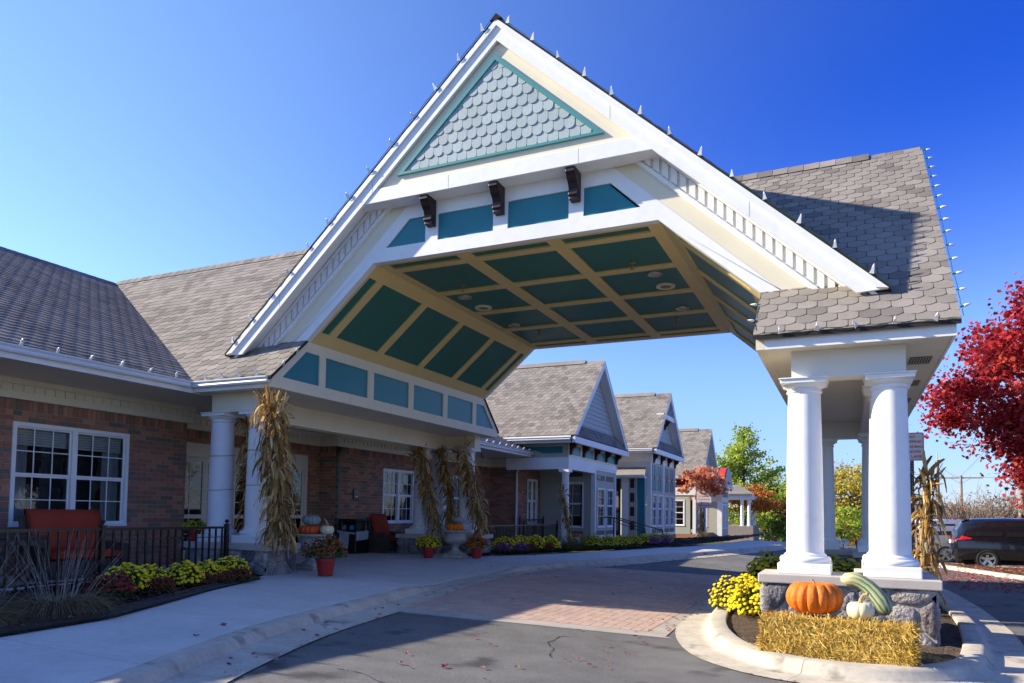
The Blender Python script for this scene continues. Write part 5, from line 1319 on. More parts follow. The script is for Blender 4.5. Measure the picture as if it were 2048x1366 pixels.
cr = N.new('ShaderNodeValToRGB'); cr.color_ramp.elements[0].color = (0.07, 0.13, 0.07, 1); cr.color_ramp.elements[1].color = (0.36, 0.38, 0.2, 1); cr.color_ramp.elements[0].position = 0.15; cr.color_ramp.elements[1].position = 0.6
mr = N.new('ShaderNodeMapRange'); mr.inputs[1].default_value = -1; mr.inputs[2].default_value = 1; L.new(sn.outputs[0], mr.inputs[0]); L.new(mr.outputs[0], cr.inputs[0])
mx = N.new('ShaderNodeMix'); mx.data_type = 'RGBA'; mx.inputs['B'].default_value = (0.66, 0.6, 0.3, 1); r2 = N.new('ShaderNodeMapRange'); r2.inputs[1].default_value = 0.42; r2.inputs[2].default_value = 0.12; L.new(sx.outputs[1], r2.inputs[0]); L.new(r2.outputs[0], mx.inputs['Factor']); L.new(cr.outputs[0], mx.inputs['A']); L.new(mx.outputs['Result'], b.inputs['Base Color'])
gp = [(-0.10, 9.86, 0.97), (-0.085, 9.86, 0.985), (-0.05, 9.86, 1.0), (0.03, 9.855, 1.01), (0.11, 9.84, 0.985), (0.19, 9.82, 0.93), (0.26, 9.79, 0.86), (0.32, 9.76, 0.78), (0.365, 9.73, 0.70), (0.39, 9.71, 0.65), (0.4, 9.7, 0.63)]
grad = [0.01, 0.05, 0.078, 0.088, 0.084, 0.084, 0.09, 0.096, 0.088, 0.055, 0.01]
m = MB(); m.tube(gp, grad, 30, cap=False); go = m.build('body', gm, gt); smooth_auto(go, 80)
uvl = go.data.uv_layers.new(name='UVMap')
for lp in go.data.loops:
    i = lp.vertex_index; uvl.data[lp.index].uv = ((i % 30) / 30.0, (i // 30) / 10.0)

# ---- straw bale
STRAW = mat('straw', (0.5, 0.34, 0.08), 0.7, palette=[(0.62, 0.4, 0.07), (0.46, 0.26, 0.035), (0.78, 0.58, 0.18), (0.3, 0.16, 0.02), (0.58, 0.35, 0.05), (0.7, 0.48, 0.1)], rand=0.15, spec=0.3)
def straws(n, box, seed, lmin, lmax, wd, up=0.35, frontbias=True):
    rs = np.random.RandomState(seed); m = MB(); (x0, x1, y0, y1, z0, z1) = box
    for i in range(n):
        f = rs.rand()
        if f < 0.5: p = Vector((rs.uniform(x0, x1), y0 - rs.uniform(-0.01, 0.02), rs.uniform(z0, z1))); nn = Vector((0, -1, 0))
        elif f < 0.75: p = Vector((rs.uniform(x0, x1), rs.uniform(y0, y1), z1 + rs.uniform(-0.01, 0.015))); nn = Vector((0, 0, 1))
        elif f < 0.87: p = Vector((x1 + rs.uniform(-0.01, 0.02), rs.uniform(y0, y1), rs.uniform(z0, z1))); nn = Vector((1, 0, 0))
        else: p = Vector((x0 - rs.uniform(-0.01, 0.02), rs.uniform(y0, y1), rs.uniform(z0, z1))); nn = Vector((-1, 0, 0))
        d = Vector(rs.normal(0, 1, 3)); d.z *= 1.3; d -= nn * d.dot(nn); d += nn * rs.uniform(-0.05, up); d.normalize()
        l = rs.uniform(lmin, lmax); s = d.cross(nn); s = s.normalized() * wd if s.length > .01 else Vector((wd, 0, 0))
        bend = Vector((0, 0, -1)) * l * rs.uniform(0, 0.15)
        a, b2, c = p - d * l * .5, p, p + d * l * .5 + bend
        m.add([a - s, a + s, b2 + s + nn * .006, b2 - s + nn * .006, c + s * .6, c - s * .6], [(0, 1, 2, 3), (3, 2, 4, 5)])
    return m
hb = thing('straw_bale', 'golden straw bale with pumpkins on it in front of the right pier', 'bale', (-0.1, 9.45, 0.11))
bx = (-0.84, 0.74, -0.2, 0.24, 0.0, 0.44)
rot = Matrix.Rotation(math.radians(-7), 4, 'Z')
cm = bmesh.new(); bmesh.ops.create_cube(cm, size=1.0); bmesh.ops.subdivide_edges(cm, edges=cm.edges[:], cuts=9, use_grid_fill=True)
for v in cm.verts:
    p = Vector((bx[0] + (v.co.x + .5) * (bx[1] - bx[0]), bx[2] + (v.co.y + .5) * (bx[3] - bx[2]), bx[4] + (v.co.z + .5) * (bx[5] - bx[4])))
    p.z -= 0.05 * max(0, v.co.x) * (v.co.z + .5); v.co = p + Vector((random.uniform(-.03, .03), random.uniform(-.035, .02), random.uniform(-.03, .03)))
me = bpy.data.meshes.new('core'); cm.to_mesh(me); cm.free(); me.materials.append(mat('straw_core', (0.3, 0.175, 0.03), 0.9, noise=(30.0, 0.4), bump=(60.0, 0.03)))
co = bpy.data.objects.new('bale_core', me); COL.objects.link(co); co.parent = hb; co.matrix_local = rot
sm_ = straws(11000, bx, 5, 0.05, 0.24, 0.0036, up=0.75); me = sm_.mesh('straw'); me.materials.append(STRAW); so2 = bpy.data.objects.new('straw', me); COL.objects.link(so2); so2.parent = hb; so2.matrix_local = rot; so2['kind'] = 'stuff'
for xx in (-0.45, 0.35):
    m = MB(); m.tube([(xx, bx[2] - .012, 0.0), (xx, bx[2] - .012, bx[5] + .01), (xx, bx[3], bx[5] + .01)], 0.004, 5); me = m.mesh('twine'); me.materials.append(STRAW); o = bpy.data.objects.new('twine', me); COL.objects.link(o); o.parent = hb; o.matrix_local = rot
rs = np.random.RandomState(9); m = MB()
for i in range(1100):
    a = rs.uniform(0, 6.28); r = 0.95 + abs(rs.normal(0, 0.22)); p = Vector((-0.05 + r * math.cos(a) * 0.95, 9.62 + r * math.sin(a) * 0.52, 0.128 + rs.uniform(0, .02)))
    if p.y > 10.3 or p.y < 9.17 + 0.5 * max(0, abs(p.x + .1) - .5): continue
    an = rs.uniform(0, 6.28); d = Vector((math.cos(an), math.sin(an), rs.uniform(-.1, .2))) * rs.uniform(.03, .1); s = Vector((-d.y, d.x, 0)).normalized() * .003
    m.add([p - d - s, p - d + s, p + d + s, p + d - s], [(0, 1, 2, 3)])
tag(m.build('loose_straw', STRAW), 'loose straw strewn on the soil around the bale', 'straw', kind='stuff')

# ---- chrysanthemums
MGREEN = mat('mum_foliage', (0.05, 0.10, 0.025), 0.7, rand=0.35, trans=0.25, palette=[(0.045, 0.10, 0.02), (0.06, 0.115, 0.03), (0.035, 0.075, 0.018), (0.09, 0.12, 0.03)])
FLW = {'yellow': mat('yellow_mum_flower', (0.85, 0.66, 0.012), 0.75, rand=0.12, trans=0.2), 'red': mat('dark_red_mum_flower', (0.20, 0.014, 0.012), 0.75, rand=0.25, trans=0.15),
       'rust': mat('rust_mum_flower', (0.36, 0.085, 0.018), 0.75, rand=0.3, trans=0.15), 'purple': mat('purple_mum_flower', (0.22, 0.05, 0.26), 0.75, rand=0.2, trans=0.15),
       'olive': mat('fading_yellow_mum_flower', (0.5, 0.42, 0.02), 0.75, rand=0.2, trans=0.15), 'orange': mat('orange_mum_flower', (0.55, 0.16, 0.015), 0.75, rand=0.25, trans=0.15)}
POTM = mat('red_plastic_pot', (0.33, 0.02, 0.02), 0.4)
def mum_proto(colour, nfl, fs, rx, rz, seed, pot=False, cover=0.25, lay=1.0):
    t = thing('chrysanthemum', 'proto', 'flowers', (0, 0, 0)); rs = np.random.RandomState(seed); z0 = 0.0
    if pot:
        m = MB(); m.lathe([(0.0, 0.005), (0.125, 0.0), (0.165, 0.24), (0.178, 0.245), (0.178, 0.285), (0.16, 0.285), (0.15, 0.25), (0.0, 0.25)], (0, 0, 0), 28, cap=False); smooth_auto(m.build('pot', POTM, t), 45); z0 = 0.24
    m = MB(); nl = int(900 * rx * rx / 0.1)
    for i in range(nl):   # leaves through the mound
        a = rs.uniform(0, 6.28); e = math.asin(rs.uniform(-0.1, 1)); rr = rs.uniform(0.55, 0.97)
        lob = 1 + .12 * math.sin(3 * a + seed) + .09 * math.sin(5 * a + 2 * seed + 4 * e); rr *= lob; p = Vector((math.cos(a) * math.cos(e) * rx * rr, math.sin(a) * math.cos(e) * rx * rr, z0 + 0.05 + max(0, math.sin(e)) * rz * rr + (rs.uniform(0, .12) * rz)))
        d = Vector(rs.normal(0, 1, 3)) + Vector((math.cos(a), math.sin(a), 0.4)); d.normalize(); s = d.cross(Vector(rs.normal(0, 1, 3))).normalized(); l = rs.uniform(.03, .055)
        m.add([p, p + d * l * .5 + s * l * .35, p + d * l, p + d * l * .5 - s * l * .35], [(0, 1, 2, 3)])
    m.build('foliage', MGREEN, t, kind='stuff')
    m = MB(); placed = []
    tries = 0
    while len(placed) < nfl and tries < nfl * 14:
        tries += 1; a = rs.uniform(0, 6.28); sz = rs.uniform(cover, 1); e = math.asin(sz)
        lob = (1 + .12 * math.sin(3 * a + seed) + .09 * math.sin(5 * a + 2 * seed + 4 * e)) * rs.uniform(.9, 1.04)
        p = Vector((math.cos(a) * math.cos(e) * rx * lob, math.sin(a) * math.cos(e) * rx * lob, z0 + 0.05 + sz * rz * lob))
        if any((p - q).length < fs * 1.35 for q in placed): continue
        placed.append(p)
        n_ = Vector((math.cos(a) * math.cos(e) / rx, math.sin(a) * math.cos(e) / rx, sz / rz)).normalized(); n_ = (n_ + Vector((0, 0, 0.5)) + Vector(rs.normal(0, .15, 3))).normalized()
        p = p * (1 + rs.uniform(-.05, .06)); u_ = n_.cross(Vector((0.3, 0.5, 0.8))).normalized(); v_ = n_.cross(u_); f = fs * rs.uniform(.7, 1.15); k = 7; vs = []
        for rr, h in ((1.0, 0.0), (0.75, 0.42), (0.3, 0.62)):
            for j in range(k):
                an = 2 * math.pi * (j + rs.uniform(-.2, .2)) / k; q = rr * rs.uniform(.85, 1.1); vs.append(p + (u_ * math.cos(an) + v_ * math.sin(an)) * f * q + n_ * f * h)
        vs.append(p + n_ * f * .6); fs_ = []
        for r in range(2):
            for j in range(k): fs_.append((r * k + j, r * k + (j + 1) % k, (r + 1) * k + (j + 1) % k, (r + 1) * k + j))
        for j in range(k): fs_.append((2 * k + j, 2 * k + (j + 1) % k, 3 * k))
        m.add(vs, fs_)
    m.build('flowers', FLW[colour], t, kind='stuff'); return t
PROT = {}
def mum(colour, label, x, y, z, s=1.0, pot=False, group=None, key=None, **kw):
    par = dict(nfl=170, fs=0.030, rx=0.30, rz=0.30, seed=11); par.update(kw)
    k = (colour, pot, key)
    if k not in PROT:
        PROT[k] = mum_proto(colour, pot=pot, **par); o = PROT[k]
    else: o = copy_tree(PROT[k])
    o.location = (x, y, z); o.rotation_euler = (0, 0, random.uniform(0, 6.28)); o.scale = (s, s, s * random.uniform(.93, 1.07))
    o.name = 'potted_chrysanthemum' if pot else 'chrysanthemum'
    o['label'] = label; o['category'] = 'flowers'
    if group: o['group'] = group
    return o
yl = 'bright yellow mum in the near flower bed behind the footpath'
ordi = ['first', 'second', 'third', 'fourth', 'fifth']
for i, (x, y) in enumerate(((-9.62, 7.55), (-9.72, 8.05), (-9.72, 8.72), (-9.85, 9.3), (-9.95, 9.95))):
    mum('yellow', ordi[i] + ' yellow mum from the left in the near flower bed', x, y, 0.49, 0.98 if i not in (1, 3) else 0.88, group='yellow mums in the near bed', fs=0.036, nfl=150, rx=0.33, rz=0.32, cover=0.12)
for i, (x, y) in enumerate(((-9.15, 7.0), (-9.25, 7.85), (-9.5, 8.85), (-9.55, 9.3), (-9.6, 9.75))):
    mum('red', ordi[i] + ' dark red mum from the left in the near flower bed', x, y, 0.49, (1.1, .72, .7, .7, .75)[i], group='dark red mums in the near bed', fs=0.034, nfl=100, rx=0.3, rz=0.27, cover=0.3)
mum('rust', 'rust red mum in a red pot beside the near left pier', -9.35, 11.75, 0.48, 1.12, True, key='r', fs=0.022, nfl=230, rx=0.36, rz=0.33, seed=5, cover=0.2)
mum('yellow', 'round yellow mum in a red pot left of the far urn', -10.62, 17.75, 0.48, 1.0, True, key='p', fs=0.027, nfl=230, rx=0.33, rz=0.33, seed=6, cover=0.05)
mum('orange', 'orange mum in a red pot right of the far urn', -9.5, 18.5, 0.48, 1.0, True, key='p', fs=0.027, nfl=210, rx=0.33, rz=0.33, seed=7, cover=0.1)
mum('olive', 'fading yellow mum in a pot on the near left pier cap', -12.25, 11.15, 1.08, 0.8, True, key='p', fs=0.03, nfl=200, rx=0.33, rz=0.24, seed=8, cover=0.1)
for i, (x, y) in enumerate(((-10.0, 21.3), (-9.75, 21.95), (-9.4, 22.5), (-9.1, 23.1))): mum('yellow', ordi[i] + ' yellow mum from the left along the far fence', x, y, 0.5, 1.15, group='yellow mums along the far fence')
for i, (x, y) in enumerate(((-9.75, 20.75), (-9.4, 21.3))): mum('purple', ordi[i] + ' purple mum in front of the far fence', x, y, 0.5, 0.85, group='purple mums along the far fence')
for i, (x, y) in enumerate(((-9.25, 21.8), (-8.95, 22.5))): mum('red', ordi[i] + ' dark red mum in front of the far fence', x, y, 0.5, 0.85, group='dark red mums along the far fence')
for i, (x, y) in enumerate(((-8.3, 25.2), (-8.0, 25.9), (-7.75, 26.7), (-7.5, 27.4))): mum('olive', ordi[i] + ' yellow mum from the left before the nearest pavilion', x, y, 0.5, 1.3, group='yellow mums before the nearest pavilion', key='q')
for i, (x, y) in enumerate(((-7.6, 29.6), (-7.4, 30.6), (-7.25, 31.6))): mum('olive', ordi[i] + ' yellow mum from the left beside the handrail', x, y, 0.5, 1.3, group='yellow mums beside the handrail', key='q')
for i, (x, y) in enumerate(((-7.2, 29.6), (-7.0, 30.6))): mum('purple', ordi[i] + ' purple mum beside the handrail', x, y, 0.5, 0.9, group='purple mums beside the handrail')
mum('yellow', 'large sunlit yellow mum at the left corner of the right pier', -1.72, 13.3, 0.11, 1.25, key='big', fs=0.030, nfl=330, rx=0.36, rz=0.42, seed=15, cover=-0.0)
mum('yellow', 'smaller sunlit yellow mum tucked against the right pier', -1.35, 12.9, 0.11, 1.3, key='big')
for i, (x, y) in enumerate(((-1.5, 16.6), (-1.25, 17.6), (-0.25, 17.3))): mum('olive', ordi[i] + ' yellow-green mum from the left behind the right pier', x, y, 0.11, 2.1, group='yellow-green mums behind the right pier', key='q')
# ================================================================== corn stalk bundles
HUSK = mat('dry_corn_leaf', (0.35, 0.25, 0.1), 0.75, palette=[(0.52, 0.34, 0.12), (0.38, 0.22, 0.07), (0.6, 0.44, 0.19), (0.28, 0.16, 0.05), (0.5, 0.28, 0.065), (0.66, 0.52, 0.26), (0.22, 0.13, 0.045)], rand=0.2, trans=0.3, spec=0.25)
COB = mat('dark_red_corn_cob', (0.22, 0.02, 0.015), 0.5, noise=(80.0, 0.4), bump=(90.0, 0.01))
TWN = mat('dark_twine', (0.03, 0.025, 0.02), 0.8)
def corn_bundle(label, base, top, r, seed, nleaf=210, cobs=3, column=None, flare=1.7, ties=(0.42, 0.74), group='corn stalk bundles tied to the columns'):
    base = Vector(base); top = Vector(top); ax = (top - base); H = ax.length; axn = ax.normalized(); rs = np.random.RandomState(seed)
    t = thing('corn_stalk_bundle', label, 'corn stalks', tuple(base), group=group)
    u = axn.cross(Vector((0.2, 1, 0.1))).normalized(); v = axn.cross(u)
    def rad(s): return r * (0.75 + (flare - 0.75) * max(0, 0.25 - s) / 0.25 * 0.55 + 0.35 * math.exp(-((s - 0.55) / 0.16) ** 2) + (0.55 * max(0, s - 0.78) / 0.22)) * (0.8 if any(abs(s - q) < 0.03 for q in ties) else 1)
    st = MB()
    for i in range(16):
        a = rs.uniform(0, 6.28); q = rs.uniform(.1, .9); tp = rs.uniform(.82, 1.0)
        st.tube([base + ax * s * tp + (u * math.cos(a) + v * math.sin(a)) * rad(s * tp) * q for s in np.linspace(0, 1, 7)], 0.012, 5)
    st.build('stalks', HUSK, t, kind='stuff')
    lv = MB()
    for i in range(nleaf):
        s = rs.uniform(0.02, 1.0) ** 0.9; a = rs.uniform(0, 6.28); out = (u * math.cos(a) + v * math.sin(a)); p = base + ax * s + out * rad(s) * rs.uniform(.4, .95)
        L_ = rs.uniform(.2, .5) * (H / 2.6) ** .5; wd = rs.uniform(.01, .028); upw = s > 0.86 and rs.rand() < .6
        d = (out * rs.uniform(.05, .5) + axn * (rs.uniform(.5, 1.4) if upw else rs.uniform(-.2, .7)) + Vector(rs.normal(0, .25, 3))).normalized()
        side = d.cross(out); side = side.normalized() if side.length > .05 else u; side = (side + Vector(rs.normal(0, .3, 3))).normalized()
        pts = [p]; n = 5; vel = d.copy()
        for k in range(n):
            vel = (vel + Vector((0, 0, -1)) * (rs.uniform(.1, .25) if upw else rs.uniform(.45, .95)) + Vector(rs.normal(0, .12, 3))).normalized(); pts.append(pts[-1] + vel * L_ / n)
        vs = []
        for k, q in enumerate(pts):
            w_ = wd * (0.55 + 0.9 * math.sin(math.pi * min(.97, (k + .5) / (n + .5)))); tw = rs.normal(0, .25); sd = (side + Vector((0, 0, tw))).normalized() * w_
            vs += [q - sd, q + out * wd * .25, q + sd]
        fs = []
        for k in range(n):
            b = k * 3; fs += [(b, b + 1, b + 4, b + 3), (b + 1, b + 2, b + 5, b + 4)]
        lv.add(vs, fs)
    for i in range(26):   # tassels
        a = rs.uniform(0, 6.28); p = base + ax * rs.uniform(.9, 1.0) + (u * math.cos(a) + v * math.sin(a)) * rad(.95) * rs.uniform(.2, .9); d = (axn + (u * math.cos(a) + v * math.sin(a)) * rs.uniform(.1, .9)).normalized() * rs.uniform(.12, .32)
        lv.tube([p, p + d * .5, p + d + Vector((0, 0, -.02))], [.006, .005, .003], 4)
    lv.build('husk_leaves', HUSK, t, kind='stuff')
    for i in range(cobs):
        s = rs.uniform(.4, .72); a = rs.uniform(0, 6.28); out = (u * math.cos(a) + v * math.sin(a)); p = base + ax * s + out * rad(s) * 1.05
        m = MB(); d = (out * .4 + Vector((0, 0, rs.choice([-1, 1])))).normalized(); m.tube([p, p + d * .03, p + d * .1, p + d * .16, p + d * .185], [.008, .024, .026, .018, .004], 10); smooth_auto(m.build('corn_cob', COB, t))
    for s in ties:
        c = base + ax * s; m = MB(); k = 18
        m.tube([c + (u * math.cos(a) + v * math.sin(a)) * rad(s) * 1.02 for a in np.linspace(0, 2 * math.pi, k)], 0.006, 5); m.build('twine', TWN, t)
    if column:
        for zz in column[3]:
            m = MB(); m.tube([(column[0] + column[2] * math.cos(a), column[1] + column[2] * math.sin(a), zz + 0.02 * math.sin(a)) for a in np.linspace(0, 2 * math.pi, 30)], 0.005, 5); m.build('column_twine', TWN, t)
    return t
corn_bundle('big sunlit-topped corn stalk bundle on the nearest left column', (-9.82, 11.0, 1.07), (-10.16, 11.02, 3.85), 0.2, 1, 620, 7, (-10.86, 11.48, 0.25, (2.25, 2.95)))
corn_bundle('shaded corn stalk bundle between the two nearest left columns', (-11.35, 11.85, 1.1), (-11.5, 11.9, 3.62), 0.19, 2, 300, 3, (-11.88, 11.48, 0.25, (2.15, 2.85)))
corn_bundle('corn stalk bundle on the left column of the far pier', (-11.12, 19.1, 1.08), (-11.75, 19.0, 3.62), 0.17, 3, 300, 3, (-11.88, 19.4, 0.25, (2.2,)))
corn_bundle('corn stalk bundle on the middle column of the far pier', (-11.0, 19.95, 1.08), (-11.55, 20.0, 3.7), 0.15, 4, 230, 2)
corn_bundle('corn stalk bundle on the right column of the far pier', (-10.05, 20.05, 1.06), (-10.85, 20.0, 3.75), 0.21, 5, 360, 2)
corn_bundle('slim corn stalk bundle on the pavilion porch column', (-10.35, 28.6, 0.55), (-10.75, 28.45, 2.75), 0.13, 6, 120, 1)
corn_bundle('corn stalk bundle tied to the fire lane sign post', (1.08, 14.42, 0.12), (1.2, 14.35, 2.5), 0.17, 7, 260, 0, group='corn stalk bundles on posts')
corn_bundle('far corn stalk bundle under the red and white sign', (-8.3, 46.2, 0.45), (-8.35, 46.2, 2.6), 0.2, 8, 110, 0, group='corn stalk bundles on posts')

# ================================================================== signs
def text_mesh(parent, txt, size, P, U_, V_, m, name='lettering', extrude=0.0005, bold=0.012):
    cu = bpy.data.curves.new('txt', 'FONT'); cu.body = txt; cu.size = size; cu.align_x = 'CENTER'; cu.align_y = 'CENTER'; cu.offset = bold * size
    ob = bpy.data.objects.new('txt', cu); COL.objects.link(ob); dg = bpy.context.evaluated_depsgraph_get(); me = bpy.data.meshes.new_from_object(ob.evaluated_get(dg)); bpy.data.objects.remove(ob)
    Pn = Vector(P); Uv_ = Vector(U_); Vv_ = Vector(V_); off = root_org(parent)
    for v in me.vertices: v.co = Pn + Uv_ * v.co.x + Vv_ * v.co.y - off
    me.materials.clear(); me.materials.append(m); o = bpy.data.objects.new(name, me); COL.objects.link(o); o.parent = parent; return o
SGW = mat('sign_white', (0.62, 0.62, 0.62), 0.4); SGR = mat('sign_red', (0.42, 0.02, 0.03), 0.45)
def rrect(cx, cz, w_, h, r, n=5):
    pts = []
    for (sx_, sz, a0) in ((1, 1, 0), (-1, 1, 90), (-1, -1, 180), (1, -1, 270)):
        for k in range(n + 1):
            a = math.radians(a0 + 90 * k / n); pts.append((cx + sx_ * (w_ / 2 - r) + r * math.cos(a), cz + sz * (h / 2 - r) + r * math.sin(a)))
    return pts
def street_sign(label, x, y, zt, w_, h, lines, tsize, post_to=0.1):
    t = thing('street_sign', label, 'sign', (x, y, post_to))
    m = MB(); m.box(x - .03, x + .03, y + .004, y + .04, post_to, zt - .04); po = m.build('post', BLACK, t)
    HOL = mat('post_hole', (0.5, 0.55, 0.65), 0.6)
    for k in range(int((zt - post_to - .3) / 0.05)):
        if zt - h - 0.75 < post_to + .2 + k * .05 < zt - h - 0.02:
            q = MB(); z = post_to + .2 + k * .05; q.box(x - .006, x + .006, y + .001, y + .0035, z, z + .014); q.build('post_hole', HOL, po)
    zc = zt - h / 2
    m = MB(); m.prism([(a, y - .002, b) for a, b in rrect(x, zc, w_, h, .035)], (0, .004, 0)); pl = m.build('plate', SGW, t)
    o1 = rrect(x, zc, w_ - .02, h - .02, .03); i1 = rrect(x, zc, w_ - .04, h - .04, .022); m = MB(); n = len(o1)
    for k in range(n): m.add([(o1[k][0], y - .0035, o1[k][1]), (o1[(k + 1) % n][0], y - .0035, o1[(k + 1) % n][1]), (i1[(k + 1) % n][0], y - .0035, i1[(k + 1) % n][1]), (i1[k][0], y - .0035, i1[k][1])], [(0, 1, 2, 3)])
    m.build('border', SGR, pl)
    for i, l in enumerate(lines): text_mesh(pl, l, tsize, (x, y - .004, zt - h * (0.155 + 0.175 * i)), (1, 0, 0), (0, 0, 1), SGR)
    for zz in (zt - .035, zt - h + .035):
        m = MB(); m.lathe([(.009, 0), (.006, .005), (0, .006)], (0, 0, 0), 8); me = m.mesh('bolt', (0, 0, 0)); me.materials.append(LMET); o = bpy.data.objects.new('bolt', me); COL.objects.link(o); o.parent = pl; o.matrix_local = Matrix.Translation(Vector((x, y - .002, zz)) - root_org(pl)) @ Matrix.Rotation(math.pi / 2, 4, 'X')
    return t
street_sign('white and red fire lane sign behind the right column', 0.985, 14.5, 3.235, 0.375, 0.49, ['NO', 'STOPPING', 'STANDING', 'PARKING', 'FIRE LANE'], 0.066)
street_sign('distant red and white sign on a post before the third pavilion', -8.1, 46.0, 3.25, 0.9, 1.05, ['NO', 'STOPPING', 'STANDING', 'PARKING', 'FIRE LANE'], 0.15, 0.4)
street_sign('small distant sign among the far trees', -7.5, 80.0, 1.2, 0.5, 0.75, [], 0.1, -1.6)

# ================================================================== string lights
BULB = mat('clear_bulb', (0.80, 0.82, 0.88), 0.2, spec=0.6); SOCK = mat('green_socket', (0.01, 0.14, 0.09), 0.5); CLIPM = mat('white_light_clip', (0.78, 0.78, 0.78), 0.5)
CORD = mat('green_cord', (0.008, 0.06, 0.04), 0.6)
bm_ = MB(); bm_.lathe([(0.012, 0.03), (0.026, 0.05), (0.029, 0.075), (0.022, 0.12), (0.008, 0.165), (0.0, 0.172)], (0, 0, 0), 10); BME = bm_.mesh('bulb'); BME.materials.append(BULB); BME.shade_smooth()
bm_ = MB(); bm_.lathe([(0.016, -0.03), (0.018, 0.0), (0.018, 0.035), (0.0, 0.036)], (0, 0, 0), 8); SME = bm_.mesh('socket'); SME.materials.append(SOCK)
bm_ = MB(); bm_.prism([(-0.05, -0.006, -0.025), (0.05, -0.006, -0.025), (0.038, -0.006, 0.02), (0.014, -0.006, 0.12), (-0.014, -0.006, 0.12), (-0.038, -0.006, 0.02)], (0, 0.01, 0)); CME = bm_.mesh('clip'); CME.materials.append(CLIPM)
def string_lights(label, segs, cord_sag=0.02):
    """segs: list of (start, end, count, outward direction, face direction for the clip, show_clip)"""
    t = thing('string_lights', label, 'string lights', tuple(segs[0][0])); org = root_org(t); rs = random.Random(len(label))
    for a, b, n, out, face, clipped in segs:
        a = Vector(a); b = Vector(b); out = Vector(out).normalized(); face = Vector(face)
        path = []
        for k in range(n * 4 + 1):
            s = k / (n * 4); p = a.lerp(b, s) + Vector((rs.uniform(-.01, .01), rs.uniform(-.01, .01), rs.uniform(-.012, .006))); path.append(p)
        m = MB(); m.tube(path, 0.005, 5); m.build('cord', CORD, t)
        for k in range(n):
            p = a.lerp(b, (k + 0.5) / n) if n > 1 else a.lerp(b, .5)
            o_ = (out + Vector((rs.uniform(-.25, .25), rs.uniform(-.2, .2), rs.uniform(-.18, .18)))).normalized()
            y_ = (face - o_ * face.dot(o_)).normalized() * -1; x_ = y_.cross(o_)
            M = Matrix((x_, y_, o_)).transposed().to_4x4() @ Matrix.Scale(0.68 * rs.uniform(.9, 1.1), 4); M.translation = p - org
            o = bpy.data.objects.new('bulb', BME); COL.objects.link(o); o.parent = t; o.matrix_local = M
            s_ = bpy.data.objects.new('socket', SME); COL.objects.link(s_); s_.parent = o
            if clipped:
                c_ = bpy.data.objects.new('clip', CME); COL.objects.link(c_); c_.parent = o; c_.location = (0, -0.03, 0.0)
xl_ = XC - foot; xr_ = XC + foot
string_lights('clear bulb string along both front rakes of the canopy gable', [((xl_, ry0 - .01, rk(xl_) + .02), (XC - .02, ry0 - .01, AP + .03), 13, (-.35, -.3, 1), (0, -1, 0), True), ((XC, ry0 - .01, AP + .04), (xr_, ry0 - .01, rk(xr_) + .02), 13, (.12, -.2, 1), (0, -1, 0), True)])
xe_ = XRO + 0.08
string_lights('clear bulb string down the right roof end and its eave', [((xe_, YM - 0.05, ZR + .02), (xe_, O.y + .05, ZE + .0), 14, (1, 0, .12), (0, -1, .5), False), ((XRI + .1, O.y - .02, ZE - .03), (XRO, O.y - .02, ZE - .03), 5, (0, -.9, .5), (0, -1, 0.2), True), ((XRI - 0.02, 10.95, ZE + .05), (XRI - 0.02, 11.75, ZE + 0.75), 2, (-1, -.2, .1), (0, -1, 0), False)])
string_lights('clear bulb string along the brick wing eave', [((-12.12, 0.5, 4.36), (-12.12, 10.75, 4.36), 17, (.75, 0, .6), (1, 0, 0), True), ((-12.0, O.y + .03, 4.38), (-10.2, O.y + .03, 4.38), 4, (0, -.7, .7), (0, -1, 0), True), ((XLI + .03, 11.0, 4.43), (XLI + .03, 11.75, 5.08), 2, (.6, -.5, .5), (1, 0, 0), True)])
string_lights('clear bulb string along the far wing eave', [((-12.12, 21.1, 4.36), (-12.12, 30.1, 4.36), 16, (.75, 0, .6), (1, 0, 0), True)])

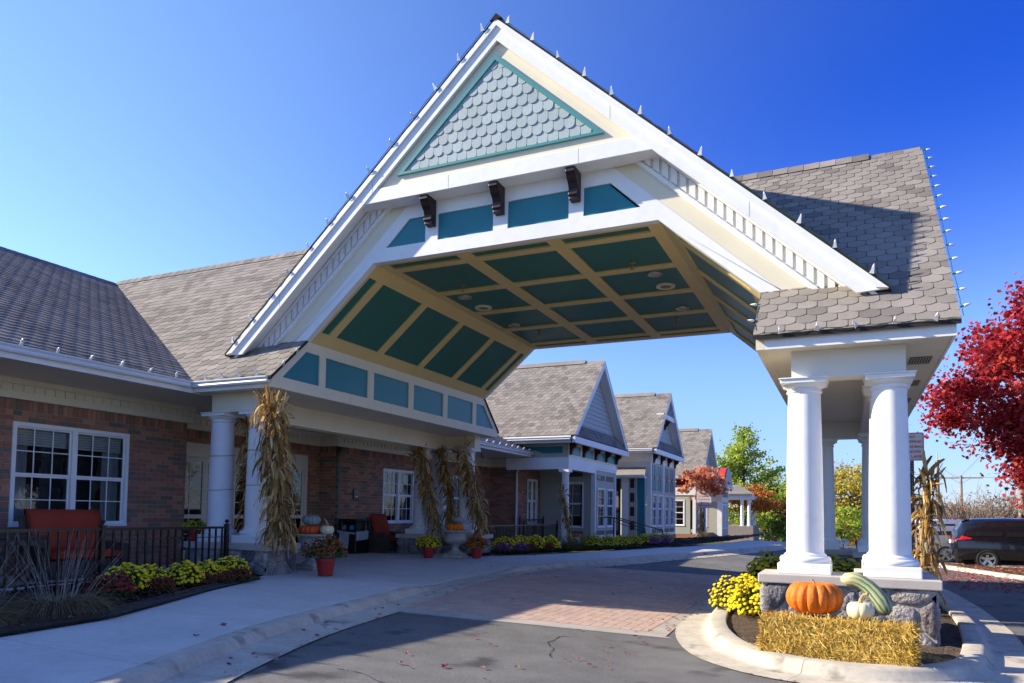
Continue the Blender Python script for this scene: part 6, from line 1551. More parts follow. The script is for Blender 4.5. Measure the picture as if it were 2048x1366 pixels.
# ================================================================== ornamental grass
DRYG = mat('dry_ornamental_grass', (0.2, 0.16, 0.1), 0.8, palette=[(0.24, 0.17, 0.09), (0.17, 0.1, 0.045), (0.3, 0.23, 0.13), (0.13, 0.075, 0.035), (0.1, 0.13, 0.05), (0.2, 0.13, 0.065)], rand=0.2, trans=0.2)
GRNG = mat('yellow_green_grass', (0.14, 0.13, 0.04), 0.8, palette=[(0.14, 0.13, 0.04), (0.2, 0.16, 0.05), (0.1, 0.1, 0.03), (0.24, 0.19, 0.07)], rand=0.2, trans=0.2)
def grass(label, x, y, z, r, h, n, seed, mt, stalks=40, droop=0.6):
    t = thing('ornamental_grass', label, 'grass', (x, y, z)); rs = np.random.RandomState(seed); m = MB()
    for i in range(n):
        a = rs.uniform(0, 6.28); q = rs.uniform(0, .35) * r; p = Vector((x + math.cos(a) * q, y + math.sin(a) * q, z)); el = rs.uniform(.25, 1.2); L_ = h * rs.uniform(.5, 1.0)
        vel = Vector((math.cos(a) * math.cos(el), math.sin(a) * math.cos(el), math.sin(el))); s = Vector((-math.sin(a), math.cos(a), rs.uniform(-.4, .4))).normalized() * rs.uniform(.003, .006); vs = []; k_ = 6
        for k in range(k_ + 1):
            w_ = 1 - k / (k_ + .6); vs += [p - s * w_, p + s * w_]; p = p + vel * L_ / k_; vel = (vel + Vector((0, 0, -droop * rs.uniform(.25, .6)))).normalized()
            if p.z < z + .01: p.z = z + .01 + rs.uniform(0, .02)
        m.add(vs, [(2 * k, 2 * k + 1, 2 * k + 3, 2 * k + 2) for k in range(k_)])
    m.build('blades', mt, t, kind='stuff')
    m = MB()
    for i in range(stalks):
        a = rs.uniform(0, 6.28); q = rs.uniform(0, .3) * r; p = Vector((x + math.cos(a) * q, y + math.sin(a) * q, z)); tl_ = rs.uniform(.05, .75); d = Vector((math.cos(a) * tl_, math.sin(a) * tl_, 1)).normalized() * h * rs.uniform(.9, 1.5)
        m.tube([p, p + d * .5, p + d + Vector((math.cos(a), math.sin(a), -.4)) * .06], [.0022, .0018, .0013], 4)
    if stalks: m.build('seed_stalks', mat('pale_seed_stalk', (0.3, 0.27, 0.22), 0.8), t, kind='stuff')
    return t
grass('large dry ornamental grass clump left of the mums', -8.45, 5.75, 0.49, 0.95, 0.72, 3600, 1, DRYG, 55, 1.1)
grass('dry grass clump cut off by the lower left edge', -8.3, 4.6, 0.49, 0.85, 0.68, 2400, 2, DRYG, 30, 1.1)
grass('dry leafy grass between the two large clumps', -9.2, 5.4, 0.49, 0.5, 0.5, 600, 3, DRYG, 20, 0.8)
grass('yellow-green grass clump before the pavilion column', -8.85, 24.2, 0.5, 0.7, 1.05, 700, 4, GRNG, 0, 0.35)
grass('grassy green clump beside the cream pumpkin', -8.55, 25.3, 0.5, 0.6, 0.95, 500, 5, GRNG, 0, 0.25)
grass('dry grass at the foot of the far sign', -8.1, 45.6, 0.45, 0.7, 1.0, 300, 6, GRNG, 0, 0.35)

# handrail by the second pavilion
hr = thing('handrail', 'black metal handrail at the steps by the second pavilion', 'handrail', (-8.9, 33.2, 0.45))
m = MB()
m.beam((-9.9, 31.0, 1.62), (-9.35, 31.2, 1.6), .05, .05); m.beam((-9.35, 31.2, 1.6), (-8.1, 31.7, 1.12), .05, .05); m.build('rail', BLACK, hr)
m = MB(); m.beam((-9.35, 31.2, 1.45), (-8.1, 31.7, 0.97), .035, .035); m.build('rail', BLACK, hr)
m = MB(); m.beam((-9.6, 32.6, 1.6), (-7.7, 33.3, 1.05), .05, .05); m.build('rail', BLACK, hr)
for (x, y, z) in ((-8.1, 31.7, 1.14), (-7.7, 33.3, 1.07), (-9.35, 31.2, 1.62)):
    m = MB(); m.box(x - .025, x + .025, y - .025, y + .025, 0.4, z); m.build('post', BLACK, hr)
# ================================================================== trees and shrubs
def fast_leaves(parent, name, m, C, size, seed, shape='quad', up=0.0, kind='stuff', elong=1.0):
    rs = np.random.RandomState(seed); n = len(C); C = np.asarray(C)
    d = rs.normal(0, 1, (n, 3)); d[:, 2] += up; d /= np.linalg.norm(d, axis=1)[:, None]
    t = rs.normal(0, 1, (n, 3)); a = np.cross(d, t); a /= np.linalg.norm(a, axis=1)[:, None] + 1e-9; b = np.cross(d, a)
    s = size * rs.uniform(0.65, 1.25, n)
    if shape == 'maple': K = [(0, -.5), (.5, -.25), (.3, .06), (.58, .35), (.2, .3), (0, .75), (-.2, .3), (-.58, .35), (-.3, .06), (-.5, -.25)]
    elif shape == 'needle': K = [(-.06, -.5), (.06, -.5), (.04, .5), (-.04, .5)]
    else: K = [(0, -.5 * elong), (.36, 0.02), (0, .5 * elong), (-.36, -.02)]
    k = len(K); V = np.zeros((n, k, 3))
    for i, (u, v) in enumerate(K): V[:, i, :] = C + a * (s * u)[:, None] + b * (s * v)[:, None] + d * (s * 0.12 * (abs(u) - .2))[:, None]
    org = np.array(root_org(parent)); V = V.reshape(-1, 3) - org
    me = bpy.data.meshes.new(name); me.vertices.add(n * k); me.vertices.foreach_set('co', V.ravel())
    me.loops.add(n * k); me.loops.foreach_set('vertex_index', np.arange(n * k)); me.polygons.add(n); me.polygons.foreach_set('loop_start', np.arange(0, n * k, k)); me.polygons.foreach_set('loop_total', np.full(n, k))
    me.update(calc_edges=True); me.materials.append(m); o = bpy.data.objects.new(name, me); COL.objects.link(o); o.parent = parent
    if kind: o['kind'] = kind
    return o
BARK = mat('grey_brown_bark', (0.085, 0.068, 0.055), 0.95, noise=(12.0, 0.3), bump=(25.0, 0.03), spec=0.1)
def tree(label, base, h, crown, nclu, nleaf, lsize, m, seed, trunk_r=0.12, shape='quad', cs=0.55, cat='tree', name='tree', twig=0, group=None, bare=0.0, low=0.3, hollow=0.35, trunk_h=None):
    """crown = (cx, cy, cz, rx, ry, rz) relative to base"""
    base = Vector(base); t = thing(name, label, cat, tuple(base), group=group); rs = np.random.RandomState(seed)
    cc = base + Vector(crown[:3]); R_ = Vector(crown[3:]); cl = []
    while len(cl) < nclu:
        p = rs.uniform(-1, 1, 3); q = np.linalg.norm(p)
        if q > 1 or q < hollow: continue
        cl.append(cc + Vector((p[0] * R_.x, p[1] * R_.y, p[2] * R_.z)))
    tr_ = MB(); th = trunk_h or crown[2]; n = 6; pts = [base + Vector((rs.normal(0, .04) * k, rs.normal(0, .04) * k, -0.3 + (th + .3) * k / (n - 1))) for k in range(n)]
    tr_.tube(pts, [trunk_r * (1 - 0.55 * k / (n - 1)) for k in range(n)], 8); smooth_auto(tr_.build('trunk', BARK, t), 70)
    lb = MB()
    for c in cl:
        s = rs.uniform(low, 1.0); a = pts[0].lerp(pts[-1], s); mid = a.lerp(c, .5) + Vector((rs.normal(0, .12), rs.normal(0, .12), rs.uniform(0, .25))) * R_.x * .25
        r0 = trunk_r * .38 * rs.uniform(.5, 1); lb.tube([a, mid, c], [r0, r0 * .55, r0 * .2], 5, cap=False)
        for k in range(twig):
            d = Vector(rs.normal(0, 1, 3)) * cs * R_.x * .35; d.z = abs(d.z) * .8; lb.tube([mid.lerp(c, rs.uniform(.3, 1)), c + d * .5, c + d], [r0 * .25, r0 * .15, r0 * .06], 3, cap=False)
    lb.build('limbs', BARK, t, kind='stuff')
    if nleaf:
        C = []; per = rs.multinomial(nleaf, rs.dirichlet(np.ones(nclu) * 3)); sc = np.array([R_.x, R_.y, R_.z]) * cs * .5
        for c, k in zip(cl, per):
            C.append(np.array(c) + rs.normal(0, 1, (k, 3)) * sc * np.array([1, 1, .62]) * rs.uniform(.6, 1.15))
        fast_leaves(t, 'crown', m, np.vstack(C), lsize, seed + 1, shape)
    return t
LV = dict(spec=0.2, rand=0.3)
REDM = mat('red_maple_leaf', (0.36, 0.012, 0.02), 0.6, palette=[(0.42, 0.022, 0.03), (0.3, 0.014, 0.03), (0.5, 0.045, 0.035), (0.22, 0.012, 0.025), (0.55, 0.09, 0.06), (0.46, 0.03, 0.05)], trans=0.42, **LV)
GRNY = mat('yellow_green_leaf', (0.28, 0.38, 0.05), 0.6, palette=[(0.36, 0.5, 0.07), (0.46, 0.54, 0.08), (0.26, 0.42, 0.07), (0.52, 0.5, 0.07)], trans=0.45, **LV)
GRN = mat('green_leaf', (0.07, 0.13, 0.03), 0.6, palette=[(0.11, 0.2, 0.04), (0.08, 0.15, 0.035), (0.16, 0.25, 0.045)], trans=0.35, **LV)
ORL = mat('orange_leaf', (0.32, 0.12, 0.025), 0.6, palette=[(0.46, 0.17, 0.03), (0.56, 0.24, 0.045), (0.34, 0.11, 0.025), (0.52, 0.12, 0.04)], trans=0.35, **LV)
PNK = mat('orange_pink_leaf', (0.4, 0.12, 0.06), 0.6, palette=[(0.7, 0.24, 0.14), (0.6, 0.27, 0.09), (0.75, 0.34, 0.2), (0.5, 0.16, 0.08)], trans=0.5, **LV)
YEL = mat('yellow_leaf', (0.42, 0.33, 0.04), 0.6, palette=[(0.56, 0.46, 0.06), (0.46, 0.36, 0.045), (0.62, 0.4, 0.05), (0.36, 0.38, 0.06)], trans=0.4, **LV)
BRL = mat('brown_leaf', (0.16, 0.09, 0.045), 0.7, palette=[(0.17, 0.09, 0.045), (0.22, 0.11, 0.05), (0.11, 0.07, 0.04), (0.2, 0.15, 0.08)], trans=0.2, **LV)
NEED = mat('spruce_needle', (0.05, 0.1, 0.04), 0.7, palette=[(0.05, 0.1, 0.04), (0.08, 0.13, 0.045), (0.035, 0.07, 0.035)], trans=0.15, **LV)
PINEN = mat('bright_pine_needle', (0.16, 0.26, 0.05), 0.6, palette=[(0.16, 0.26, 0.05), (0.22, 0.3, 0.06), (0.1, 0.2, 0.05)], trans=0.25, **LV)

tree('tall crimson red maple at the right edge', (6.5, 24.4, 0.1), 9, (0, 0, 5.15, 4.15, 3.7, 3.25), 230, 66000, 0.105, REDM, 3, 0.2, 'maple', cs=0.24, hollow=0.3, twig=1, name='red_maple')
# white pine whose bough tips enter at the right edge
pt = thing('white_pine', 'bright green pine boughs poking in at the right edge', 'tree', (6.6, 20.2, 0.1)); rs = np.random.RandomState(5)
m = MB(); m.tube([(6.6, 20.2, -0.2), (6.6, 20.2, 5), (6.6, 20.2, 10.5)], [.2, .14, .04], 10); smooth_auto(m.build('trunk', BARK, pt)); lb = MB(); C = []
bough = [(rs.uniform(0, 6.28), z) for z in np.linspace(2.5, 10, 46)] + [(3.5, 7.6), (3.4, 7.9), (3.3, 6.0), (3.45, 5.7), (3.1, 6.3), (3.25, 7.3)]
for a, z in bough:
    L_ = 2.75 * (1 - (z - 2) / 14); e = Vector((6.6 + math.cos(a) * L_, 20.2 + math.sin(a) * L_, z + .45)); s = Vector((6.6, 20.2, z)); lb.tube([s, s.lerp(e, .5) - Vector((0, 0, .05)), e], [.035, .02, .008], 5, cap=False)
    for k in range(9):
        q = s.lerp(e, rs.uniform(.45, 1.0)) + Vector(rs.normal(0, .13, 3)); dirs = rs.normal(0, 1, (34, 3)); dirs[:, 2] += .5; dirs /= np.linalg.norm(dirs, axis=1)[:, None]; C.append(np.array(q) + dirs * rs.uniform(.02, .1, (34, 1)))
lb.build('boughs', BARK, pt, kind='stuff'); fast_leaves(pt, 'needles', PINEN, np.vstack(C), 0.13, 6, 'needle')

tree('young street tree with orange-pink leaves before the third pavilion', (-8.3, 46.6, 0.45), 4.4, (0, 0, 3.25, 1.35, 1.35, 0.95), 38, 1500, 0.17, PNK, 11, 0.07, 'maple', cs=0.42, low=.55, name='street_tree')
def conifer(label, base, h, r, n, m, seed, name='conifer', lsize=.3, droop=.15, sparse=1.0, shape='quad'):
    base = Vector(base); t = thing(name, label, 'tree', tuple(base)); rs = np.random.RandomState(seed); mb = MB(); mb.tube([base + Vector((0, 0, -.5)), base + Vector((0, 0, h * .5)), base + Vector((0, 0, h))], [.16, .1, .03], 7); smooth_auto(mb.build('trunk', BARK, t)); lb = MB(); C = []
    nb = int(70 * sparse)
    for i in range(nb):
        z = h * (.12 + .86 * (i / nb) ** .9); a = rs.uniform(0, 6.28); L_ = r * (1 - z / h) ** .75 * rs.uniform(.55, 1.15) + .15; s = base + Vector((0, 0, z)); e = s + Vector((math.cos(a) * L_, math.sin(a) * L_, L_ * rs.uniform(.05, .5) - droop * L_)); lb.tube([s, e], [.03, .008], 4, cap=False)
        k = max(6, int(n / nb * (L_ / r) * 1.7)); f = rs.uniform(.2, 1.05, (k, 1)); C.append(np.array(s) + (np.array(e) - np.array(s)) * f + rs.normal(0, 1, (k, 3)) * np.array([.16, .16, .1]) * (r / 2.5))
    lb.build('limbs', BARK, t, kind='stuff'); fast_leaves(t, 'needles', m, np.vstack(C), lsize, seed, shape); return t
conifer('tall airy light green conifer beyond the red-roofed bay', (-9.0, 72, -1.0), 11.2, 4.6, 15000, GRNY, 21, 'tall_conifer', .25, -.1, 1.5)
conifer('lower darker green conifer right of the tall one', (-6.9, 76, -1.2), 6.4, 3.4, 6000, GRN, 22, 'conifer', .26, .2)
tree('orange-leaved tree in front of the tall conifer', (-8.2, 66, -0.8), 5, (0.2, 0, 4.1, 2.4, 2.0, 1.15), 40, 3600, 0.2, ORL, 23, 0.08, cs=.45, name='orange_tree')
tree('small red-orange tree behind the distant car', (-7.2, 82, -1.5), 5, (0, 0, 4.0, 2.5, 2.0, 1.5), 40, 3000, 0.22, PNK, 24, 0.12, cs=.45, name='small_red_tree', low=.4)
tree('bare purplish tree above the distant car', (-8.4, 100, -2.0), 9, (0, 0, 6.6, 2.8, 2.6, 2.6), 60, 300, 0.2, BRL, 25, 0.12, cs=.7, twig=6, name='bare_tree')
tree('yellow-green tree seen between the right columns', (1.0, 74, -1.2), 8, (0, 0, 5.2, 3.6, 3.0, 3.1), 60, 5200, 0.26, YEL, 26, 0.2, cs=.42, twig=2, name='yellow_tree')
tree('golden bare-topped tree left of the yellow-green tree', (-1.9, 88, -1.7), 9, (0, 0, 6.2, 3.4, 3.0, 3.4), 55, 2200, 0.24, YEL, 27, 0.2, cs=.5, twig=5, name='golden_tree')
tree('bright green bush under the yellow-green tree', (-0.6, 70, -1.0), 4, (0, 0, 2.3, 1.9, 1.6, 1.4), 30, 2200, 0.24, GRNY, 28, 0.08, cs=.5, name='green_bush')
tree('mixed green and yellow tree right of the small red tree', (-7.6, 92, -1.8), 8, (0, 0, 5.4, 3.0, 2.4, 3.2), 45, 4600, 0.28, GRNY, 29, 0.15, cs=.5, name='mixed_tree')
tree('yellow thicket tree behind the far porch', (-8.0, 84, -1.5), 7, (0, 0, 3.6, 3.6, 2.5, 2.6), 50, 4200, 0.3, YEL, 30, 0.12, cs=.45, name='thicket_tree')
tree('dark green thicket bush behind the far car', (-8.8, 98, -2.0), 5, (0, 0, 2.4, 3.4, 2.2, 2.2), 40, 3500, 0.3, GRN, 31, 0.1, cs=.5, name='thicket_bush')
tree('orange brown thicket behind the white container', (0.6, 84, -1.5), 4, (0, 0, 2.2, 4.2, 2.0, 1.9), 45, 3200, 0.25, ORL, 32, 0.1, cs=.5, twig=2, name='thicket_bush')
tree('olive thicket tree between orange thicket and mixed tree', (-7.0, 106, -2.2), 8, (0, 0, 4.0, 3.6, 2.2, 3.2), 45, 3600, 0.32, YEL, 33, 0.12, cs=.5, name='thicket_tree')
sh = [(5.0, 44.5, 3.0, BRL, 900, 'leftmost russet shrub behind the silver car', ORL), (7.4, 46.5, 3.3, BRL, 700, 'second bare grey shrub behind the cars', BRL), (9.8, 45.0, 3.7, BRL, 500, 'third bare grey shrub behind the black van', BRL), (12.4, 46.0, 4.2, BRL, 500, 'fourth bare shrub near the wooden pole', BRL), (15.2, 45.0, 4.3, BRL, 600, 'rightmost bare shrub at the right edge', BRL), (3.2, 50.0, 2.6, BRL, 1100, 'low orange shrub behind the right corn bundle', ORL)]
TWIG = mat('grey_twigs', (0.24, 0.19, 0.15), 0.9, rand=0.3)
def bare_shrub(lab, x, y, h, nl, lm, seed):
    t = thing('bare_shrub', lab, 'shrub', (x, y, 0.0), group='bare shrubs behind the parked cars'); rs = np.random.RandomState(seed); m = MB(); tips = []
    for i in range(150):
        a = rs.uniform(0, 6.28); sp = rs.uniform(0, 1) ** .6; p = Vector((x + rs.normal(0, .5), y + rs.normal(0, .4), 0)); L_ = h * rs.uniform(.6, 1.05)
        d = Vector((math.cos(a) * sp * .8, math.sin(a) * sp * .8, 1)).normalized(); q = p + d * L_ * .5; e = q + (d + Vector(rs.normal(0, .2, 3)) + Vector((0, 0, -.1))).normalized() * L_ * .5
        m.tube([p, q, e], [.028, .018, .007], 3, cap=False)
        for k in range(9):
            s0 = q.lerp(e, rs.uniform(-.6, 1)); d2 = (d + Vector(rs.normal(0, .55, 3))).normalized() * rs.uniform(.25, .8); m.tube([s0, s0 + d2 * .5 + Vector(rs.normal(0, .04, 3)), s0 + d2], [.012, .009, .005], 3, cap=False); tips.append(np.array(s0 + d2 * rs.uniform(.4, 1)))
    m.build('twigs', TWIG, t, kind='stuff'); T = np.array(tips); idx = rs.randint(0, len(T), nl); fast_leaves(t, 'leaves', lm, T[idx] + rs.normal(0, .06, (nl, 3)), .11, seed)
for i, (x, y, h, m_, nl, lab, lm) in enumerate(sh): bare_shrub(lab, x, y, h, nl, lm, 40 + i)
conifer('dark green spruce behind the bare shrubs', (16.6, 80, -0.5), 8.2, 3.4, 7000, NEED, 51, 'spruce', .3, .15, 1.1)
conifer('second spruce at the right of the dark one', (20.5, 84, -0.5), 9.5, 3.4, 6000, NEED, 52, 'spruce', .3, .15, 1.1)
tree('hazy brown wood edge left of the wooden poles', (8, 120, -2.5), 7, (0, 0, 4.5, 7, 3, 3.2), 90, 3500, .35, BRL, 53, .15, cs=.4, twig=4, name='far_tree')
tree('hazy brown wood edge right of the wooden poles', (20, 124, -2.5), 7, (0, 0, 4.3, 8, 3, 3.2), 90, 3500, .35, BRL, 54, .15, cs=.4, twig=4, name='far_tree')
# trees standing right of the view (the windows mirror them)
tree('green tree beyond the right edge mirrored in the windows', (17, 32, 0.1), 7, (0, 0, 4.4, 3.6, 3.4, 2.6), 50, 4200, .3, GRNY, 61, .18, cs=.45, name='green_tree')
tree('golden tree beyond the right edge mirrored in the windows', (22, 40, 0.1), 7, (0, 0, 4.6, 4.0, 3.4, 2.8), 50, 4200, .3, YEL, 62, .18, cs=.45, name='golden_tree')
tree('large green tree beyond the right edge by the parking', (24, 24, 0.1), 9, (0, 0, 5.4, 4.4, 4.2, 3.6), 60, 5200, .32, GRN, 63, .2, cs=.45, name='green_tree')

# ================================================================== utility poles, wires, container, hydrant
WOODP = mat('weathered_pole', (0.32, 0.27, 0.23), 0.9, noise=(6.0, 0.2))
def pole(label, x, y, z0, h, arms, r=.15):
    t = thing('utility_pole', label, 'pole', (x, y, z0), group='wooden utility poles'); m = MB(); m.tube([(x, y, z0), (x, y, z0 + h)], [r, r * .7], 10); smooth_auto(m.build('shaft', WOODP, t))
    for a, w_ in arms:
        m = MB(); m.box(x - w_, x + w_, y - .06, y + .06, z0 + h - a - .07, z0 + h - a + .07); ao = m.build('crossarm', WOODP, t)
        for s in (-.9, -.4, .4, .9):
            m = MB(); m.lathe([(.03, 0), (.06, .06), (.03, .16), (0, .18)], (x + w_ * s, y, z0 + h - a + .07), 8); m.build('insulator', LMET, ao)
        m = MB(); m.beam((x - w_ * .5, y - .08, z0 + h - a), (x, y - .08, z0 + h - a - .6), .04, .04); m.beam((x + w_ * .5, y - .08, z0 + h - a), (x, y - .08, z0 + h - a - .6), .04, .04); m.build('brace', WOODP, t)
    if not arms:
        m = MB(); m.tube([(x, y, z0 + h), (x, y, z0 + h + .5)], .04, 6); m.build('pin', LMET, t)
    return t
pole('slim utility pole just right of the fire lane sign', 5.65, 60, 0, 5.9, [], .16)
pole('utility pole with a wide crossarm over the cars', 10.6, 90, -.2, 6.5, [(.25, 2.0)], .2)
pole('thick utility pole at the right edge', 7.95, 45, 0, 8.0, [(.3, 1.0)], .17)
pole('thin pole in front of the spruce', 13.6, 72, 0, 5.0, [], .08)
wt = thing('power_lines', 'thin power lines strung between the utility poles', 'wires', (5.65, 60, 6))
for (a, b) in (((5.65, 60, 5.7), (10.6, 90, 6.2)), ((10.6, 90, 6.3), (7.95, 45, 7.6)), ((5.65, 60, 4.9), (-60, 64, 6.0)), ((10.6, 90, 6.1), (60, 92, 7)), ((-40, 78, 1.9), (40, 78, 2.4)), ((-40, 78, 1.4), (40, 78, 1.9))):
    m = MB(); a = Vector(a); b = Vector(b); m.tube([a.lerp(b, s) - Vector((0, 0, 1.2 * s * (1 - s))) for s in np.linspace(0, 1, 14)], .014, 4); m.build('wire', BLACK, wt)
ct = thing('white_container', 'small white ribbed container seen between the columns', 'container', (-0.75, 70, -.98))
m = MB(); m.box(-1.3, -.2, 70, 71.5, -1.0, -.1); m.build('body', WHITE, ct)
for k in range(6):
    m = MB(); m.box(-1.3 + k * .21, -1.25 + k * .21, 69.95, 69.999, -.95, -.12); m.build('rib', mat('container_rib', (.5, .5, .5), .5), ct)
ht = thing('fire_hydrant', 'red fire hydrant by the distant car', 'hydrant', (-5.2, 60, -.62)); HYD = mat('hydrant_red', (.5, .03, .02), .45)
m = MB(); m.lathe([(.16, 0), (.16, .06), (.12, .08), (.12, .5), (.15, .52), (.13, .6), (.06, .68), (0, .7)], (-5.2, 60, -.62), 14); smooth_auto(m.build('barrel', HYD, ht))
m = MB(); m.tube([(-5.42, 60, -.25), (-4.98, 60, -.25)], .06, 10); m.build('nozzles', HYD, ht)

# ================================================================== cars
TYRE = mat('tyre_rubber', (.015, .015, .016), .85); RIM = mat('alloy_rim', (.5, .52, .55), .25, metal=.8); TAIL = mat('tail_light_red', (.5, .012, .015), .15, spec=.6, coat=.5); CGL = mat('car_glass', (.012, .014, .016), .06, spec=.6); PLT = mat('licence_plate', (.6, .62, .66), .4); CHR = mat('chrome', (.6, .6, .6), .15, metal=1.0)
def car(label, kind, paint, origin, heading, name):
    t = thing(name, label, 'car', origin, rz=heading)
    if kind == 'van': L_, H_, Wd = 5.1, 1.80, .985; ST = [(0, .42, .86, .9, .84, .80), (.05, .33, .98, 1.02, .92, .86), (.14, .28, 1.06, 1.36, .96, .74), (.32, .27, 1.09, 1.66, .975, .70), (.65, .27, 1.1, 1.76, .985, .70), (1.6, .27, 1.09, 1.80, .985, .71), (2.6, .27, 1.07, 1.79, .985, .71), (3.3, .27, 1.05, 1.70, .985, .69), (3.8, .27, 1.03, 1.45, .98, .70), (4.2, .28, 1.0, 1.12, .97, .78), (4.7, .3, .93, 1.0, .93, .78), (5.0, .35, .8, .84, .82, .7), (5.1, .42, .62, .66, .66, .6)]; WH = (1.02, 4.1, .345); win = [(.42, 1.5), (1.62, 2.62), (2.7, 3.45)]; rearw = (.16, .32)
    else: L_, H_, Wd = 4.7, 1.72, .93; ST = [(0, .45, .88, .92, .8, .76), (.05, .36, 1.0, 1.05, .88, .8), (.18, .3, 1.05, 1.35, .91, .7), (.45, .29, 1.07, 1.62, .925, .66), (.9, .29, 1.06, 1.70, .93, .67), (1.7, .29, 1.05, 1.72, .93, .67), (2.5, .29, 1.03, 1.70, .93, .66), (3.0, .29, 1.02, 1.52, .93, .66), (3.45, .29, 1.0, 1.12, .92, .75), (4.2, .31, .93, .99, .88, .74), (4.6, .38, .78, .82, .76, .64), (4.7, .45, .62, .66, .62, .55)]; WH = (.9, 3.72, .345); win = [(.5, 1.25), (1.35, 2.15), (2.25, 2.95)]; rearw = (.2, .42)
    def S(x):
        for i in range(len(ST) - 1):
            if x <= ST[i + 1][0]:
                a, b = ST[i], ST[i + 1]; f = (x - a[0]) / (b[0] - a[0]); return [a[k] + (b[k] - a[k]) * f for k in range(1, 6)]
        return list(ST[-1][1:])
    fx = sorted(set([s[0] for s in ST] + list(np.linspace(0, L_, 36)))); rows = []
    for x in fx:
        zb, zl, zr, w_, rw = S(x); half = [(w_ * .86, zb), (w_ * .97, zb + .07), (w_, zb + .3), (w_ * .995, zl - .12), (w_ * .965, zl), ((w_ * .965 + rw) / 2 + .02, (zl + zr) / 2), (rw, zr - .07), (rw * .82, zr - .015), (rw * .4, zr + .01)]
        rows.append([(x, -a, b) for a, b in half] + [(x, a, b) for a, b in half[::-1]])
    m = MB(); q = len(rows[0]); vs = [p for r in rows for p in r]; fs = []
    for i in range(len(rows) - 1):
        for j in range(q): fs.append((i * q + j, (i + 1) * q + j, (i + 1) * q + (j + 1) % q, i * q + (j + 1) % q))
    fs += [tuple(range(q)), tuple((len(rows) - 1) * q + j for j in range(q))[::-1]]; m.add(vs, fs)
    me = m.mesh('body'); bmx = bmesh.new(); bmx.from_mesh(me); bmesh.ops.recalc_face_normals(bmx, faces=bmx.faces); bmx.to_mesh(me); bmx.free()
    me.materials.append(paint); body = bpy.data.objects.new('body', me); COL.objects.link(body); body.parent = t; smooth_auto(body, 38)
    def part(mb, nm, mt, par=None):
        me = mb.mesh(nm); me.materials.append(mt); o = bpy.data.objects.new(nm, me); COL.objects.link(o); o.parent = par or body; return o
    for sy in (-1, 1):
        for a, b in win:
            m = MB(); k = 6; lo = []; hi = []
            for i in range(k + 1):
                x = a + (b - a) * i / k; zb, zl, zr, w_, rw = S(x); f0, f1 = .10, .86; xa = x
                lo.append((xa, sy * (w_ * .965 + (rw - w_ * .965) * f0 + .022), zl + (zr - .07 - zl) * f0)); hi.append((xa, sy * (w_ * .965 + (rw - w_ * .965) * f1 + .022), zl + (zr - .07 - zl) * f1))
            n_ = k + 1; m.add(lo + hi, [(i, i + 1, n_ + i + 1, n_ + i) for i in range(k)]); part(m, 'side_window', CGL)
        for wx in WH[:2]:
            y_ = sy * (Wd - .09); m = MB(); seg = 28
            def ring(pr):
                vs = []; 
                for (r, yy) in pr:
                    for j in range(seg): an = 2 * math.pi * j / seg; vs.append((wx + r * math.cos(an), y_ + sy * yy, .345 + r * math.sin(an)))
                fs = [(i * seg + j, i * seg + (j + 1) % seg, (i + 1) * seg + (j + 1) % seg, (i + 1) * seg + j) for i in range(len(pr) - 1) for j in range(seg)]; return vs, fs
            m.add(*ring([(.22, .02), (.24, .095), (.31, .105), (.345, .08), (.345, -.1), (.2, -.12)])); ty = part(m, 'tyre', TYRE); smooth_auto(ty)
            m = MB(); m.add(*ring([(.235, .09), (.22, .06), (.2, .03), (.0, .025)])); rb_ = part(m, 'wheel_dish', mat('wheel_dark', (.06, .06, .065), .5), ty)
            m = MB()
            for k in range(5):
                an = 2 * math.pi * k / 5 + .3; c, s = math.cos(an), math.sin(an)
                P = lambda r, o, yy: (wx + r * c - o * s, y_ + sy * yy, .345 + r * s + o * c)
                m.add([P(.03, -.04, .075), P(.03, .04, .075), P(.225, .045, .085), P(.225, -.045, .085), P(.03, -.04, .03), P(.03, .04, .03), P(.225, .045, .03), P(.225, -.045, .03)], [(0, 1, 2, 3), (0, 3, 7, 4), (1, 5, 6, 2)])
            m.add(*ring([(.0, .085), (.05, .085), (.05, .03)])); m.add(*ring([(.215, .09), (.238, .094), (.238, .06)])); part(m, 'rim', RIM, ty)
            m = MB(); m.add(*ring([(.40, .076), (.36, .07)])); part(m, 'arch', TYRE)
        # tail light wrapped round the corner
        m = MB(); lo = []; hi = []
        zz = (1.0, 1.22) if kind == 'van' else (.82, 1.22); xx = np.linspace(.04, .55 if kind == 'van' else .3, 7)
        for i, x in enumerate(xx):
            zb, zl, zr, w_, rw = S(x); up = zz[1] - (0.13 * i / 6 if kind == 'van' else .02 * i); 
            def side(z):
                if z <= zl: return w_ * (1.0 if z < zl - .12 else .995 - .03 * (z - zl + .12) / .12)
                return w_ * .965 + (rw - w_ * .965) * min(1, (z - zl) / max(.02, (zr - .07 - zl)))
            lo.append((x, sy * (side(zz[0]) + .014), zz[0] + .05 * (i / 6))); hi.append((x, sy * (side(min(up, zr - .08)) + .014), min(up, zr - .08)))
        n_ = 7; m.add(lo + hi, [(i, i + 1, n_ + i + 1, n_ + i) for i in range(6)]); part(m, 'tail_light', TAIL)
        m = MB(); m.box(.0, .03, sy * .62 if sy > 0 else -.8, sy * .8 if sy > 0 else -.62, zz[0], zz[1] - .1); part(m, 'rear_lamp', TAIL)
    zl0 = S(.14)[1]
    m = MB(); m.add([(.135, -.7, 1.1), (.135, .7, 1.1), (.33 - .02, .6, 1.62), (.33 - .02, -.6, 1.62)], [(0, 1, 2, 3)]); part(m, 'rear_window', CGL)
    m = MB(); m.box(.28, .55, -.58, .58, S(.5)[2] + .01, S(.5)[2] + .045); part(m, 'spoiler', paint)
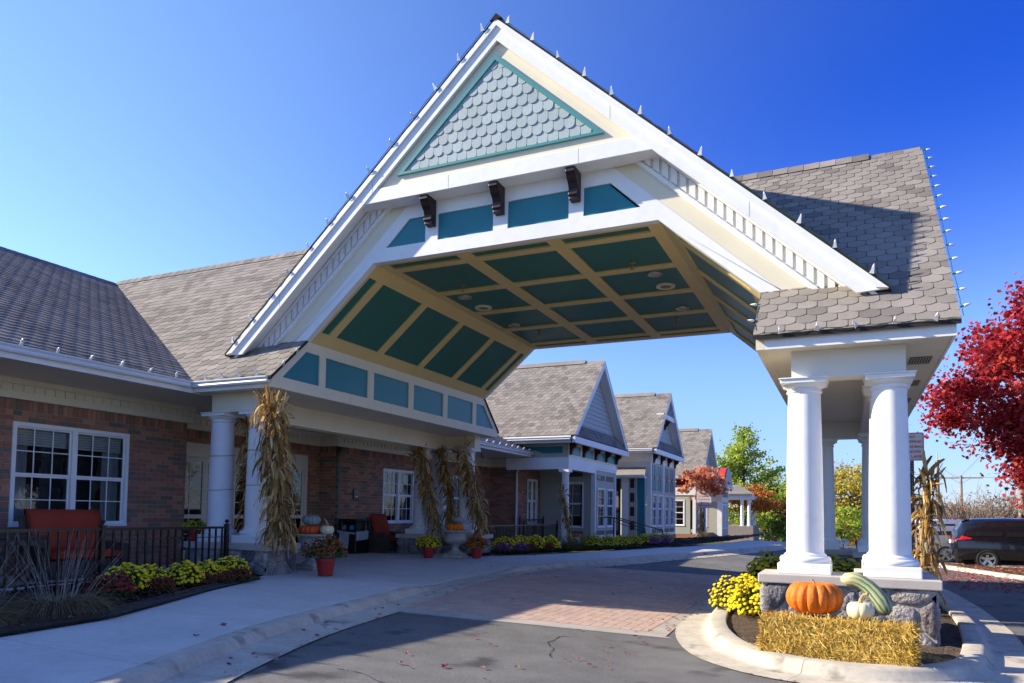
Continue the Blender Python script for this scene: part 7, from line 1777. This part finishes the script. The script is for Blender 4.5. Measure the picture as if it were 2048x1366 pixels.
    m = MB(); m.box(-.015, .02, -.26, .26, .86, 1.0); part(m, 'licence_plate', PLT)
    m = MB(); m.box(-.04, .12, -.82, .82, .45, .62); bo_ = part(m, 'rear_bumper', paint); bevel(bo_, .03, 2)
    m = MB(); m.box(3.2 if kind == 'van' else 2.75, 3.42 if kind == 'van' else 2.95, -Wd - .17, -Wd + .05, 1.05, 1.2); bevel(part(m, 'mirror', paint), .03, 2)
    m = MB(); m.box(1.55, 1.75, -Wd - .012, -Wd + .01, .98, 1.01); part(m, 'door_handle', paint if kind == 'van' else CHR)
    m = MB(); m.box(.3, L_ - .3, -Wd * .8, Wd * .8, .18, .3); part(m, 'underbody', TYRE)
    return t
CBLK = mat('black_car_paint', (.008, .009, .014), .16, spec=.6, coat=.8); CSIL = mat('silver_car_paint', (.32, .34, .4), .28, metal=.5, coat=.6); CWHT = mat('white_car_paint', (.7, .7, .7), .25, coat=.6); CGRY = mat('dark_grey_car_paint', (.08, .085, .095), .25, metal=.3, coat=.6)
car('black minivan parked at the right edge', 'van', CBLK, (3.35, 31.6, 0.0), 0.0, 'black_minivan')
car('silver van parked behind the black minivan', 'suv', CSIL, (2.5, 34.6, 0.0), 0.02, 'silver_van')
car('white car roof showing beyond the silver van', 'suv', CWHT, (1.9, 38.0, 0.0), 0.0, 'white_car')
car('dark grey car parked facing away in the distance', 'suv', CGRY, (-9.1, 88, -1.68), math.radians(78), 'grey_car')

# ================================================================== fallen leaves
FLM = {'red': mat('fallen_red_leaf', (.32, .045, .045), .8, rand=.35, palette=[(.3, .03, .035), (.4, .1, .09), (.45, .16, .15), (.22, .02, .03)]), 'tan': mat('fallen_tan_leaf', (.3, .17, .07), .8, rand=.3)}
K = [(0, -.55), (.2, -.2), (.55, -.25), (.35, .05), (.6, .35), (.22, .3), (0, .75), (-.22, .3), (-.6, .35), (-.35, .05), (-.55, -.25), (-.2, -.2)]
LME = []
for v in range(5):
    rs = random.Random(v); me = bpy.data.meshes.new('fallen_leaf'); k = len(K); vs = [(0, 0, 0.0)] + [(u * rs.uniform(.85, 1.15), w_ * rs.uniform(.85, 1.15), rs.uniform(.0, .28)) for u, w_ in K]; me.from_pydata(vs, [], [(0, 1 + i, 1 + (i + 1) % k) for i in range(k)]); me.update(); LME.append(me)
LMM = {}
for c in FLM:
    for i, me in enumerate(LME): mm = me.copy(); mm.materials.append(FLM[c]); LMM[(c, i)] = mm
rs = random.Random(21); n = 0
def ground_z(x, y):
    if x < xk(y) - .17: return walk_z(x, y)
    if x < xk(y) + .16: return None
    if -2.4 < x < 2.2 and 8.4 < y < 24.5: return None
    if x < xk(y) + .6: return road_z(x, y) + .02
    return road_z(x, y) + .016
def put_leaf(x, y, c, s):
    z = ground_z(x, y)
    if z is None: return 0
    o = bpy.data.objects.new('fallen_leaf', LMM[(c, rs.randrange(5))]); COL.objects.link(o); o.location = (x, y, z + .004); o.scale = (s, s, s); o.rotation_euler = (rs.uniform(-.25, .25), rs.uniform(-.25, .25), rs.uniform(0, 6.28))
    tag(o, 'small fallen red maple leaf lying on the drive or footpath' if c == 'red' else 'small fallen tan leaf lying on the drive or footpath', 'leaf', 'fallen red leaves on the paving' if c == 'red' else 'fallen tan leaves on the paving'); return 1
tries = 0
while n < 170 and tries < 5000:
    tries += 1; q = rs.random()
    if q < .42: x, y = rs.uniform(-9, 2.4), rs.uniform(3.2, 24)
    elif q < .78: y = rs.uniform(3.5, 30); x = xk(y) + rs.uniform(.2, .75)
    else: y = rs.uniform(8, 16); x = -2.45 - abs(rs.gauss(0, .25))
    px = proj_px((x, y, .1))
    if px is None or not (0 < px[0] < 2048 and 0 < px[1] < 1366): continue
    n += put_leaf(x, y, 'red' if rs.random() < .78 else 'tan', rs.uniform(.035, .06))
for (px, py, c, s) in ((890, 1345, 'red', .075), (965, 1343, 'red', .06), (1035, 1337, 'tan', .06), (800, 1345, 'tan', .06), (950, 1285, 'red', .06), (445, 1310, 'red', .07), (390, 1335, 'red', .06), (1160, 1260, 'red', .05)):
    d = R3 @ Vector((px - 1024, -(py - 950), -1481)); tt_ = (0.08 - 1.75) / d.z; put_leaf(d.x * tt_, d.y * tt_, c, s)
# thick drift of red leaves under the maple
rr = np.random.RandomState(8); C = []
while len(C) < 5200:
    x, y = rr.uniform(2.4, 14), rr.uniform(21.0, 31)
    if rr.rand() > math.exp(-((x - 6.2) ** 2 / 20 + (y - 25.5) ** 2 / 26)): continue
    C.append((x, y, (0.135 if y > 23.2 + max(0, 6.5 - x) * 1.6 else 0.012) + rr.uniform(0, .015)))
lt = fast_leaves(None, 'leaf_drift', FLM['red'], np.array(C), .085, 9, 'maple', up=2.5) if False else None
class _P: pass
m = MB(); C = np.array(C); dd = MB()
for p in C[:5200]:
    a = rr.uniform(0, 6.28); s = rr.uniform(.05, .085); c, s2 = math.cos(a), math.sin(a); k0 = len(dd.v)
    for u, v in K: dd.v.append((p[0] + s * (u * c - v * s2), p[1] + s * (u * s2 + v * c), p[2] + s * rr.uniform(0, .35)))
    dd.f.append(tuple(range(k0, k0 + len(K))))
tag(dd.build('leaf_drift', FLM['red']), 'thick drift of red leaves under the maple', 'leaves', kind='stuff')
dd = MB(); rr = np.random.RandomState(18)   # brown leaves caught in the near bed
for i in range(420):
    y = rr.uniform(3.5, 10.4); x = lerp_tab(BED, y) - rr.uniform(.05, 1.7) * rr.uniform(.3, 1); s = rr.uniform(.03, .06); a = rr.uniform(0, 6.28); c, s2 = math.cos(a), math.sin(a); k0 = len(dd.v)
    for u, v in K: dd.v.append((x + s * (u * c - v * s2), y + s * (u * s2 + v * c), .535 + s * rr.uniform(0, .6)))
    dd.f.append(tuple(range(k0, k0 + len(K))))
tag(dd.build('bed_leaves', mat('dead_brown_leaf', (.13, .055, .03), .85, rand=.4)), 'dead brown leaves caught in the near flower bed', 'leaves', kind='stuff')

# grit and leaf crumbs gathered along the gutter edges
dd = MB(); rr = np.random.RandomState(28)
for i in range(1500):
    if i % 3 < 2:
        y = rr.uniform(3, 30); x = xk(y) + .58 + rr.normal(0, .02) + (rr.exponential(.05) if i % 2 else -rr.exponential(.03)); z = road_z(x, y) + .018
    else:
        k = rr.randint(0, len(isl) - 1); a = Vector(isl[k]); b = Vector(isl[k + 1]); t_ = (b - a).normalized(); q = a.lerp(b, rr.rand()) + Vector((t_.y, -t_.x)) * (.74 + rr.normal(0, .018)); x, y, z = q.x, q.y, .02
    s = rr.uniform(.006, .02); an = rr.uniform(0, 6.28); c, s2 = math.cos(an), math.sin(an); k0 = len(dd.v)
    for u, v in ((-.6, -.3), (.5, -.5), (.7, .4), (-.3, .5)): dd.v.append((x + s * (u * c - v * s2), y + s * (u * s2 + v * c), z + s * rr.uniform(0, .4)))
    dd.f.append((k0, k0 + 1, k0 + 2, k0 + 3))
tag(dd.build('gutter_grit', mat('tan_grit', (.3, .19, .07), .9, rand=.4)), 'tan grit and leaf crumbs along the gutter edges', 'grit', kind='stuff')
# hairline cracks in the asphalt
ck = MB(); rr = np.random.RandomState(31)
for (x, y, a, n_) in ((-4.6, 6.0, .3, 22), (-3.2, 8.2, 2.2, 16), (-1.9, 6.6, 1.2, 18), (3.0, 12.0, .6, 26), (3.4, 16.0, 2.4, 24), (-4.5, 23.5, .2, 24), (-1.5, 26.0, 2.9, 18)):
    p = Vector((x, y)); pr = None
    for k in range(n_):
        a += rr.normal(0, .35); d = Vector((math.cos(a), math.sin(a))); s = Vector((-d.y, d.x)) * rr.uniform(.003, .009); q = p + d * rr.uniform(.06, .16)
        L_ = [(v.x, v.y, road_z(v.x, v.y) + .006) for v in (p - s, p + s, q + s, q - s)]; ck.add(L_, [(0, 1, 2, 3)]); p = q
tag(ck.build('asphalt_cracks', mat('crack_dark', (.02, .02, .02), .95)), 'dark hairline cracks running over the asphalt', 'cracks', kind='stuff')
